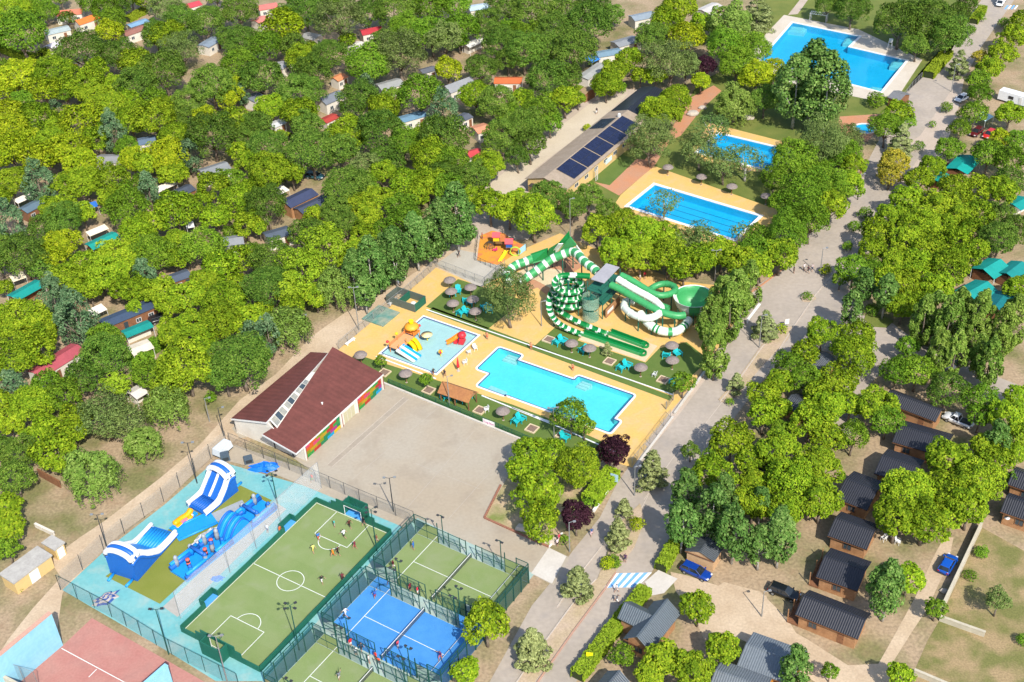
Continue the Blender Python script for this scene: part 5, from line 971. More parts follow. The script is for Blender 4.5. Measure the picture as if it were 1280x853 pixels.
for s in (-1, 1):
    y0, y1 = (L2, L2 + t) if s > 0 else (-L2 - t, -L2)
    for xa, xb, h in ((-W2, -4.2, H1), (-4.19, -3.1, 1.9), (3.1, 4.19, 1.9), (4.2, W2, H1)): board(xa, y0, xb, y1, h)
    for sg in (-1, 1):
        xx = sg * 1.75; board(min(xx, sg * 3.09), y0, max(xx, sg * 3.09), y1, 2.7)
        board(xx - .07, min(s * L2, s * (L2 + 1.5)) + (t if s > 0 else 0), xx + .07, max(s * L2, s * (L2 + 1.5)) - (t if s < 0 else 0), 2.6)
    board(-1.68, y0, 1.68, y1, 2.7, 2.05)
    ya = s * (L2 + 1.5); board(-1.9, min(ya, ya + s * t), 1.9, max(ya, ya + s * t), 2.6)
    MB().box(-1.67, min(s * (L2 + .15), ya), .0, 1.67, max(s * (L2 + .15), ya), .1).build('goal_floor', plain('#4a9ae0', .7), fp)
    g_ = MB(); 
    for x in (-1.6, 1.6): g_.tube([(x, s * (L2 + .02), 0), (x, s * (L2 + .02), 2.0)], .05, 6)
    g_.tube([(-1.6, s * (L2 + .02), 2.0), (1.6, s * (L2 + .02), 2.0)], .05, 6); g_.build('goal_frame', m_white, fp)
    hoop = MB().tube([(1.0, s * (L2 + .4), 2.6), (1.0, s * (L2 + .4), 3.4), (1.0, s * (L2 - .5), 3.6)], .05, 6); hoop.build('hoop_arm', m_post, fp)

# ---------------------------------------------------------------- padel courts
PA = R(-34.35)
def padel(name, label, c, floor):
    r = thing(name, label, 'sports court', (c[0], c[1], 0), PA)
    MB().box(-10, -5, 0, 10, 5, .08).build('playing_surface', floor, r)
    for x in (-6.95, 6.95):
        b = MB(); ln(b, x, -5, x, 5, .1, .086); b.build('service_line', m_line, r)
    b = MB(); ln(b, -6.95, 0, 6.95, 0, .09, .088); b.build('centre_line', m_line, r)
    nt_ = MB().poly([(0, -5, .1), (0, 5, .1), (0, 5, .92), (0, -5, .92)]).build('net', m_blacknet, r)
    MB().box(-.03, -5, .87, .03, 5, .95).build('net_band', m_white, nt_)
    for y in (-5.05, 5.05): MB().box(-.05, y - .05, 0, .05, y + .05, 1.05).build('net_post', m_post, nt_)
    gp = MB().poly([(0, -.98, .1), (0, .98, .1), (0, .98, 2.95), (0, -.98, 2.95)]).mesh('glass_pane', m_pane)
    mp_ = MB().poly([(0, -.98, 2.98), (0, .98, 2.98), (0, .98, 4.0), (0, -.98, 4.0)]).mesh('mesh_panel', m_mesh)
    fm = MB().poly([(0, -.98, .1), (0, .98, .1), (0, .98, 3.0), (0, -.98, 3.0)]).mesh('mesh_panel', m_mesh)
    po = MB().box(-.06, -.06, 0, .06, .06, 4.05).mesh('post', m_post); ps = MB().box(-.05, -.05, 0, .05, .05, 3.05).mesh('post', m_post)
    for s in (-1, 1):
        for k in range(5):
            link('glass_pane', gp, r, (s * 10.05, -4 + 2 * k, 0), 0); link('mesh_panel', mp_, r, (s * 10.05, -4 + 2 * k, 0), 0)
        for k in range(6): link('post', po, r, (s * 10.1, -5 + 2 * k, 0), 0)
        for z in (3.0, 4.02): MB().box(s * 10.1 - .04, -5, z - .04, s * 10.1 + .04, 5, z + .04).build('rail', m_post, r)
        y = s * 5.05
        for e in (-1, 1):
            for k in range(2): link('glass_pane', gp, r, (e * (9 - 2 * k), y, 0), math.pi / 2)
            link('mesh_panel', mp_, r, (e * 9, y, 0), math.pi / 2)
            for k in range(2): link('mesh_panel', fm, r, (e * (5 - 2 * k), y, 0), math.pi / 2)
            for k in range(5): link('post', po if k < 2 else ps, r, (e * (8 - 2 * k + (0 if k < 4 else .9)), y + s * .06, 0), 0)
            MB().box(min(e * 10, e * 8), y - .04, 4.0, max(e * 10, e * 8), y + .04, 4.08).build('rail', m_post, r)
            for z in (1.5, 3.0): MB().box(min(e * 10, e * .9), y - .035, z - .035 + .001 * s, max(e * 10, e * .9), y + .035, z + .035).build('rail', m_post, r)
        for x in (-5.2, 5.2):                 # lamp masts stand in the fence
            lp_ = MB(); lp_.tube([(x, y + s * .3, 0), (x, y + s * .3, 5.9)], [.09, .06], 8); o = lp_.build('lamp_mast', m_post, r)
            for q in (-.45, .45): MB().at((x + q, y + s * .1, 5.8)).box(-.2, -.15, 0, .2, .15, .12).build('floodlight', m_dark, o)
            MB().box(x - .5, y + s * .3 - .04, 5.72, x + .5, y + s * .3 + .04, 5.8).build('lamp_bar', m_post, o)
    return r
m_padelblue = mat('padel_blue', (.05, .235, .58), (.065, .265, .60), rough=.8, scale=.5, fine=8, famt=.07)
padel('padel_court', 'green padel court farthest up, beside the plaza', (-10.506, 132.464), m_pitch)
padel('padel_court', 'bright blue padel court between two green courts', (-17.136, 122.25), m_padelblue)
padel('padel_court', 'green padel court cut by the bottom edge', (-23.883, 112.011), m_pitch)

# ---------------------------------------------------------------- fences
def fence(name, label, pts, h, step, mesh, post, cat='fence', rad=.045, rails=True, group=None, lean=0):
    P = [g(*p) for p in pts]; c = P[0]; r = thing(name, label, cat, c, 0, group)
    pm_ = MB().tube([(0, 0, 0), (0, 0, h)], rad, 6).mesh('post', post)
    for i, (a, b) in enumerate(zip(P, P[1:])):
        d = b - a; L = d.length; n = max(1, round(L / step)); az = math.atan2(d.y, d.x); w_ = L / n
        pm2 = MB().poly([(.05, 0, .05), (w_ - .05, 0, .05), (w_ - .05, 0, h - .05), (.05, 0, h - .05)]).mesh('mesh_panel', mesh)
        for k in range(n + (1 if i == len(P) - 2 else 0)): link('post', pm_, r, a + d * (k / n) - c)
        for k in range(n): link('mesh_panel', pm2, r, a + d * (k / n) - c, az)
        if rails: o = MB().tube([(0, 0, h), (L, 0, h)], rad * .7, 5).build('top_rail', post, r); o.location = a - c; o.rotation_euler[2] = az
    return r
fence('mesh_fence', 'tall wire fence between the dirt road and the inflatables', [(76, 738), (130, 688), (205, 628), (264, 574), (284, 557)], 3.2, 4.5, m_greymesh, m_dark, rails=False)
fence('mesh_fence', 'turquoise-side wire fence along the red court', [(76, 738), (140, 772), (215, 819), (300, 862)], 3.2, 3.2, m_greymesh, m_post)
fence('mesh_fence', 'grey wire fence between hall, plaza and sports deck', [(288, 556), (330, 574), (395, 603), (450, 627), (518, 655)], 2.6, 3.0, m_greymesh, m_dark)
fence('mesh_fence', 'grey wire fence along the upper end of the ochre deck', [(424, 437), (478, 392), (506, 370), (546, 334), (606, 357)], 1.9, 2.5, m_greymesh, m_galv)
fence('mesh_fence', 'short wire fence beside the playground and dark slide', [(606, 357), (631, 334)], 1.9, 2.5, m_greymesh, m_galv)
fence('mesh_fence', 'wire fence along the road side of the pool deck', [(790, 583), (812, 556), (838, 522)], 1.7, 2.4, m_greymesh, m_galv)
fence('mesh_fence', 'green screen fence between pool turf and plaza', [(486, 481), (560, 511), (640, 544), (668, 556)], 1.3, 2.5, seethrough('green_screen', (.02, .10, .03), .75), m_post)
fence('ball_net', 'tall white ball net between inflatables and football court', [(226, 774), (288, 717), (352, 657), (402, 611)], 5.6, 7.0, m_netting, m_galv, cat='net')
fence('mesh_fence', 'grey metal fence of the terrace beside the kiosk', [(1126, 128), (1140, 110), (1152, 98)], 1.6, 2.2, m_greymesh, m_galv)
fence('mesh_fence', 'dark fence round the orange playground', [(598, 293), (594, 326), (620, 338)], 1.1, 1.6, m_greymesh, m_dark)
def mast(name, label, base, h, heads, m=None, group=None, cat='lamp post'):
    p = g(*base); r = thing(name, label, cat, p, 0, group); m = m or m_galv
    MB().tube([(0, 0, 0), (0, 0, h)], [.11, .06], 8).build('pole', m, r)
    for k, (dx, dy) in enumerate(heads):
        a = MB().tube([(0, 0, h - .05 - .2 * (k // 2)), (dx, dy, h + .05 - .2 * (k // 2))], .035, 6).build('arm', m, r)
        MB().at((dx * 1.15, dy * 1.15, h - .2 * (k // 2)), math.atan2(dy, dx)).box(-.1, -.16, -.05, .32, .16, .1).build('lamp_head', m_dark if heads and m is m_post else m_galv, r)
    return r
four = [(.5, .3), (-.5, .3), (.5, -.3), (-.5, -.3)]
for lab, b_, h, m in (('dark mast with four floodlights over the football court centre', (374, 813), 9, m_post), ('dark mast with floodlights at the court corner by the goal', (471, 689), 8.5, m_post), ('four-headed floodlight mast at the edge of the white net', (347, 630), 6.5, m_post), ('floodlight mast beside the near goal of the football court', (284, 852), 9, m_galv), ('floodlight mast at the lower corner of the inflatables deck', (211, 818), 9, m_post), ('twin dark poles with lamps between plaza fence and courts', (492, 640), 7, m_dark), ('dark lamp mast beside the dirt road at the tall slide', (246.5, 604.5), 8.5, m_dark), ('dark lamp mast beside the dirt road near the striped slide back', (134, 686), 7, m_dark)):
    mast('floodlight_mast', lab, b_, h, four if 'four' in lab or 'floodlights' in lab else [(.6, .1), (-.6, .1)], m)
for lab, b_, h in (('grey double street lamp by the willow beside the deck fence', (448.8, 413), 9.5), ('slim grey lamp post at the plaza edge of the pool', (692.7, 549), 6.5), ('grey lamp post in front of the timber pavilion', (562, 508.5), 6.5), ('grey lamp post behind the big slide bowl', (893.5, 352), 7), ('grey street lamp behind the cedar on the road island', (949, 435), 7), ('grey lamp post with the boomerang slide', (713, 297), 9), ('street lamp by the silver car at the upper road', (1189, 115), 7), ('street lamp on the road kerb below the willow hedge', (793, 620), 6), ('street lamp at the kerb beside the entrance path', (712, 690), 6), ('thin lamp post on the deck left of the spiral slide', (677, 408), 5.5), ('street lamp at the planted kerb of the car park', (1025, 344), 6), ('street lamp on the sandy turning circle of the cabins', (952, 771), 5), ('dark lamp post by the road beside the hedge trees', (1072, 250), 6), ('lamp post at the dirt road near the dark roof corner', (280, 545), 6), ('short lamp post beside the dirt road verge', (262, 527), 5), ('dark lamp post near the weeping willow by the dirt road', (382, 428), 6)):
    mast('street_lamp', lab, b_, h, [(.55, .1), (-.55, .1)] if 'double' in lab or 'pool' in lab or 'bowl' in lab else [(.6, .1)], m_galv if 'dark' not in lab else m_dark)
# ---------------------------------------------------------------- fronton walls
m_blue = mat('fronton_blue', (.24, .52, .68), (.28, .56, .70), rough=.75, scale=.5, fine=2, famt=.05, obj=True)
m_plum = mat('fronton_plum', (.24, .13, .13), rough=.85, obj=True, famt=.1); m_cream = mat('cream_render', (.54, .49, .38), (.48, .43, .33), rough=.85, fine=2, famt=.06, obj=True)
def wall(name, label, a, b, h, th, face, back, cat='wall', cap=None, ext=0.0):
    p, q = g(*a), g(*b); d = q - p; L = d.length + ext; r = thing(name, label, cat, p, math.atan2(d.y, d.x))
    MB().box(0, -th, 0, L, -th / 2 - .002, h - .12).build('wall_face', back, r); MB().box(0, -th / 2, 0, L, 0, h - .12).build('wall_face', face, r)
    MB().box(-.04, -th - .04, h - .12, L + .04, .04, h).build('coping', cap or face, r); return r
wall('fronton_wall', 'tall sky blue court wall casting dark shade', (79, 807), (45, 836), 6.6, .6, m_blue, m_plum, ext=14, cap=mat('salmon_cap', (.55, .32, .24), rough=.8, obj=True))
wall('fronton_wall', 'lower sky blue court wall at the bottom edge', (222, 873), (190, 902), 6.6, .6, m_blue, m_plum, ext=6)
wall('boundary_wall', 'cream wall in the bottom left corner', (-10, 850), (70, 893), 3.0, .35, m_cream, m_cream)
wall('boundary_wall', 'long pale wall between the dry yard and the dirt lane', (1227, 661), (1174.5, 773), 1.5, .3, m_cream, m_cream)
wall('boundary_wall', 'low white wall at the lower end of the dry yard', (1174.5, 775), (1230.5, 795), 1.0, .3, m_cream, m_cream)
wall('boundary_wall', 'white wall at the bottom edge below the dry yard', (1143, 842), (1190, 862), 1.0, .3, m_cream, m_cream)
wall('boundary_wall', 'low pale wall beside the small yellow hut', (46, 658), (69, 669), .8, .3, m_wall, m_wall)
wall('boundary_wall', 'low white wall along the road beside the pool deck', (792, 586), (840, 522), .3, .3, m_newconc, m_newconc)
wall('boundary_wall', 'low white wall between road and turf terrace', (842, 518), (888, 455), .45, .3, m_newconc, m_newconc)
wall('boundary_wall', 'white kerb wall under the purple plum tree', (741, 640), (766, 603), .5, .3, m_white, m_white)
wall('boundary_wall', 'pale kerb wall between pool turf and plaza', (480, 479.5), (662, 554), .35, .25, m_newconc, m_newconc)
fence('mesh_fence', 'wire fence with bare posts in the bottom left corner', [(-4, 842), (50, 862)], 3.6, 2.4, m_greymesh, m_galv)
wall('screen_wall', 'rusty timber screen fence under the willow', (50, 595), (77, 610), 1.6, .15, m_wooddark, m_wooddark, cat='fence')
# ================================================================ WATER PARK
c_gr, c_wh, c_dg, c_te = plain('#3f9a5c', .4), plain('#dfe8dc', .4), plain('#128040', .4), mat('dark_green_steel', (.02, .13, .09), rough=.5, obj=True)
def gp3(pts): return [g(x, y, z) for x, y, z in pts]
def flume(label, pts, r, pattern, open_=False, n=12, sub=6, group='water slides', posts=(), name='water_slide'):
    P = smooth_path(gp3(pts), sub); c = P[0].copy(); c.z = 0
    root = thing(name, label, 'water slide', c, 0, group); Q = [p - c for p in P]
    fn = lambda i: pattern[i % len(pattern)]
    b = MB().tube(Q, r, n, fn, caps=False, arc=(.46, 1.04) if open_ else None); b.build('flume' if open_ else 'tube', [c_gr, c_wh, c_dg], root, True)
    if not open_:                              # joint flanges
        for i in range(4, len(Q) - 1, 6):
            t = (Q[i + 1] - Q[i - 1]).normalized() * .05; MB().tube([Q[i] - t, Q[i] + t], r * 1.1, 12).build('flange', [c_gr, c_wh, c_dg][fn(i)], root)
    for k in posts:
        p = Q[int(k * (len(Q) - 1))]
        if p.z > .9: MB().tube([(p.x, p.y, 0), (p.x, p.y, p.z - r * .9)], .13, 8).build('support', c_te, root)
    return root
GW = [0, 0, 0, 0, 1, 1]; GWs = [2, 2, 1, 2, 2, 1, 1]
flume('banded green tube slide running left from the boomerang wall', [(664, 324, 2.8), (655, 328, 2.6), (646, 331, 2.3), (638, 337, 1.9), (634, 345, 1.4), (638, 354, .9)], .85, GW, posts=(.15, .5))
flume('banded green tube slide arching under the boomerang wall', [(748, 342, 6.5), (742, 336, 6.6), (735, 331, 6.6), (728, 325, 6.4), (722, 318, 6.2), (714, 315, 5.8), (703, 318.5, 5.2), (690, 324, 4.4), (680, 331.5, 3.5), (670, 339, 2.6), (660, 346, 1.8), (650, 354, 1.0)], .85, GW, posts=(.3, .55, .75))
# spiral of open flumes
hc = g(711, 387); hel = []
for k in range(64):
    a = 1.9 + k / 63 * 2 * math.pi * 2.9; rr = 2.5 + .5 * (k / 63); hel.append(Vector((hc.x + rr * math.cos(a), hc.y + rr * math.sin(a), 6.2 - 4.4 * k / 63)))
st = g(737, 345, 6.6); path = [st, st.lerp(hel[0], .5) + Vector((0, 0, .1))] + hel
ext = gp3([(693, 384, 1.6), (702, 391, 1.35), (717, 400, 1.1), (735, 408, .85), (752, 415, .6), (762, 418, .5)])
P = smooth_path(path, 2) + smooth_path(ext, 5); c0 = Vector((hc.x, hc.y, 0))
sp_ = thing('water_slide', 'green and white checkered spiral slide with straight run-out', 'water slide', c0, 0, 'water slides')
MB().tube([p - c0 for p in P], .62, 9, lambda i: (2, 2, 1, 2, 2, 0, 1)[i % 7], caps=False, arc=(.45, 1.05)).build('flume', [c_gr, c_wh, c_dg], sp_, True)
MB().tube([(0, 0, 0), (0, 0, 6.4)], .2, 10).build('support', c_te, sp_)
for k in range(0, 64, 9): p = hel[k] - c0; MB().tube([(0, 0, p.z - .4), (p.x, p.y, p.z - .5)], .07, 6).build('bracket', c_te, sp_)
for k in range(4): a = .6 + k * 1.57; MB().tube([(2.9 * math.cos(a), 2.9 * math.sin(a), 0), (2.9 * math.cos(a), 2.9 * math.sin(a), 4.4 - .4 * k)], .09, 8).build('support', c_te, sp_)
flume('green and white checkered flume sweeping round outside the spiral', [(716, 346, 6.0), (700, 352, 4.9), (690, 365, 3.7), (686.5, 380, 2.8), (689, 393, 2.1), (698, 404, 1.5), (712, 412, 1.0), (728, 418, .6)], .6, GWs, True, 9, 7, posts=(.3, .5, .65, .8))
for lab, a, b_, m in (('long dark green run-out lane nearest the turf', (728, 417.5), (803, 443), 0), ('shorter dark green run-out lane beside the slide tower', (762, 416.5), (806, 433), 0)):
    p, q = g(*a), g(*b_); d = q - p; L = d.length; r = thing('runout_lane', lab, 'water slide', p, math.atan2(d.y, d.x), 'run-out lanes')
    MB().box(0, -.75, .02, L, .75, .10).build('lane_floor', c_dg, r)
    for y in (-.75, .60): MB().box(0, y, .102, L, y + .15, .62).build('lane_side', c_gr if y < 0 else c_dg, r)
    MB().at((L, 0, 0)).lathe([(.8, .02), (.8, .5), (.6, .5), (.6, .12)], 14, cap=False).build('lane_end', c_dg, r)
flume('plain green tube slide with a level loop', [(776, 344, 6.4), (790, 351, 5.9), (803, 359, 5.3), (815, 366, 4.9), (826, 369.5, 4.6), (838, 367.5, 4.4), (844.5, 362.5, 4.2), (840, 357, 4.0), (830, 355, 3.8), (819, 358, 3.5), (812, 364, 3.2), (812, 372, 2.8), (822, 380, 2.5), (836, 386, 2.3)], .62, [0], posts=(.2, .4, .62, .8))
flume('white open tube slide curling into a low spiral', [(772, 349, 6.3), (785, 357, 5.8), (798, 364.5, 5.3), (812, 372, 4.8), (822, 379, 4.4), (826.5, 387, 4.1), (821, 394.5, 3.8), (809, 398, 3.5), (796, 395.5, 3.2), (785.5, 389.5, 2.9), (780, 382.5, 2.7), (784, 376.5, 2.5), (793, 378, 2.3)], .68, [1], posts=(.3, .5, .66, .8, .95))
flume('white and green patched tube at the foot of the white slide', [(800, 392, 2.6), (808, 402, 2.2), (818, 410, 1.9), (830, 414.5, 1.6), (845, 414.5, 1.5), (855, 408, 1.5), (861, 400, 1.6)], .8, [1, 1, 1, 1, 0, 0, 1, 1, 1, 1, 1, 1, 2, 1, 2, 1], posts=(.3, .6))
flume('plain green tube slide running into the big bowl', [(763, 356, 5.9), (775, 361.5, 5.6), (787, 368.5, 5.2), (800, 376, 4.8), (816, 385, 4.3), (831, 391.5, 3.9), (846, 395, 3.6), (856, 394, 3.5)], .68, [0], posts=(.3, .5, .7, .85))
# big bowl
bc = g(866, 395, 0); bowl = thing('slide_bowl', 'large green and white bowl of the water slide', 'water slide', bc)
prof = [(.7, .9), (1.9, 1.15), (2.9, 2.0), (3.45, 3.3), (3.55, 4.4), (3.75, 4.45)]
MB().lathe(prof, 32, (0, 0, 0), lambda i, j: 1 if (13 <= j < 22 or 25 <= j < 28) or i == 4 else 0, cap=False).build('bowl', [c_gr, c_wh], bowl, True)
for k in range(6): a = k * 1.047 + .4; MB().tube([(3.1 * math.cos(a), 3.1 * math.sin(a), 0), (3.3 * math.cos(a), 3.3 * math.sin(a), 2.7)], .1, 8).build('support', c_te, bowl)
# boomerang wall
bo = thing('boomerang_slide', 'tall green and white boomerang slide wall', 'water slide', (lambda q: (q.x, q.y, 0))(g(699, 333)), 0)
o0 = Vector(bo.location)
def sheet3(nm, pts, m, th=.16):
    q = [g(*p) - o0 for p in pts]; n = (q[1] - q[0]).cross(q[2] - q[0]).normalized() * th
    MB().hexa([tuple(p) for p in q], [tuple(p + n) for p in q]).build(nm, m, bo)
sheet3('wall_panel', [(711, 289, 9.4), (699, 303, 6.8), (686, 311, 5.0), (683, 324, 1.8), (692, 320, 2.8), (712, 297, 8.0)], c_dg)
sheet3('wall_panel', [(698, 305.5, 6.6), (704, 305, 6.5), (693, 320, 2.8), (686, 320.5, 2.4)], c_wh)
sheet3('wall_panel', [(712.5, 296, 8.2), (720.5, 306.5, 6.2), (709, 315, 3.8), (694, 320.5, 2.6)], c_gr)
sheet3('wall_panel', [(720.5, 307, 6.2), (727, 316, 5.0), (714, 317, 3.6)], c_wh)
sheet3('exit_trough', [(663, 318, 3.4), (685, 310.5, 4.6), (686, 319, 2.9), (684, 325, 1.9), (665, 330, 1.8)], c_dg)
for x, y, z in ((690, 322, 2.3), (706, 318, 3.2), (716, 314, 4.0), (668, 328, 1.7)):
    p = g(x, y, z) - o0; MB().tube([(p.x, p.y, 0), tuple(p)], .12, 8).build('support', c_te, bo)
for k, (a, b_) in enumerate((((708, 322, 0), (722, 318, 4.5)), ((722, 330, 0), (708, 319, 3.8)), ((695, 330, 0), (702, 320, 3.0)))): MB().tube([g(*a) - o0, g(*b_) - o0], .08, 6).build('brace', c_te, bo)
# slide tower with stair cage
tc = g(749, 391); tow = thing('slide_tower', 'steel slide tower with grey roof and caged spiral stair', 'tower', tc, GA)
for x in (-1.6, 1.6):
    for y in (-1.6, 1.9, 5.0): MB().tube([(x, y, 0), (x, y, 7.4)], .1, 8).build('post', c_te, tow)
for z in (3.2, 5.6): MB().box(-1.8, -1.7, z, 1.8, 5.2, z + .12).build('platform', c_te, tow)
MB().hexa([(-1.4, -.6, 7.3), (1.4, -.6, 7.3), (1.4, 5.2, 7.5), (-1.4, 5.2, 7.5)], [(-1.4, -.6, 7.42), (1.4, -.6, 7.42), (1.4, 5.2, 7.62), (-1.4, 5.2, 7.62)]).build('roof', mat('grey_membrane', (.37, .36, .38), (.33, .32, .34), rough=.7, fine=2, famt=.06, obj=True), tow)
for z in (3.3, 5.7):
    rl = MB()
    for x in (-1.75, 1.75): rl.tube([(x, -1.6, z + .95), (x, 5.1, z + .95)], .035, 6)
    rl.tube([(-1.75, -1.6, z + .95), (1.75, -1.6, z + .95)], .035, 6).build('railing', c_te, tow)
cage = seethrough('pale_green_screen', (.30, .46, .34), .42)
for z0, z1 in ((.2, 2.6), (2.9, 5.2)): MB().lathe([(1.55, z0), (1.55, z1)], 20, (-.3, -2.6, 0), cap=False).build('stair_cage', cage, tow)
MB().tube([(-.3, -2.6, 0), (-.3, -2.6, 6.2)], .1, 8).build('stair_column', c_te, tow)
for k in range(30):
    a = k * .42; MB().at((-.3, -2.6, .2 + k * .185), a).box(.1, -.16, 0, 1.45, .16, .05).build('step', c_te, tow)
MB().box(1.9, -1.0, 0, 2.1, 4.2, 1.9).build('wood_panel', m_wood, tow); MB().box(2.103, -.6, .7, 2.14, 1.6, 1.4).build('notice', m_white, tow)
# ---------------------------------------------------------------- play structure in the wading pool
pc = g(503, 433); pl = thing('play_structure', 'orange and yellow water play structure with slides in the wading pool', 'playground', pc, GA)
c_or, c_ye, c_bl, c_re = plain('#e08438', .5), plain('#f4cf10', .4), plain('#1d9fe6', .4), plain('#d6303c', .45)
for x in (-1.2, 1.2):
    for y in (-2.6, 0, 2.6, 4.6): MB().tube([(x, y, -.3), (x, y, 2.8)], .09, 8).build('post', c_or, pl)
MB().box(-1.4, -2.8, 1.3, 1.4, 2.7, 1.42).build('platform', plain('#d2a070', .6), pl); MB().box(-1.4, 2.75, 1.7, 1.4, 4.8, 1.82).build('platform', c_or, pl)
for y0, y1 in ((-2.7, -.1), (.1, 2.6)): MB().box(-1.36, y0, 1.45, -1.28, y1, 2.2).build('side_panel', plain('#c98a5c', .6), pl)
MB().lathe([(1.6, 3.0), (1.5, 3.5), (.9, 4.0), (.05, 4.2)], 12, (0, 3.7, 0)).build('hood', plain('#f0a030', .5), pl, True)
MB().lathe([(.45, 4.2), (.6, 4.9), (.55, 5.0)], 10, (0, 3.7, 0)).build('tipping_bucket', c_ye, pl)
for y, ye in ((1.9, .9), (.6, -.9)):
    q = smooth_path([(1.3, y, 1.5), (2.2, y - .05, 1.2), (3.2, y - .4, .55), (4.1, ye, .05)], 5); MB().tube(q, .5, 9, arc=(.42, 1.08)).build('slide', c_ye, pl, True)
for k, yy in enumerate((-1.5, -2.5)):
    for j in range(3): pass
for j in range(4):
    y0 = -.5 - j * .72; m = (c_bl, c_wh, c_bl, c_wh)[j]; Q = [(.9, 1.55), (2.0, 1.35), (3.2, .75), (4.4, .25), (5.4, -.1)]
    MB().hexa([(Q[0][0], y0 - .70, Q[0][1] - .3), (Q[4][0], y0 - .70, Q[4][1] - .2), (Q[4][0], y0, Q[4][1] - .2), (Q[0][0], y0, Q[0][1] - .3)], [(Q[0][0], y0 - .70, Q[0][1]), (Q[4][0], y0 - .70, Q[4][1] + .1), (Q[4][0], y0, Q[4][1] + .1), (Q[0][0], y0, Q[0][1])]).build('wide_slide', m, pl)
for x, y, m in ((-1.5, -2.9, c_re), (.9, 5.2, c_re), (-1.6, .4, c_ye)): MB().lathe([(.02, 0), (.28, .12), (.34, .36), (.2, .6), (.02, .66)], 10, (x, y, 2.5)).build('water_cannon', m, pl, True)
MB().tube([(3.2, 4.6, -.3), (3.2, 4.6, 1.2)], .1, 8).build('spray_post', c_ye, pl)
MB().lathe([(.05, 1.2), (1.1, 1.35), (1.25, 1.5), (.05, 1.62)], 14, (3.2, 4.6, 0)).build('spray_disc', plain('#f0dca0', .6), pl, True)
pl.scale = (.86, .86, .76)
rs_ = thing('small_slide', 'red and orange curled toddler slide in the wading pool', 'water slide', g(569, 427), GA + .3)
q = smooth_path([(-1.4, -.8, .1), (-.6, -.4, .5), (.2, .1, 1.0), (.8, .9, 1.15), (1.5, .4, 1.25)], 5); MB().tube(q, [.5 - .004 * k for k in range(len(q))], 9, arc=(.42, 1.08)).build('flume', plain('#f08a28', .4), rs_, True)
MB().box(.7, -.5, -.25, 1.7, 1.2, .9, taper=.2).build('base', c_re, rs_); MB().lathe([(.55, .9), (.8, 1.3), (.6, 1.9), (.1, 2.0)], 10, (1.3, .3, 0)).build('hood', c_re, rs_, True); MB().box(-.2, -.5, -.25, .5, .5, .5, taper=.12).build('base', c_re, rs_)
bl_ = thing('spray_ball', 'small red and yellow spray ball in the wading pool', 'water toy', g(551, 444)); MB().tube([(0, 0, -.3), (0, 0, .4)], .08, 8).build('stem', c_ye, bl_); MB().lathe([(.05, .35), (.38, .55), (.42, .8), (.3, 1.05), (.03, 1.15)], 12, (0, 0, 0), lambda i, j: 1 if j % 4 < 2 else 0).build('ball', [c_ye, c_re], bl_, True)
# ---------------------------------------------------------------- thatched sunshades
m_thatch = mat('thatch', (.27, .225, .205), (.22, .18, .16), rough=.95, scale=3, fine=12, famt=.3, bump=.6, obj=True)
um = None
UMB = [(562, 349, 'topmost thatched sunshade at the corner of the upper turf'), (563.7, 363, 'thatched sunshade second from the top of the left line'), (566, 378, 'thatched sunshade third in the left line on the upper turf'), (588, 358, 'thatched sunshade at the upper end of the second line'), (591, 373, 'thatched sunshade in the middle of the second line'), (594, 388, 'thatched sunshade at the lower end of the second line'), (450.4, 442.3, 'thatched sunshade behind the maroon hall roof'), (506.8, 465.6, 'thatched sunshade in front of the wading pool'), (628.5, 512.5, 'thatched sunshade beside the pink-lettered sign'), (714.5, 428, 'thatched sunshade next to the first soil square by the run-out lanes'), (737, 434, 'thatched sunshade between soil squares by the run-out lanes'), (801, 458, 'thatched sunshade near the right end of the turf'), (840, 430.5, 'thatched sunshade below the poplars by the bowl'), (840.6, 449, 'thatched sunshade with chairs below the poplars'), (835, 208, 'thatched sunshade at the left end of the lap pool lawn'), (877, 220, 'second thatched sunshade along the lap pool lawn'), (915, 232, 'third thatched sunshade along the lap pool lawn'), (958, 244, 'thatched sunshade at the right end of the lap pool lawn')]
for x, y, lab in UMB:
    p = g(x, y, 2.3)
    if um is None:
        um = thing('thatched_sunshade', lab, 'sunshade', (p.x, p.y, 0), 0, 'thatched sunshades round the pools')
        MB().tube([(0, 0, 0), (0, 0, 2.4)], .07, 8).build('pole', m_wooddark, um)
        MB().lathe([(1.15, 1.98), (1.22, 2.02), (1.05, 2.25), (.6, 2.5), (.04, 2.66)], 18).build('thatch_canopy', m_thatch, um)
        MB().lathe([(.22, 0), (.2, .08)], 10).build('foot', m_kerb, um)
    else: dup(um, (p.x, p.y, 0), rnd.uniform(0, 6), lab)
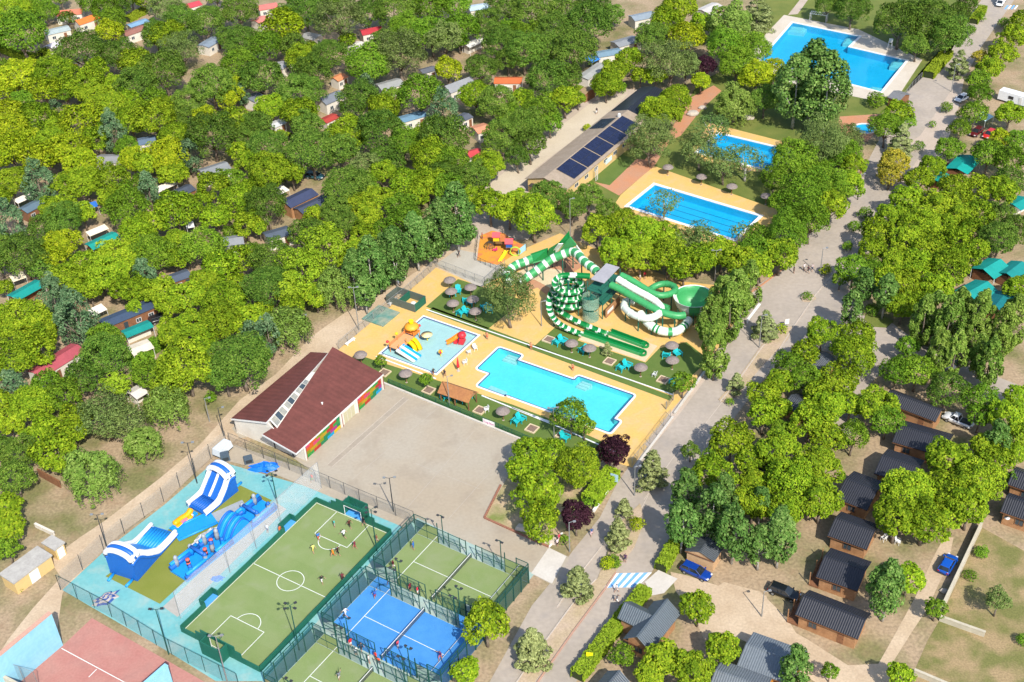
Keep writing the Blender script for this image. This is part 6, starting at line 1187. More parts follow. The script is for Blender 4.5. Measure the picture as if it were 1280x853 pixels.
# ---------------------------------------------------------------- turquoise garden chairs
c_tq = plain('#22b8bd', .5); ch = None
CH = [(566, 369, 'left chair under the second sunshade of the left line', 0), (572, 367, 'right chair under the second sunshade of the left line', 3), (583, 378, 'left chair under the middle sunshade of the second line', 0), (589, 381, 'right chair under the middle sunshade of the second line', 2.5), (576, 394, 'left chair of the pair at the lower turf corner', 5.6), (584, 393, 'right chair of the pair at the lower turf corner', 4), (606, 386, 'left chair in the shade of the locust tree', .5), (612, 390, 'right chair in the shade of the locust tree', 3), (696, 431, 'left chair beside the first soil square', 5.6), (704, 429, 'right chair beside the first soil square', 3.9), (729, 441, 'left chair below the sunshade by the run-out lanes', 5.4), (736, 441, 'right chair below the sunshade by the run-out lanes', 4), (776, 463, 'left chair of the pair right of the small cedar', 5.6), (785, 460, 'right chair of the pair right of the small cedar', 4), (833, 447, 'left chair under the sunshade by the poplars', 6), (847, 445, 'right chair under the sunshade by the poplars', 3.6), (842, 481, 'single chair under the young tree at the turf end', 2), (645, 530, 'left chair on the plaza-side turf near the sign', 5.6), (652, 527, 'right chair on the plaza-side turf near the sign', 4), (556, 496, 'left chair under the timber pavilion', 5.8), (560, 499, 'front chair under the timber pavilion', 4.6), (577, 502, 'left chair outside the pavilion end', 5.7), (585, 500, 'right chair outside the pavilion end', 4.2), (707, 550, 'single chair under the tree at the plaza edge', 4)]
for x, y, lab, rz in CH:
    p = g(x, y)
    if ch is None:
        ch = thing('garden_chair', 'turquoise ' + lab, 'chair', p, rz, 'turquoise garden chairs')
        MB().hexa([(-.42, -.4, .34), (.42, -.4, .34), (.4, .45, .46), (-.4, .45, .46)], [(-.42, -.4, .39), (.42, -.4, .39), (.4, .45, .51), (-.4, .45, .51)]).build('seat', c_tq, ch)
        for k in range(5):
            x0 = -.4 + k * .165; hgt = 1.25 - abs(k - 2) * .07; MB().hexa([(x0, -.38, .36), (x0 + .145, -.38, .36), (x0 + .145, -.34, .36), (x0, -.34, .36)], [(x0, -.78, hgt), (x0 + .145, -.78, hgt), (x0 + .145, -.74, hgt), (x0, -.74, hgt)]).build('back_slat', c_tq, ch)
        for s in (-1, 1):
            MB().box(s * .5 - .09, -.5, .62, s * .5 + .09, .5, .66).build('armrest', c_tq, ch)
            MB().box(s * .48 - .04, .38, 0, s * .48 + .04, .48, .62).build('leg', c_tq, ch); MB().hexa([(s * .48 - .04, -.6, 0), (s * .48 + .04, -.6, 0), (s * .48 + .04, -.5, 0), (s * .48 - .04, -.5, 0)], [(s * .48 - .04, -.42, .62), (s * .48 + .04, -.42, .62), (s * .48 + .04, -.32, .62), (s * .48 - .04, -.32, .62)]).build('leg', c_tq, ch)
        ch.scale = (1.25, 1.25, 1.25)
    else: dup(ch, p, rz, 'turquoise ' + lab)
# white plastic chairs
wc = None
for x, y, rz, lab in ((586, 443, .4, 'white plastic chair left of the pair between the two pools'), (594, 438, 3.6, 'white plastic chair right of the pair between the two pools'), (581, 456, 2, 'white plastic chair beside the folded red parasol'), (818, 471, 1, 'white plastic chair beside the soil square near the road'), (608, 515, 2, 'white plastic chair beside the sign and soil square'), (1108, 671, 1, 'uppermost white chair stacked behind the fifth cabin'), (1112, 668, 2, 'rear white chair behind the fifth cabin'), (1116, 674, 3, 'front white chair behind the fifth cabin'), (1104, 676, .5, 'white chair closest to the fifth cabin wall'), (1122, 680, 4, 'white chair farthest from the fifth cabin'), (476, 365, 1, 'white bench chair beside the deck fence')):
    p = g(x, y)
    if wc is None:
        wc = thing('plastic_chair', lab, 'chair', p, rz, 'white plastic chairs'); MB().box(-.24, -.24, .42, .24, .26, .47).build('seat', m_white, wc); MB().hexa([(-.24, -.26, .45), (.24, -.26, .45), (.24, -.22, .45), (-.24, -.22, .45)], [(-.22, -.38, .95), (.22, -.38, .95), (.22, -.34, .95), (-.22, -.34, .95)]).build('backrest', m_white, wc)
        for sx in (-1, 1):
            MB().box(sx * .26 - .03, -.26, .62, sx * .26 + .03, .22, .66).build('armrest', m_white, wc)
            for sy in (-1, 1): MB().box(sx * .23 - .025, sy * .23 - .025, 0, sx * .23 + .025, sy * .23 + .025, .42).build('leg', m_white, wc)
        wc.scale = (1.3, 1.3, 1.3)
    else: dup(wc, p, rz, lab)
pr = thing('folded_parasol', 'folded red parasol between the two pools', 'parasol', g(573, 464)); MB().tube([(0, 0, 0), (0, 0, 3.0)], .04, 6).build('pole', m_frame, pr); MB().lathe([(.3, .9), (.26, 1.3), (.16, 2.2), (.03, 3.1)], 8).build('folded_cloth', c_re, pr, True); MB().lathe([(.35, 0), (.33, .12)], 10).build('foot', m_kerb, pr)
for x, y, lab in ((480.5, 467, 'soil square behind the hall corner'), (536, 489, 'soil square left of the pavilion'), (600, 514, 'soil square with red flowers beside the sign'), (665, 537, 'soil square on the plaza-side turf under the tree'), (762, 453, 'soil square with the small cedar'), (829, 476, 'soil square near the road wall'), (686, 425.5, 'soil square nearest the deck lamp post'), (703, 545, 'soil square beside the pool lamp post'), (505, 371, 'soil square beside the dark green tank')):
    p = g(x, y); r = thing('tree_square', 'kerbed ' + lab, 'planter', p, GA, 'kerbed soil squares in the turf')
    for a in ((-.95, -.95, .95, -.75), (-.95, .75, .95, .95), (-.95, -.749, -.75, .749), (.75, -.749, .95, .749)): MB().box(a[0], a[1], .05, a[2], a[3], .28).build('kerb_stone', m_palepad, r)
    MB().box(-.749, -.749, .05, .749, .749, .2).build('soil', mat('soil', (.22, .15, .11), rough=.95, fine=6, famt=.3), r)
# tank corner on the upper deck
tk = thing('pump_enclosure', 'open green-walled pump enclosure on the upper deck', 'enclosure', g(508, 379), GA)
for a in ((-3.4, -1.8, 3.4, -1.65), (-3.4, 1.65, 3.4, 1.8), (-3.4, -1.649, -3.25, 1.649), (3.25, -1.649, 3.4, 1.649), (-.4, -1.649, -.3, 1.649)): MB().box(a[0], a[1], .04, a[2], a[3], 1.7).build('wall_panel', m_green if a[0] > -1 else plain('#5c665e', .8), tk)
MB().lathe([(.5, 0), (.5, 1.2), (.3, 1.3)], 12, (2.2, -.6, 0)).build('filter_tank', m_frame, tk)
cv = thing('pool_cover', 'faded green flat cover on the upper deck beside the fence', 'cover', g(482, 398), GA); MB().box(-3.6, -2.6, .04, 1.4, 2.6, .32).build('cover_sheet', mat('faded_cover', (.10, .26, .22), (.30, .33, .25), rough=.6, scale=.5, fine=2, famt=.1, obj=True), cv)
# fence sign with pink script, smaller white plate beside it
sg = thing('fence_sign', 'white sign with pink lettering on the plaza fence', 'sign', g(604, 529.5), GA + .02); MB().box(0, -.06, .1, 2.6, -.02, 1.15).build('board', m_white, sg)
def text(s, size, m, parent, loc, rx=math.pi / 2, rz=0.0):
    cu = bpy.data.curves.new('lettering', 'FONT'); cu.body = s; cu.size = size; cu.extrude = .008; cu.materials.append(m); t_ = bpy.data.objects.new('lettering_tmp', cu); COL.objects.link(t_); me = bpy.data.meshes.new_from_object(t_.evaluated_get(bpy.context.evaluated_depsgraph_get())); bpy.data.objects.remove(t_); o = bpy.data.objects.new('lettering', me); COL.objects.link(o); o.parent = parent; o.location = loc; o.rotation_euler = (rx, 0, rz); return o
text('E.ing Bom', .52, plain('#c02a86'), sg, (.15, -.075, .45))
sg = thing('fence_sign', 'small black plate with white figures on the plaza fence', 'sign', g(628, 538), GA + .02); MB().box(0, -.06, .2, 1.3, -.02, .95).build('board', m_dark, sg); text('500', .55, m_white, sg, (.2, -.075, .35))
# ================================================================ INFLATABLES
i_bl, i_lb, i_wh, i_ye, i_gy = plain('#1d62b8', .45), plain('#1e92e0', .45), plain('#e6e8ea', .45), plain('#f2a80c', .45), plain('#9aa0a4', .6)
def bigslide(label, back, front, wid, h, lanes):
    a, b = g(*back), g(*front); d = b - a; L = d.length; r = thing('inflatable_slide', label, 'inflatable', a, math.atan2(d.y, d.x)); w2 = wid / 2; x1 = L * .17; x2 = L * .58
    MB().hexa([(0, -w2, .05), (L, -w2, .05), (L, w2, .05), (0, w2, .05)], [(0, -w2, .5), (L, -w2, .5), (L, w2, .5), (0, w2, .5)]).build('base', i_bl, r)
    # stepped body under the ramp
    MB().hexa([(0, -w2 + .05, .5), (x2, -w2 + .05, .5), (x2, w2 - .05, .5), (0, w2 - .05, .5)], [(0, -w2 + .05, h * .78), (x1, -w2 + .05, h * .78), (x1, w2 - .05, h * .78), (0, w2 - .05, h * .78)]).build('body', i_bl, r)
    for k in range(lanes):
        y0 = -w2 + .55 + k * (wid - 1.1) / lanes; y1 = y0 + (wid - 1.1) / lanes
        MB().hexa([(x1, y0 + .1, h * .78), (x2, y0 + .1, .62), (x2, y1 - .1, .62), (x1, y1 - .1, h * .78)], [(x1, y0 + .1, h * .78 + .12), (x2 + .1, y0 + .1, .74), (x2 + .1, y1 - .1, .74), (x1, y1 - .1, h * .78 + .12)]).build('slide_lane', i_lb if lanes == 1 else i_bl, r)
        if k: q = smooth_path([(x1, y0, h * .8 + .3), ((x1 + x2) / 2, y0, h * .45 + .3), (x2, y0, 1.0)], 5); MB().tube(q, .24, 8).build('lane_divider', i_wh, r, True)
    # landing floor ribs
    n = 8
    for k in range(n): y0 = -w2 + .5 + k * (wid - 1.0) / n; MB().tube([(x2 + .15, y0 + .3, .5), (L - .35, y0 + .3, .5)], .3, 8).build('floor_rib', i_lb if lanes == 1 else i_bl, r, True)
    for s in (-1, 1):
        y = s * (w2 - .28); q = smooth_path([(0, y, h * .88), (x1, y, h * .9), (x1 + (x2 - x1) * .35, y, h * .62), (x1 + (x2 - x1) * .7, y, h * .4), (x2, y, h * .25), (L * .8, y, h * .2), (L, y, h * .2)], 4)
        for j, (dz, m) in enumerate(((0, i_wh), (-.55, i_wh), (-1.05, i_bl))): MB().tube([(p.x, p.y + s * .04 * j, max(.3, p.z + dz)) for p in q], .34, 9).build('side_wall', m, r, True)
    for k, m in enumerate((i_wh, i_bl, i_wh)):
        x = .1 + k * .75; q = [(x, (w2 - .2) * math.cos(t), h * .80 + h * .26 * math.sin(t)) for t in np.linspace(0, math.pi, 15)]
        MB().tube(q, .42, 9).build('arch_tube', m, r, True)
    b_ = MB(); q = [((w2 - .15) * math.cos(t), h * .80 + h * .26 * math.sin(t)) for t in np.linspace(0, math.pi, 15)]
    b_.hexa([(0, y, z) for y, z in q], [(.12, y, z) for y, z in q]); b_.build('back_skin', i_bl, r)
    for s in (-1, 1): MB().tube([(-.1, s * (w2 - .8), .3), (-1.6, s * (w2 - .9), .25)], .22, 8).build('blower_hose', i_lb, r, True)
    return r
bigslide('blue and white inflatable slide with its arched back to the road corner', (155, 722), (206, 665), 5.0, 5.0, 1)
bigslide('tall blue and white twin-lane inflatable slide near the hall', (286, 608), (246, 640), 4.4, 4.6, 2)
a, b = g(224, 722), g(336, 632); d = b - a; L = d.length
oc = thing('obstacle_course', 'long blue inflatable obstacle course with pillars', 'inflatable', a, math.atan2(d.y, d.x))
MB().box(0, -1.9, .08, L, 1.9, .5).build('base', i_lb, oc)
for y in (-1.75, 1.75):
    for x0, x1 in ((0, L * .30), (L * .31, L * .5), (L * .72, L)): MB().tube([(x0, y, .8), (x1, y, .8)], .42, 10).build('side_wall', i_bl, oc, True); MB().tube([(x0 + .2, y, 1.45), (x1 - .2, y, 1.45)], .3, 10).build('side_wall', i_lb, oc, True)
q = smooth_path([(L * .48, 0, .5), (L * .55, 0, 2.2), (L * .62, 0, 2.9), (L * .67, 0, 2.7), (L * .73, 0, .6)], 5)
b_ = MB()
for p, n_ in zip(q, q[1:]): b_.hexa([(p.x, -1.8, .45), (n_.x, -1.8, .45), (n_.x, 1.8, .45), (p.x, 1.8, .45)], [(p.x, -1.8, p.z), (n_.x, -1.8, n_.z), (n_.x, 1.8, n_.z), (p.x, 1.8, p.z)])
b_.build('climbing_hump', i_lb, oc)
for k in range(5): MB().tube([(p.x, -1.4 + .7 * k, p.z + .1) for p in q], .2, 7).build('hump_rib', i_lb if k % 2 else i_bl, oc, True)
for k, (x, y) in enumerate(((1.2, -1.6), (1.2, 1.6), (L * .22, -1.6), (L * .22, 1.6), (L * .34, -.6), (L * .36, 1.5), (L * .42, -1.4), (L * .46, .8), (L * .8, -1.6), (L * .8, 1.6), (L * .93, -1.6), (L * .93, 1.6))):
    MB().lathe([(.36, .45), (.38, 1.5), (.3, 2.0), (.36, 2.15), (.26, 2.45), (.05, 2.6)], 10, (x, y, 0), lambda i, j: 1 if i >= 3 else 0).build('pillar', [i_gy if k % 3 else i_lb, i_gy if k % 2 else i_bl], oc, True)
for x in (L * .22, L * .8): MB().tube([(x, -1.6, 2.2), (x, 1.6, 2.2)], .3, 8).build('crossbar', i_bl, oc, True)
for x, y in ((L * .12, .2), (L * .28, -.3), (L * .38, .4)):
    for k in range(4): MB().lathe([(.28, .5 + .35 * k), (.34, .67 + .35 * k), (.28, .84 + .35 * k)], 9, (x, y, 0)).build('striped_bumper', (plain('#2b2b30'), plain('#d8665a'))[k % 2], oc, True)
mt = thing('slip_mat', 'flat bright blue slip mat on the inflatables turf', 'inflatable', g(219, 670), math.atan2(*(lambda v: (v.y, v.x))(g(268, 648) - g(219, 670))))
Lm = (g(268, 648) - g(219, 670)).length
MB().box(0, -1.5, .09, Lm, 1.5, .22).build('mat', i_lb, mt); MB().box(Lm + .02, -1.1, .09, Lm + 5.2, 1.1, .16).build('mat_end', i_gy, mt)
for y in (-1.5, 1.5): MB().tube([(0, y, .25), (Lm, y, .25)], .2, 8).build('mat_edge', i_lb, mt, True)
bn = thing('banana_boat', 'yellow orange inflatable banana boat beside the slip mat', 'inflatable', g(217, 657)); q = smooth_path([g(217, 656, .5) - bn.location, g(226, 649, .45) - bn.location, g(235, 643, .5) - bn.location, g(239, 636, .9) - bn.location], 5)
MB().tube(q, [.15] + [.5] * (len(q) - 2) + [.3], 10).build('hull', i_ye, bn, True); MB().tube([p + Vector((.55, -.5, -.15)) for p in q[:-4]], .28, 8).build('side_float', i_ye, bn, True)
sb = thing('inflatable_board', 'small blue and pink inflatable board by the banana boat', 'inflatable', g(230, 653), R(52)); MB().box(-2.4, -.6, .09, 2.4, .6, .4).build('board', i_lb, sb); MB().box(-.6, -.45, .402, .6, .45, .55).build('pad', plain('#c060b0'), sb); MB().box(1.0, -.45, .402, 1.7, .45, .5).build('pad', i_wh, sb)
def heap(name, label, at, cols, sx, sy, h, seed, rz=0):
    rs = np.random.RandomState(seed); r = thing(name, label, 'inflatable', g(*at), rz); b_ = MB(); n, mN = 12, 18
    ring = [[b_.av(((sx * (1 - i / n) * math.cos(2 * math.pi * j / mN)) * (1 + .25 * math.sin(3 * j + seed)), sy * (1 - i / n) * math.sin(2 * math.pi * j / mN) * (1 + .2 * math.cos(2 * j + seed)), .06 + h * (i / n) ** .6 * (.7 + .6 * rs.rand()))) for j in range(mN)] for i in range(n)]
    for i in range(n - 1):
        for j in range(mN): b_.fa((ring[i][j], ring[i][(j + 1) % mN], ring[i + 1][(j + 1) % mN], ring[i + 1][j]), (i // 3 + j // 5) % len(cols))
    b_.build('crumpled_sheet', cols, r); return r
heap('deflated_inflatable', 'crumpled bright blue deflated castle near the hall fence', (331, 585), [plain('#1670e0', .5)], 2.4, 1.3, .9, 3)
heap('deflated_inflatable', 'blue and grey deflated heap on the lower deck', (133, 749), [plain('#2f4f8c', .6), plain('#a8a09c', .7)], 2.0, 1.1, .5, 5, .6)
heap('deflated_inflatable', 'grey deflated tube heap beside the obstacle course', (256, 672), [i_gy, plain('#c8c8ca', .6)], 2.6, .9, .6, 9, .9)
heap('deflated_inflatable', 'small blue heap between net and football court', (272, 724), [plain('#2a78d0', .6)], 1.0, .6, .35, 11)
for x, y, lab in ((282, 575, 'tall dark grey blower box by the white tank'), (311, 578, 'squat dark grey blower box by the hall fence')):
    r = thing('blower_box', lab, 'machine', g(x, y), .3); MB().box(-.75, -.6, .08, .75, .6, 1.4 if x < 300 else 1.1, taper=.06).build('casing', plain('#4c5a66', .6), r); MB().box(-.5, -.64, .3, .5, -.603, .9).build('grille', m_dark, r)
wt = thing('covered_trailer', 'pale grey covered trailer at the corner of the sports deck', 'trailer', g(279, 566), 1.0); MB().box(-1.6, -.9, .5, 1.6, .9, 1.7, taper=.15).build('cover', plain('#c9d0d6', .6), wt); MB().box(-1.6, -.9, .35, 1.6, .9, .498).build('chassis', m_dark, wt)
for s in (-1, 1): MB().tube([(0, s * .95, .32), (0, s * 1.1, .32)], .32, 14).build('wheel', m_dark, wt)
# ---------------------------------------------------------------- playground
sheet('rubber_surface', [(600.6, 295), (596, 326), (623, 332), (639, 321), (655, 307), (640, 300), (630, 292), (615, 289)], mat('orange_rubber', (.66, .29, .035), (.62, .20, .07), rough=.85, scale=.35, fine=4, famt=.07, lo=.48, hi=.56), Z4)
pg = thing('play_tower', 'play tower with red roofs and yellow slide on orange rubber', 'playground', g(622, 305), GA + .5)
def ptower(p, hz):
    q = g(*p) - pg.location; q.rotate(Matrix.Rotation(-(GA + .5), 3, 'Z')); x, y = q.x, q.y
    for a in (-.6, .6):
        for c in (-.6, .6): MB().box(x + a - .05, y + c - .05, 0, x + a + .05, y + c + .05, hz).build('post', m_wooddark, pg)
    MB().box(x - .7, y - .7, 1.1, x + .7, y + .7, 1.2).build('platform', plain('#8c6a3c'), pg)
    for s in (-1, 1): MB().hexa([(x - .85, y + s * .85, hz - .3), (x + .85, y + s * .85, hz - .3), (x + .85, y, hz + .5), (x - .85, y, hz + .5)], [(x - .85, y + s * .85, hz - .22), (x + .85, y + s * .85, hz - .22), (x + .85, y, hz + .58), (x - .85, y, hz + .58)]).build('roof_slope', plain('#d84a52', .5), pg)
    return x, y
x1, y1 = ptower((621, 306), 2.4); x2, y2 = ptower((637, 314), 2.4)
MB().box(x2 - .62, y2 - .66, 1.2, x2 + .62, y2 - .61, 2.0).build('panel', plain('#2458a8'), pg); MB().box(x1 - .62, y1 - .66, 1.2, x1 + .62, y1 - .61, 2.0).build('panel', plain('#e0c020'), pg)
q0 = g(633, 313, 1.2) - pg.location; q1 = g(624.5, 327, .25) - pg.location
sl_ = MB().tube(smooth_path([q0, q0.lerp(q1, .35) + Vector((0, 0, -.1)), q0.lerp(q1, .7), q1], 4), .36, 8, arc=(.42, 1.08)).build('slide', plain('#f2e028', .4), pg, True); sl_.rotation_euler[2] = -(GA + .5)
MB().at(((x1 + x2) / 2, (y1 + y2) / 2, 0)).box(-1.5, -.4, 1.15, 1.5, .4, 1.22).build('bridge', plain('#7a5a34'), pg)
rg = MB().tube([(1.0 * math.cos(t) + x2 + 1.3, -1.9 + y2, 1.1 + 1.0 * math.sin(t)) for t in np.linspace(0, 6.283, 25)[:-1]], .14, 8, closed=True).build('climbing_ring', plain('#a8c83c'), pg, True)
nd = thing('climbing_dome', 'dark rope climbing dome beside the play tower', 'playground', g(612, 309)); 
for k in range(6): MB().tube([(1.2 * math.cos(t) * math.cos(k * .524), 1.2 * math.cos(t) * math.sin(k * .524), 1.2 * math.sin(t)) for t in np.linspace(0, math.pi, 13)], .04, 5).build('rib', m_dark, nd)
for z in (.4, .8): MB().tube([(math.sqrt(1.44 - z * z) * math.cos(t), math.sqrt(1.44 - z * z) * math.sin(t), z) for t in np.linspace(0, 6.283, 19)[:-1]], .035, 5, closed=True).build('hoop', m_dark, nd)
sr = thing('spring_rider', 'magenta spring rider on the orange rubber', 'playground', g(619, 315)); MB().lathe([(.12, .05), (.12, .4)], 8).build('spring', m_dark, sr); MB().box(-.5, -.14, .4, .5, .14, .75, taper=.08).build('seat', plain('#d0286a'), sr); MB().box(.2, -.12, .75, .45, .12, 1.1, taper=.05).build('head', plain('#d0286a'), sr)
pn = thing('wind_panel', 'sky blue screen panel at the edge of the playground', 'panel', g(653, 317), GA + 1.5); MB().box(-1.3, -.04, .2, 1.3, .04, 1.6).build('panel', plain('#9fd0e8'), pn)
for x in (-1.2, 1.2): MB().box(x - .05, -.1, 0, x + .05, -.042, 1.7).build('post', m_dark, pn)

# ================================================================ VEHICLES
m_tyre = mat('tyre', (.02, .02, .02), rough=.85, obj=True); m_cglass = mat('car_glass', (.02, .025, .03), rough=.06, spec=.7, obj=True); m_lamp = mat('lamp_lens', (.7, .7, .68), rough=.15, obj=True); m_red = mat('tail_lens', (.35, .02, .02), rough=.2, obj=True)
def car(name, label, rear, front, col, L=4.3, kind='hatch', cat='car'):
    a, b = g(*rear), g(*front); d = b - a; c = (a + b) / 2; r = thing(name, label, cat, (c.x, c.y, .0), math.atan2(d.y, d.x)); w = .89; pm_ = mat('car_' + col.strip('#'), srgb(col), rough=.28, spec=.6, obj=True, famt=.02)
    h = {'hatch': 1.48, 'estate': 1.5, 'pickup': 1.7, 'van': 2.1}[kind]; X = L / 2
    hood = .95 if kind != 'pickup' else 1.1
    st = [(-X, .84, .45, .80), (-X + .12, .93, .32, .96), (-X * .55, 1, .28, .98), (0, 1, .28, .97), (X * .5, 1, .28, hood), (X - .35, .96, .30, hood - .13), (X - .06, .86, .36, .68), (X, .78, .42, .6)]
    rings = []; b_ = MB()
    for x, f, z0, z1 in st:
        ww = w * f; rings.append([b_.av(p) for p in ((x, -ww * .9, z0), (x, -ww, z0 + .16), (x, -ww, z1 - .22), (x, -ww * .93, z1 - .04), (x, -ww * .7, z1), (x, ww * .7, z1), (x, ww * .93, z1 - .04), (x, ww, z1 - .22), (x, ww, z0 + .16), (x, ww * .9, z0))])
    for A, B_ in zip(rings, rings[1:]):
        for j in range(10): b_.fa((A[j], A[(j + 1) % 10], B_[(j + 1) % 10], B_[j]))
    b_.fa(rings[0][::-1]); b_.fa(rings[-1]); b_.build('body', pm_, r, True)
    x0, x1, x2, x3 = {'hatch': (-X + .12, -X + .55, .2, X * .52), 'estate': (-X + .08, -X + .4, .25, X * .5), 'pickup': (-.35, -.1, .75, 1.25), 'van': (-X + .05, -X + .1, X - 1.3, X - .75)}[kind]
    lo = [(x0, -w * .9, .93), (x3, -w * .88, .93), (x3, w * .88, .93), (x0, w * .9, .93)]; hi = [(x1, -w * .70, h - .05), (x2, -w * .70, h - .05), (x2, w * .70, h - .05), (x1, w * .70, h - .05)]
    MB().hexa(lo, hi).build('window_band', m_cglass if kind != 'van' else pm_, r)
    MB().hexa([(p[0] + (.0 if k in (1, 2) else -.04), p[1] * 1.02, h - .05) for k, p in enumerate(hi)], [(p[0] * .98, p[1] * .93, h) for p in hi]).build('roof', pm_, r)
    for s in (-1, 1):                         # pillars in body colour
        for xx, xt in ((x0, x1), ((x0 + x3) / 2 - .1, (x1 + x2) / 2 - .1), (x3, x2)):
            MB().tube([(xx, s * w * .91, .93), (xt, s * w * .72, h - .04)], .045, 5).build('pillar', pm_, r)
        MB().box(x3 - .25, s * (w + .02) - .02, .95, x3 - .05, s * (w + .17), 1.1).build('mirror', pm_, r) if s > 0 else MB().box(x3 - .25, -w - .17, .95, x3 - .05, -w, 1.1).build('mirror', pm_, r)
        MB().box(X - .22, min(s * .42, s * .74), .58, X + .01, max(s * .42, s * .74), .74).build('headlight', m_lamp, r); MB().box(-X - .01, min(s * .5, s * .8), .66, -X + .1, max(s * .5, s * .8), .86).build('tail_light', m_red, r)
        for x in (-L * .31, L * .31):
            o = MB().tube([(x, s * (w - .16), .32), (x, s * (w + .03), .32)], .32, 16).build('wheel', m_tyre, r); MB().tube([(x, s * (w + .031), .32), (x, s * (w + .045), .32)], .2, 12).build('rim', m_galv, o)
    if kind == 'pickup': MB().box(-X + .2, -w * .8, .985, -.45, w * .8, 1.0).build('load_bed', m_dark, r)
    if kind == 'van':
        MB().hexa([(x3 - .12, -w * .8, 1.0), (x3 + .03, -w * .8, 1.0), (x3 + .03, w * .8, 1.0), (x3 - .12, w * .8, 1.0)], [(x2 - .05, -w * .66, h - .2), (x2 + .05, -w * .66, h - .2), (x2 + .05, w * .66, h - .2), (x2 - .05, w * .66, h - .2)]).build('windscreen', m_cglass, r)
        MB().box(-X, -w * .98, .9, X * .35, w * .98, 2.75, taper=.08).build('camper_box', pm_, r); MB().box(-X * .3, -.3, 2.752, .1, .3, 2.85).build('roof_hatch', m_frame, r)
    return r
car('parked_car', 'cobalt blue estate car beside the small tan cabin', (850, 709), (890, 727), '#0f3a8c', 4.6, 'estate')
car('parked_car', 'bright blue hatchback beside the long pale yard wall', (1178, 719), (1190, 699), '#0d4fae', 4.2)
car('parked_car', 'black car half under the lower cabin shadow', (962, 737), (998, 751), '#15181c', 4.5, 'estate')
car('parked_car', 'white pickup beside the uppermost cabin', (1212, 535), (1182, 523), '#dfe3e6', 5.0, 'pickup', 'pickup')
car('parked_car', 'maroon car behind the bright teal tent', (1228, 162), (1212, 174), '#5a1a1e', 4.3)
car('parked_car', 'red car partly under the yellow green tree', (1244, 165), (1228, 177), '#c02a26', 4.2)
car('parked_car', 'small silver white car at the upper road', (1209, 122), (1194, 130), '#d8dade', 4.1)
car('camper_van', 'white camper van on the road at the top right', (1258, -6), (1244, 16), '#e6e8ea', 6.2, 'van', 'camper van')
car('parked_car', 'dark teal car at the end of the sandy lane', (386, 222), (402, 224), '#2c5662', 4.3)
car('parked_car', 'black car beside the teal canopy and slate cabin', (190, 405), (212, 398), '#1a1e24', 4.4)
rv = thing('caravan', 'long white caravan close to the right edge', 'caravan', g(1246, 126), math.atan2(*(lambda v: (v.y, v.x))(g(1288, 138) - g(1246, 126))))
MB().box(0, 0, .5, 7.6, 2.4, 2.7, taper=.1).build('body', plain('#e2e4e6', .4), rv); MB().box(2.6, -.03, 1.3, 3.8, .08, 2.0).build('window', m_cglass, rv); MB().box(5.2, -.03, .6, 5.9, .08, 2.3).build('door', m_frame, rv); MB().box(3, .9, 2.702, 3.6, 1.5, 2.85).build('roof_hatch', m_frame, rv)
for x in (3.2, 4.2):
    for y in (.05, 2.2): MB().tube([(x, y, .35), (x, y + .16, .35)], .35, 14).build('wheel', m_tyre, rv)
# ================================================================ SMALL THINGS
def sign(label, at, h, w_, hh, col, rz=0.0, txt=None):
    r = thing('road_sign', label, 'sign', g(*at), rz); MB().tube([(0, 0, 0), (0, 0, h)], .04, 6).build('pole', m_galv, r); MB().box(-w_ / 2, -.08, h - hh, w_ / 2, -.045, h).build('board', plain(col), r)
    if txt: text(txt, hh * .4, m_dark, r, (-w_ * .3, -.095, h - hh * .7))
    return r
sign('yellow sign board on the hedge along the road', (737, 829), 2.2, .9, 1.2, '#f0e018', -.2)
sign('pale blue notice board beside the entrance hedge', (768, 607), 2.4, 1.3, 1.5, '#a8c8dc', -.5)
sign('yellow banner sign between plane trees at the top left', (96, 88), 1.8, 1.4, 1.4, '#f2ea10', -.3)
sign('yellow and white notice on the planted road island', (983, 409), 1.8, .8, 1.1, '#eceae0', .2)
for x, y, s, lab in ((866, 144, 1.2, 'large pale boulder beside the terracotta path'), (878, 136, .8, 'smaller pale boulder beside the terracotta path'), (936, 149, 1.1, 'pale boulder under the weeping tree on the lawn'), (929, 147, .8, 'rounded pale boulder left of the lawn boulder'), (18, 533, .8, 'pale boulder in the left yard'), (1180, 740, .5, 'small stone beside the pale yard wall')):
    r = thing('boulder', lab, 'boulder', g(x, y)); b_ = MB().lathe([(.3 * s, -.05), (s * .95, .15 * s), (s, .4 * s), (.7 * s, .75 * s), (.05, .85 * s)], 9, sx=1.3); rr = random.Random(x)
    b_.v = [(p[0] * rr.uniform(.8, 1.15), p[1] * rr.uniform(.8, 1.15), p[2]) for p in b_.v]; b_.build('stone', mat('boulder_stone', (.50, .44, .37), (.42, .37, .31), rough=.9, scale=1, fine=4, famt=.15, obj=True), r)
pf = thing('pergola_frame', 'white metal pergola frame beside the large pool', 'pergola', g(1023, 27), R(-27))
for x in (-2.2, 2.2):
    for y in (-.8, .8): MB().box(x - .06, y - .06, 0, x + .06, y + .06, 2.3).build('post', m_white, pf)
for k in range(9): MB().box(-2.3 + k * .56, -1.0, 2.3, -2.2 + k * .56, 1.0, 2.42).build('slat', m_white, pf)
for y in (-.8, .8): MB().box(-2.4, y - .05, 2.18, 2.4, y + .05, 2.298).build('beam', m_white, pf)
lg = thing('lifeguard_chair', 'white lifeguard chair beside the large pool', 'chair', g(1112, 62), R(-27))
for x in (-.4, .4):
    for y in (-.5, .5): MB().tube([(x * 1.4, y * 1.2, 0), (x, y * .7, 2.0)], .05, 6).build('leg', m_white, lg)
MB().box(-.5, -.45, 2.0, .5, .45, 2.1).build('seat', m_white, lg); MB().box(-.5, .36, 2.1, .5, .45, 2.8).build('backrest', m_white, lg)
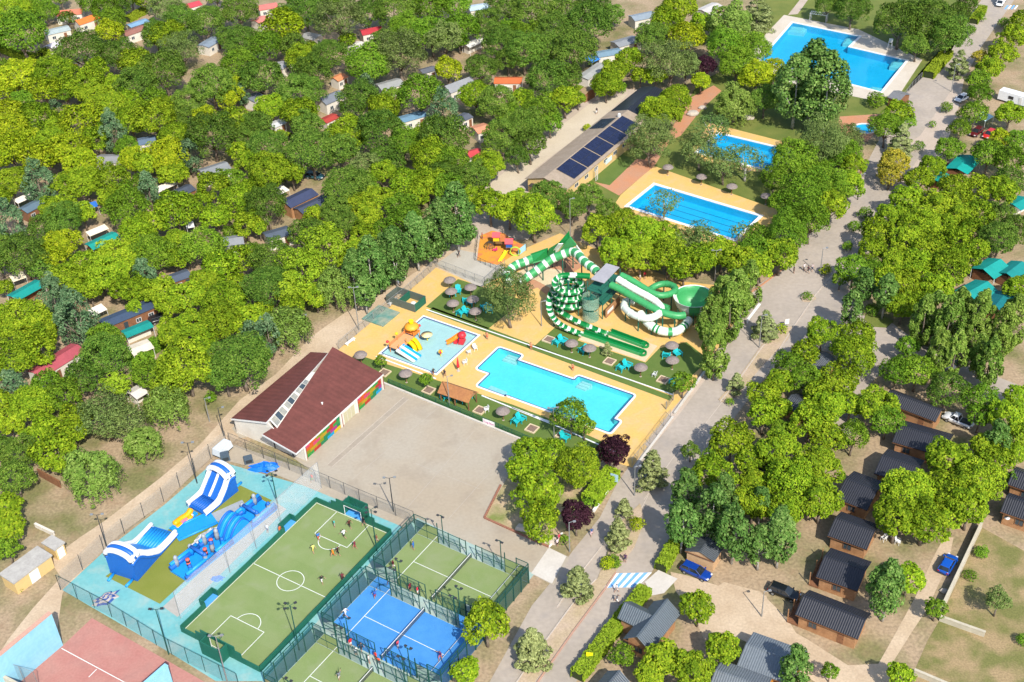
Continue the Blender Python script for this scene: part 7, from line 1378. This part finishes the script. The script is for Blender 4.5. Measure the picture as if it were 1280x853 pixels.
for x, y, lab in ((657, 662, 'pale flat stone seat left of the pair under the plane trees'), (683, 676, 'white stone seat at the corner of the garden bed')):
    r = thing('sitting_rock', lab, 'rock', g(x, y), -.3); MB().hexa([(-1.6, -.6, .05), (1.6, -.7, .05), (1.7, .6, .05), (-1.4, .7, .05)], [(-1.4, -.4, .6), (1.3, -.5, .7), (1.4, .4, .6), (-1.2, .5, .55)]).build('stone', mat('seat_stone', (.62, .52, .42), (.55, .47, .4), rough=.9, scale=1, fine=4, famt=.1, obj=True), r)
gt = thing('barrier_arm', 'white barrier arm at the car park exit', 'barrier', g(934, 404)); MB().box(-.15, -.15, 0, .15, .15, 1.0).build('post', m_white, gt)
gate = thing('deck_gate', 'white metal gate at the road side of the pool deck', 'gate', g(833, 512), math.atan2(*(lambda v: (v.y, v.x))(g(842, 500) - g(833, 512))))
MB().box(0, -.03, .1, 2.6, .03, 1.2).build('gate_leaf', m_greymesh, gate)
for x in (-.1, 2.7): MB().box(x - .07, -.07, 0, x + .07, .07, 1.7).build('gate_post', m_galv, gate)
for k, (x, y) in enumerate(((497, 344), (487, 371), (434, 421))):
    r = thing('stone_bench', ('white bench between trunks at the head of the deck fence', 'white bench beside the deck fence gate', 'white bench at the lower end of the deck fence')[k], 'bench', g(x + 4, y + 8), R(53)); MB().box(-1.2, -.28, .38, 1.2, .28, .48).build('seat', m_white, r)
    for sx in (-.9, .9): MB().box(sx - .12, -.22, .02, sx + .12, .22, .38).build('leg', m_white, r)

# ================================================================ PEOPLE
def body_mesh(pose):
    """one continuous figure grown on a skeleton; legs, arms and head follow the pose"""
    V_, E_, Rr = [], [], []
    def j(p, r, par=None): V_.append(p); Rr.append(r); i = len(V_) - 1; (E_.append((par, i)) if par is not None else None); return i
    s = pose; hip = j((0, 0, .93), (.15, .11)); wa = j((0, .0, 1.08), (.14, .10), hip); chst = j((0, s['lean'] * .5, 1.28), (.17, .115), wa); nk = j((0, s['lean'], 1.47), (.06, .06), chst)
    hd = j((0, s['lean'] * 1.15 + .01, 1.58), (.085, .095), nk); tp = j((0, s['lean'] * 1.2, 1.70), (.075, .085), hd)
    for sd, lg, ar in ((-1, s['l1'], s['a1']), (1, s['l2'], s['a2'])):
        h_ = j((sd * .09, 0, .88), (.095, .095), hip); k_ = j((sd * .10, lg[0] * .5 + lg[1], .48), (.062, .062), h_); an = j((sd * .10, lg[0], lg[2] + .09), (.042, .042), k_); j((sd * .11, lg[0] + .15, lg[2] + .04), (.045, .03), an)
        sh = j((sd * .20, s['lean'] * .8, 1.40), (.06, .06), chst); el = j((sd * (.20 + ar[0] * .5), s['lean'] * .8 + ar[1] * .5, 1.40 + ar[2] * .5), (.045, .045), sh); wr = j((sd * (.2 + ar[0]), s['lean'] * .8 + ar[1], 1.40 + ar[2]), (.033, .033), el)
        j((sd * (.2 + ar[0] * 1.15), s['lean'] * .8 + ar[1] * 1.15 + .02, 1.40 + ar[2] * 1.14), (.04, .028), wr)
    me = bpy.data.meshes.new('figure'); me.from_pydata(V_, E_, []); o = bpy.data.objects.new('figure_tmp', me); COL.objects.link(o)
    m = o.modifiers.new('s', 'SKIN'); m.use_smooth_shade = True; o.modifiers.new('d', 'SUBSURF').levels = 1
    for k, sv in enumerate(me.skin_vertices[0].data): sv.radius = Rr[k]; sv.use_root = (k == 0)
    dg = bpy.context.evaluated_depsgraph_get(); out = bpy.data.meshes.new_from_object(o.evaluated_get(dg)); bpy.data.objects.remove(o)
    out.materials.clear()
    for q in (m_skin, m_hair, m_skin, m_skin): out.materials.append(q)
    for p in out.polygons:
        z = p.center.z; x = abs(p.center.x); mi = 0
        if z > 1.52: mi = 1 if (z > 1.64 or p.center.y < s['lean'] * 1.15 - .03) else 0
        elif z > .95 and (x < .24 or z > 1.28 and x < .34): mi = 2
        elif .52 < z <= .95 and x < .22: mi = 3
        p.material_index = mi
    out.name = 'figure'; return out
m_skin = mat('skin', (.44, .25, .17), rough=.6, obj=True, famt=.03); m_hair = mat('hair', (.04, .027, .02), rough=.7, obj=True)
POSES = [dict(lean=0, l1=(0, 0, 0), l2=(.03, 0, 0), a1=(.08, .02, -.56), a2=(.08, .05, -.56)), dict(lean=.05, l1=(-.28, .1, .05), l2=(.26, .08, 0), a1=(.1, .25, -.5), a2=(.1, -.25, -.5)), dict(lean=.12, l1=(-.42, .16, .18), l2=(.3, .12, 0), a1=(.18, .3, -.35), a2=(.16, -.3, -.4)), dict(lean=.04, l1=(-.1, .03, 0), l2=(.22, .1, 0), a1=(.15, .1, -.5), a2=(.2, .35, .3))]
FIG = [body_mesh(p) for p in POSES]
PEOPLE = [
 (418.7, 660, 0, 'aqua', '#48b8b0', '#d8d8d8', 'in aqua shirt on the penalty box line'), (437.5, 660.5, 1, '', '#5a2a20', '#2a2020', 'in dark red shirt near the far goal'), (431, 673.5, 2, '', '#e8e8ea', '#22242a', 'in white shirt inside the far penalty box'), (444.5, 687, 1, '', '#7a2440', '#b04a4a', 'in maroon shirt right of the far penalty box'), (423, 694.5, 1, '', '#3c1a1a', '#1c1c20', 'in blackish red shirt at the penalty arc'), (417.5, 697, 2, '', '#e08a20', '#c86a20', 'in orange kit at the penalty arc'), (392.5, 692, 1, '', '#c8c870', '#d0c060', 'in pale yellow shirt left of the penalty arc'), (398.5, 676, 1, '', '#3a78c8', '#c86040', 'in blue shirt at the corner of the penalty box'), (403, 729.5, 2, '', '#26282c', '#d8d4d0', 'in black shirt below the centre circle'), (429, 727.5, 1, '', '#6a2c34', '#3a2024', 'in dark maroon kit near the side boards'), (471.5, 679.5, 1, '', '#8a5a44', '#c8b8a8', 'in brown shirt beside the corner boards'), (455, 657.5, 1, '', '#1e1e22', '#1e1e22', 'in black kit beside the far goal post'),
 (517.5, 688, 3, '', '#2a68b8', '#5878a8', 'in blue shirt at the back of the upper green court'), (492, 712, 1, '', '#7a1e30', '#e0d8d8', 'in dark red shirt at the front of the upper green court'), (469.5, 749, 3, '', '#2c58a8', '#b83a4a', 'in blue shirt and red shorts on the blue court'), (433, 772, 2, '', '#e4e4ea', '#c8c8d4', 'in white kit at the rear of the blue court'), (498, 811, 0, '', '#e04a5c', '#f0e8e8', 'in coral shirt at the net of the blue court'), (551, 825, 3, '', '#5a2c64', '#c86a7a', 'in purple shirt at the near end of the blue court'), (425, 851, 3, '', '#70747c', '#d8d0c8', 'in grey shirt on the lower green court'),
 (439, 809, 0, '', '#d02430', '#e8e8e8', 'in red cap and shirt between blue and lower courts'), (445.5, 820, 0, '', '#e0e0e4', '#44566a', 'in white shirt outside the lower court'), (452.5, 814, 1, '', '#3a4a58', '#242a30', 'in slate shirt outside the blue court fence'), (462, 830, 0, '', '#d0c8c0', '#5a7080', 'in cream shirt by the lower court gate'), (470.5, 826, 0, '', '#d83428', '#3a3a40', 'in scarlet shirt by the lower court gate'), (474, 832, 1, '', '#e8502c', '#404858', 'in orange red shirt at the lower court net'), (513.5, 740, 0, '', '#7a2030', '#2a2a30', 'in dark red shirt between the upper courts'), (523, 744, 0, '', '#d82840', '#ece8e8', 'in crimson shirt between the upper courts'),
 (770.5, 741, 1, '', '#d8d4d4', '#e8e4e4', 'in white just below the zebra crossing'), (771, 754, 2, '', '#5c5c64', '#e8e4e2', 'in grey riding a scooter below the crossing'), (781.5, 703, 0, '', '#4a2c50', '#303448', 'in plum shirt above the crossing'), (739.5, 670, 1, '', '#3a5a90', '#e0b8c0', 'in blue shirt on the road beside the plum tree'), (697, 683.5, 0, '', '#e4d0d4', '#2a2a34', 'in pale pink beside the garden kerb'), (699, 678, 0, '', '#c83a5a', '#d8b8b8', 'in rose pink under the plane tree'), (806, 349, 0, '', '#b81e3c', '#402830', 'in crimson on the deck behind the slide tower'), (800, 352, 0, '', '#e0dcd8', '#c8a090', 'in white on the deck behind the slide tower'), (746, 143, 1, '', '#3a3a44', '#e0e0e0', 'in dark shirt on the concrete service yard'),
 (1005, 339, 1, '', '#d8d0d0', '#30343c', 'leading the group crossing the car park'), (1010, 342, 1, '', '#503438', '#24262c', 'in dark brown with the group in the car park'), (1015, 339, 1, '', '#c8b8b8', '#34405a', 'in pale shirt at the rear of the car park group'), (992, 342, 0, '', '#34343c', '#24242a', 'alone in black by the kerb of the car park'), (391, 603, 1, '', '#d04a30', '#5a8a3c', 'in red with green shorts by the plaza fence'), (351, 668, 0, '', '#c86a3c', '#4a5a6a', 'in orange beside the white ball net'), (335, 666, 0, '', '#e8e4e8', '#2c4a7a', 'in white seated side of the boards'), (542, 470, 1, '', '#2c2c30', '#8a5a44', 'in dark swimwear beside the wading pool corner'), (609, 425, 0, '', '#c88a6a', '#d06a4a', 'bathing-suited between the two pools'), (556, 472, 1, '', '#3a3238', '#6a4a44', 'in dark swimwear near the folded red parasol'), (603, 300, 0, '', '#a84a4a', '#3a3a44', 'in red beside the playground fence'), (574, 322, 1, '', '#34343c', '#28282e', 'in black on the grey paving by the playground'), (664, 438, 0, '', '#d0906c', '#b85a3c', 'sunbathing-suited beside the cyan pool edge'), (716, 464, 0, '', '#cc8a66', '#c84a34', 'in red trunks at the cyan pool step')]
for k, (x, y, po, _, sh, so_, lab) in enumerate(PEOPLE):
    o = link('person', FIG[po], None, g(x, y), rnd.uniform(0, 6.28)); tag(o, 'person ' + lab, 'person'); f = rnd.uniform(.92, 1.04) * 1.03; o.scale = (f * 1.1, f * 1.1, f)
    o.location.z = .085 if 390 < x < 560 and y > 640 else .04
    for i, c in ((2, sh), (3, so_)): o.material_slots[i].link = 'OBJECT'; o.material_slots[i].material = plain(c, .8)

# ================================================================ what sets each tree apart
LM = [('the sky blue court wall', 50, 800), ('the two yellow utility huts', 50, 700), ('the rusty timber screen', 63, 603), ('the long red roof', 70, 449), ('the cream tent roof', 175, 433), ('the long slate blue cabin', 158, 392), ('the brown-arched teal canopy', 128, 300), ('the leftmost teal canopy', 32, 362), ('the charcoal cabin roof', 220, 240), ('the navy-roofed wooden cabin', 372, 245), ('the slate roof under the cabins', 346, 290), ('the small slate cabin', 225, 344), ('the grey roof left of centre', 292, 298), ('the blue grey cabin at the left edge', 38, 256), ('the slate blue woodland roof', 183, 174), ('the grey gabled home', 267, 208), ('the cream-ended grey roof', 136, 196), ('the yellow banner sign', 96, 85), ('the vivid orange roof', 108, 22), ('the brown roof at top left', 167, 37), ('the orange porch roof', 262, 52), ('the pale lane at top left', 15, 70), ('the white shed by the lane', 345, 154), ('the white gabled home', 412, 118), ('the crimson roof at the top', 240, 3), ('the bare grey tree roof', 317, 120), ('the bright red roof', 463, 36), ('the grey double roof', 486, 103), ('the blue-roofed white home', 515, 145), ('the grey chalet', 572, 102), ('the orange tiled home', 635, 98), ('the white awning hedge', 592, 52), ('the pale blue roof at the top', 598, 7), ('the salmon roof at the top', 334, 6), ('the red domed tent', 591, 188), ('the steel blue roof', 760, 64), ('the cream home at the top', 803, 18), ('the solar panel building', 715, 185), ('the black-roofed wing', 805, 125), ('the terracotta path', 855, 150), ('the small blue pool', 930, 188), ('the large stepped pool', 1040, 70), ('the round pool', 1081, 161), ('the pale terrace kiosk', 1117, 120), ('the lap pool', 868, 262), ('the orange playground', 620, 310), ('the boomerang slide', 700, 308), ('the slide bowl', 866, 375), ('the spiral slide', 711, 370), ('the upper turf terrace', 585, 380), ('the deck fence', 520, 352), ('the wading pool', 535, 430), ('the maroon hall roof', 380, 500), ('the double street lamp', 446, 385), ('the dirt road verge', 270, 525), ('the cyan pool', 700, 490), ('the pool lamp post', 692, 530), ('the garden bed corner', 660, 660), ('the zebra crossing', 785, 726), ('the blue padel court', 505, 790), ('the slate cross-wing house', 815, 790), ('the small tan cabin', 875, 690), ('the orange-walled building', 965, 825), ('the lowest log cabin', 1040, 770), ('the sixth cabin', 1055, 710), ('the fourth cabin', 1075, 615), ('the second cabin', 1155, 555), ('the white pickup', 1196, 528), ('the frame-edge cabins', 1270, 620), ('the bright blue hatchback', 1184, 708), ('the dry yard', 1230, 740), ('the side street', 1180, 460), ('the street lawn', 1098, 402), ('the two teal tents', 1235, 345), ('the maroon car', 1219, 168), ('the bright teal tent', 1205, 202), ('the right-edge teal roof', 1274, 251), ('the silver car', 1201, 126), ('the camper van', 1250, 8), ('the long caravan', 1265, 125), ('the car park kerb', 1010, 345), ('the traffic island', 1010, 373), ('the road bend', 1075, 240), ('the road island cedar', 958, 415), ('the shaded grey-roofed cabin', 1027, 456), ('the shaded dark-roofed cabin', 995, 503), ('the hedge-side dark cabin', 948, 580), ('the deck gate', 838, 506)]
ORD = ['', 'second ', 'third ', 'fourth ', 'fifth ', 'sixth ', 'seventh ', 'eighth ', 'ninth ', 'tenth ', 'eleventh ', 'twelfth ', 'thirteenth ', 'fourteenth ', 'fifteenth ', 'sixteenth ']
buck = {}
for r, c, x, y, rm, _o, _r in TREES:
    n, lx, ly = min(LM, key=lambda q: math.hypot(q[1] - x, (q[2] - y) * 1.3)); dx, dy = x - lx, (y - ly)
    dr = ('left of' if dx < 0 else 'right of') if abs(dx) > abs(dy) * 1.1 else ('behind' if dy < 0 else 'in front of')
    buck.setdefault((c, n, dr), []).append((math.hypot(dx, dy), r))
for (c, n, dr), l in buck.items():
    l.sort(key=lambda q: q[0]); wd = SPEC[c]['word']
    for k, (_, r) in enumerate(l):
        if len(l) == 1: r['label'] = f'{wd} {dr} {n}'
        else: r['label'] = f'{ORD[min(k, 15)]}closest {wd} {dr} {n}'
        r['group'] = {'tree': 'trees of the holiday park', 'shrub': 'shrubs of the holiday park'}[r['category']]
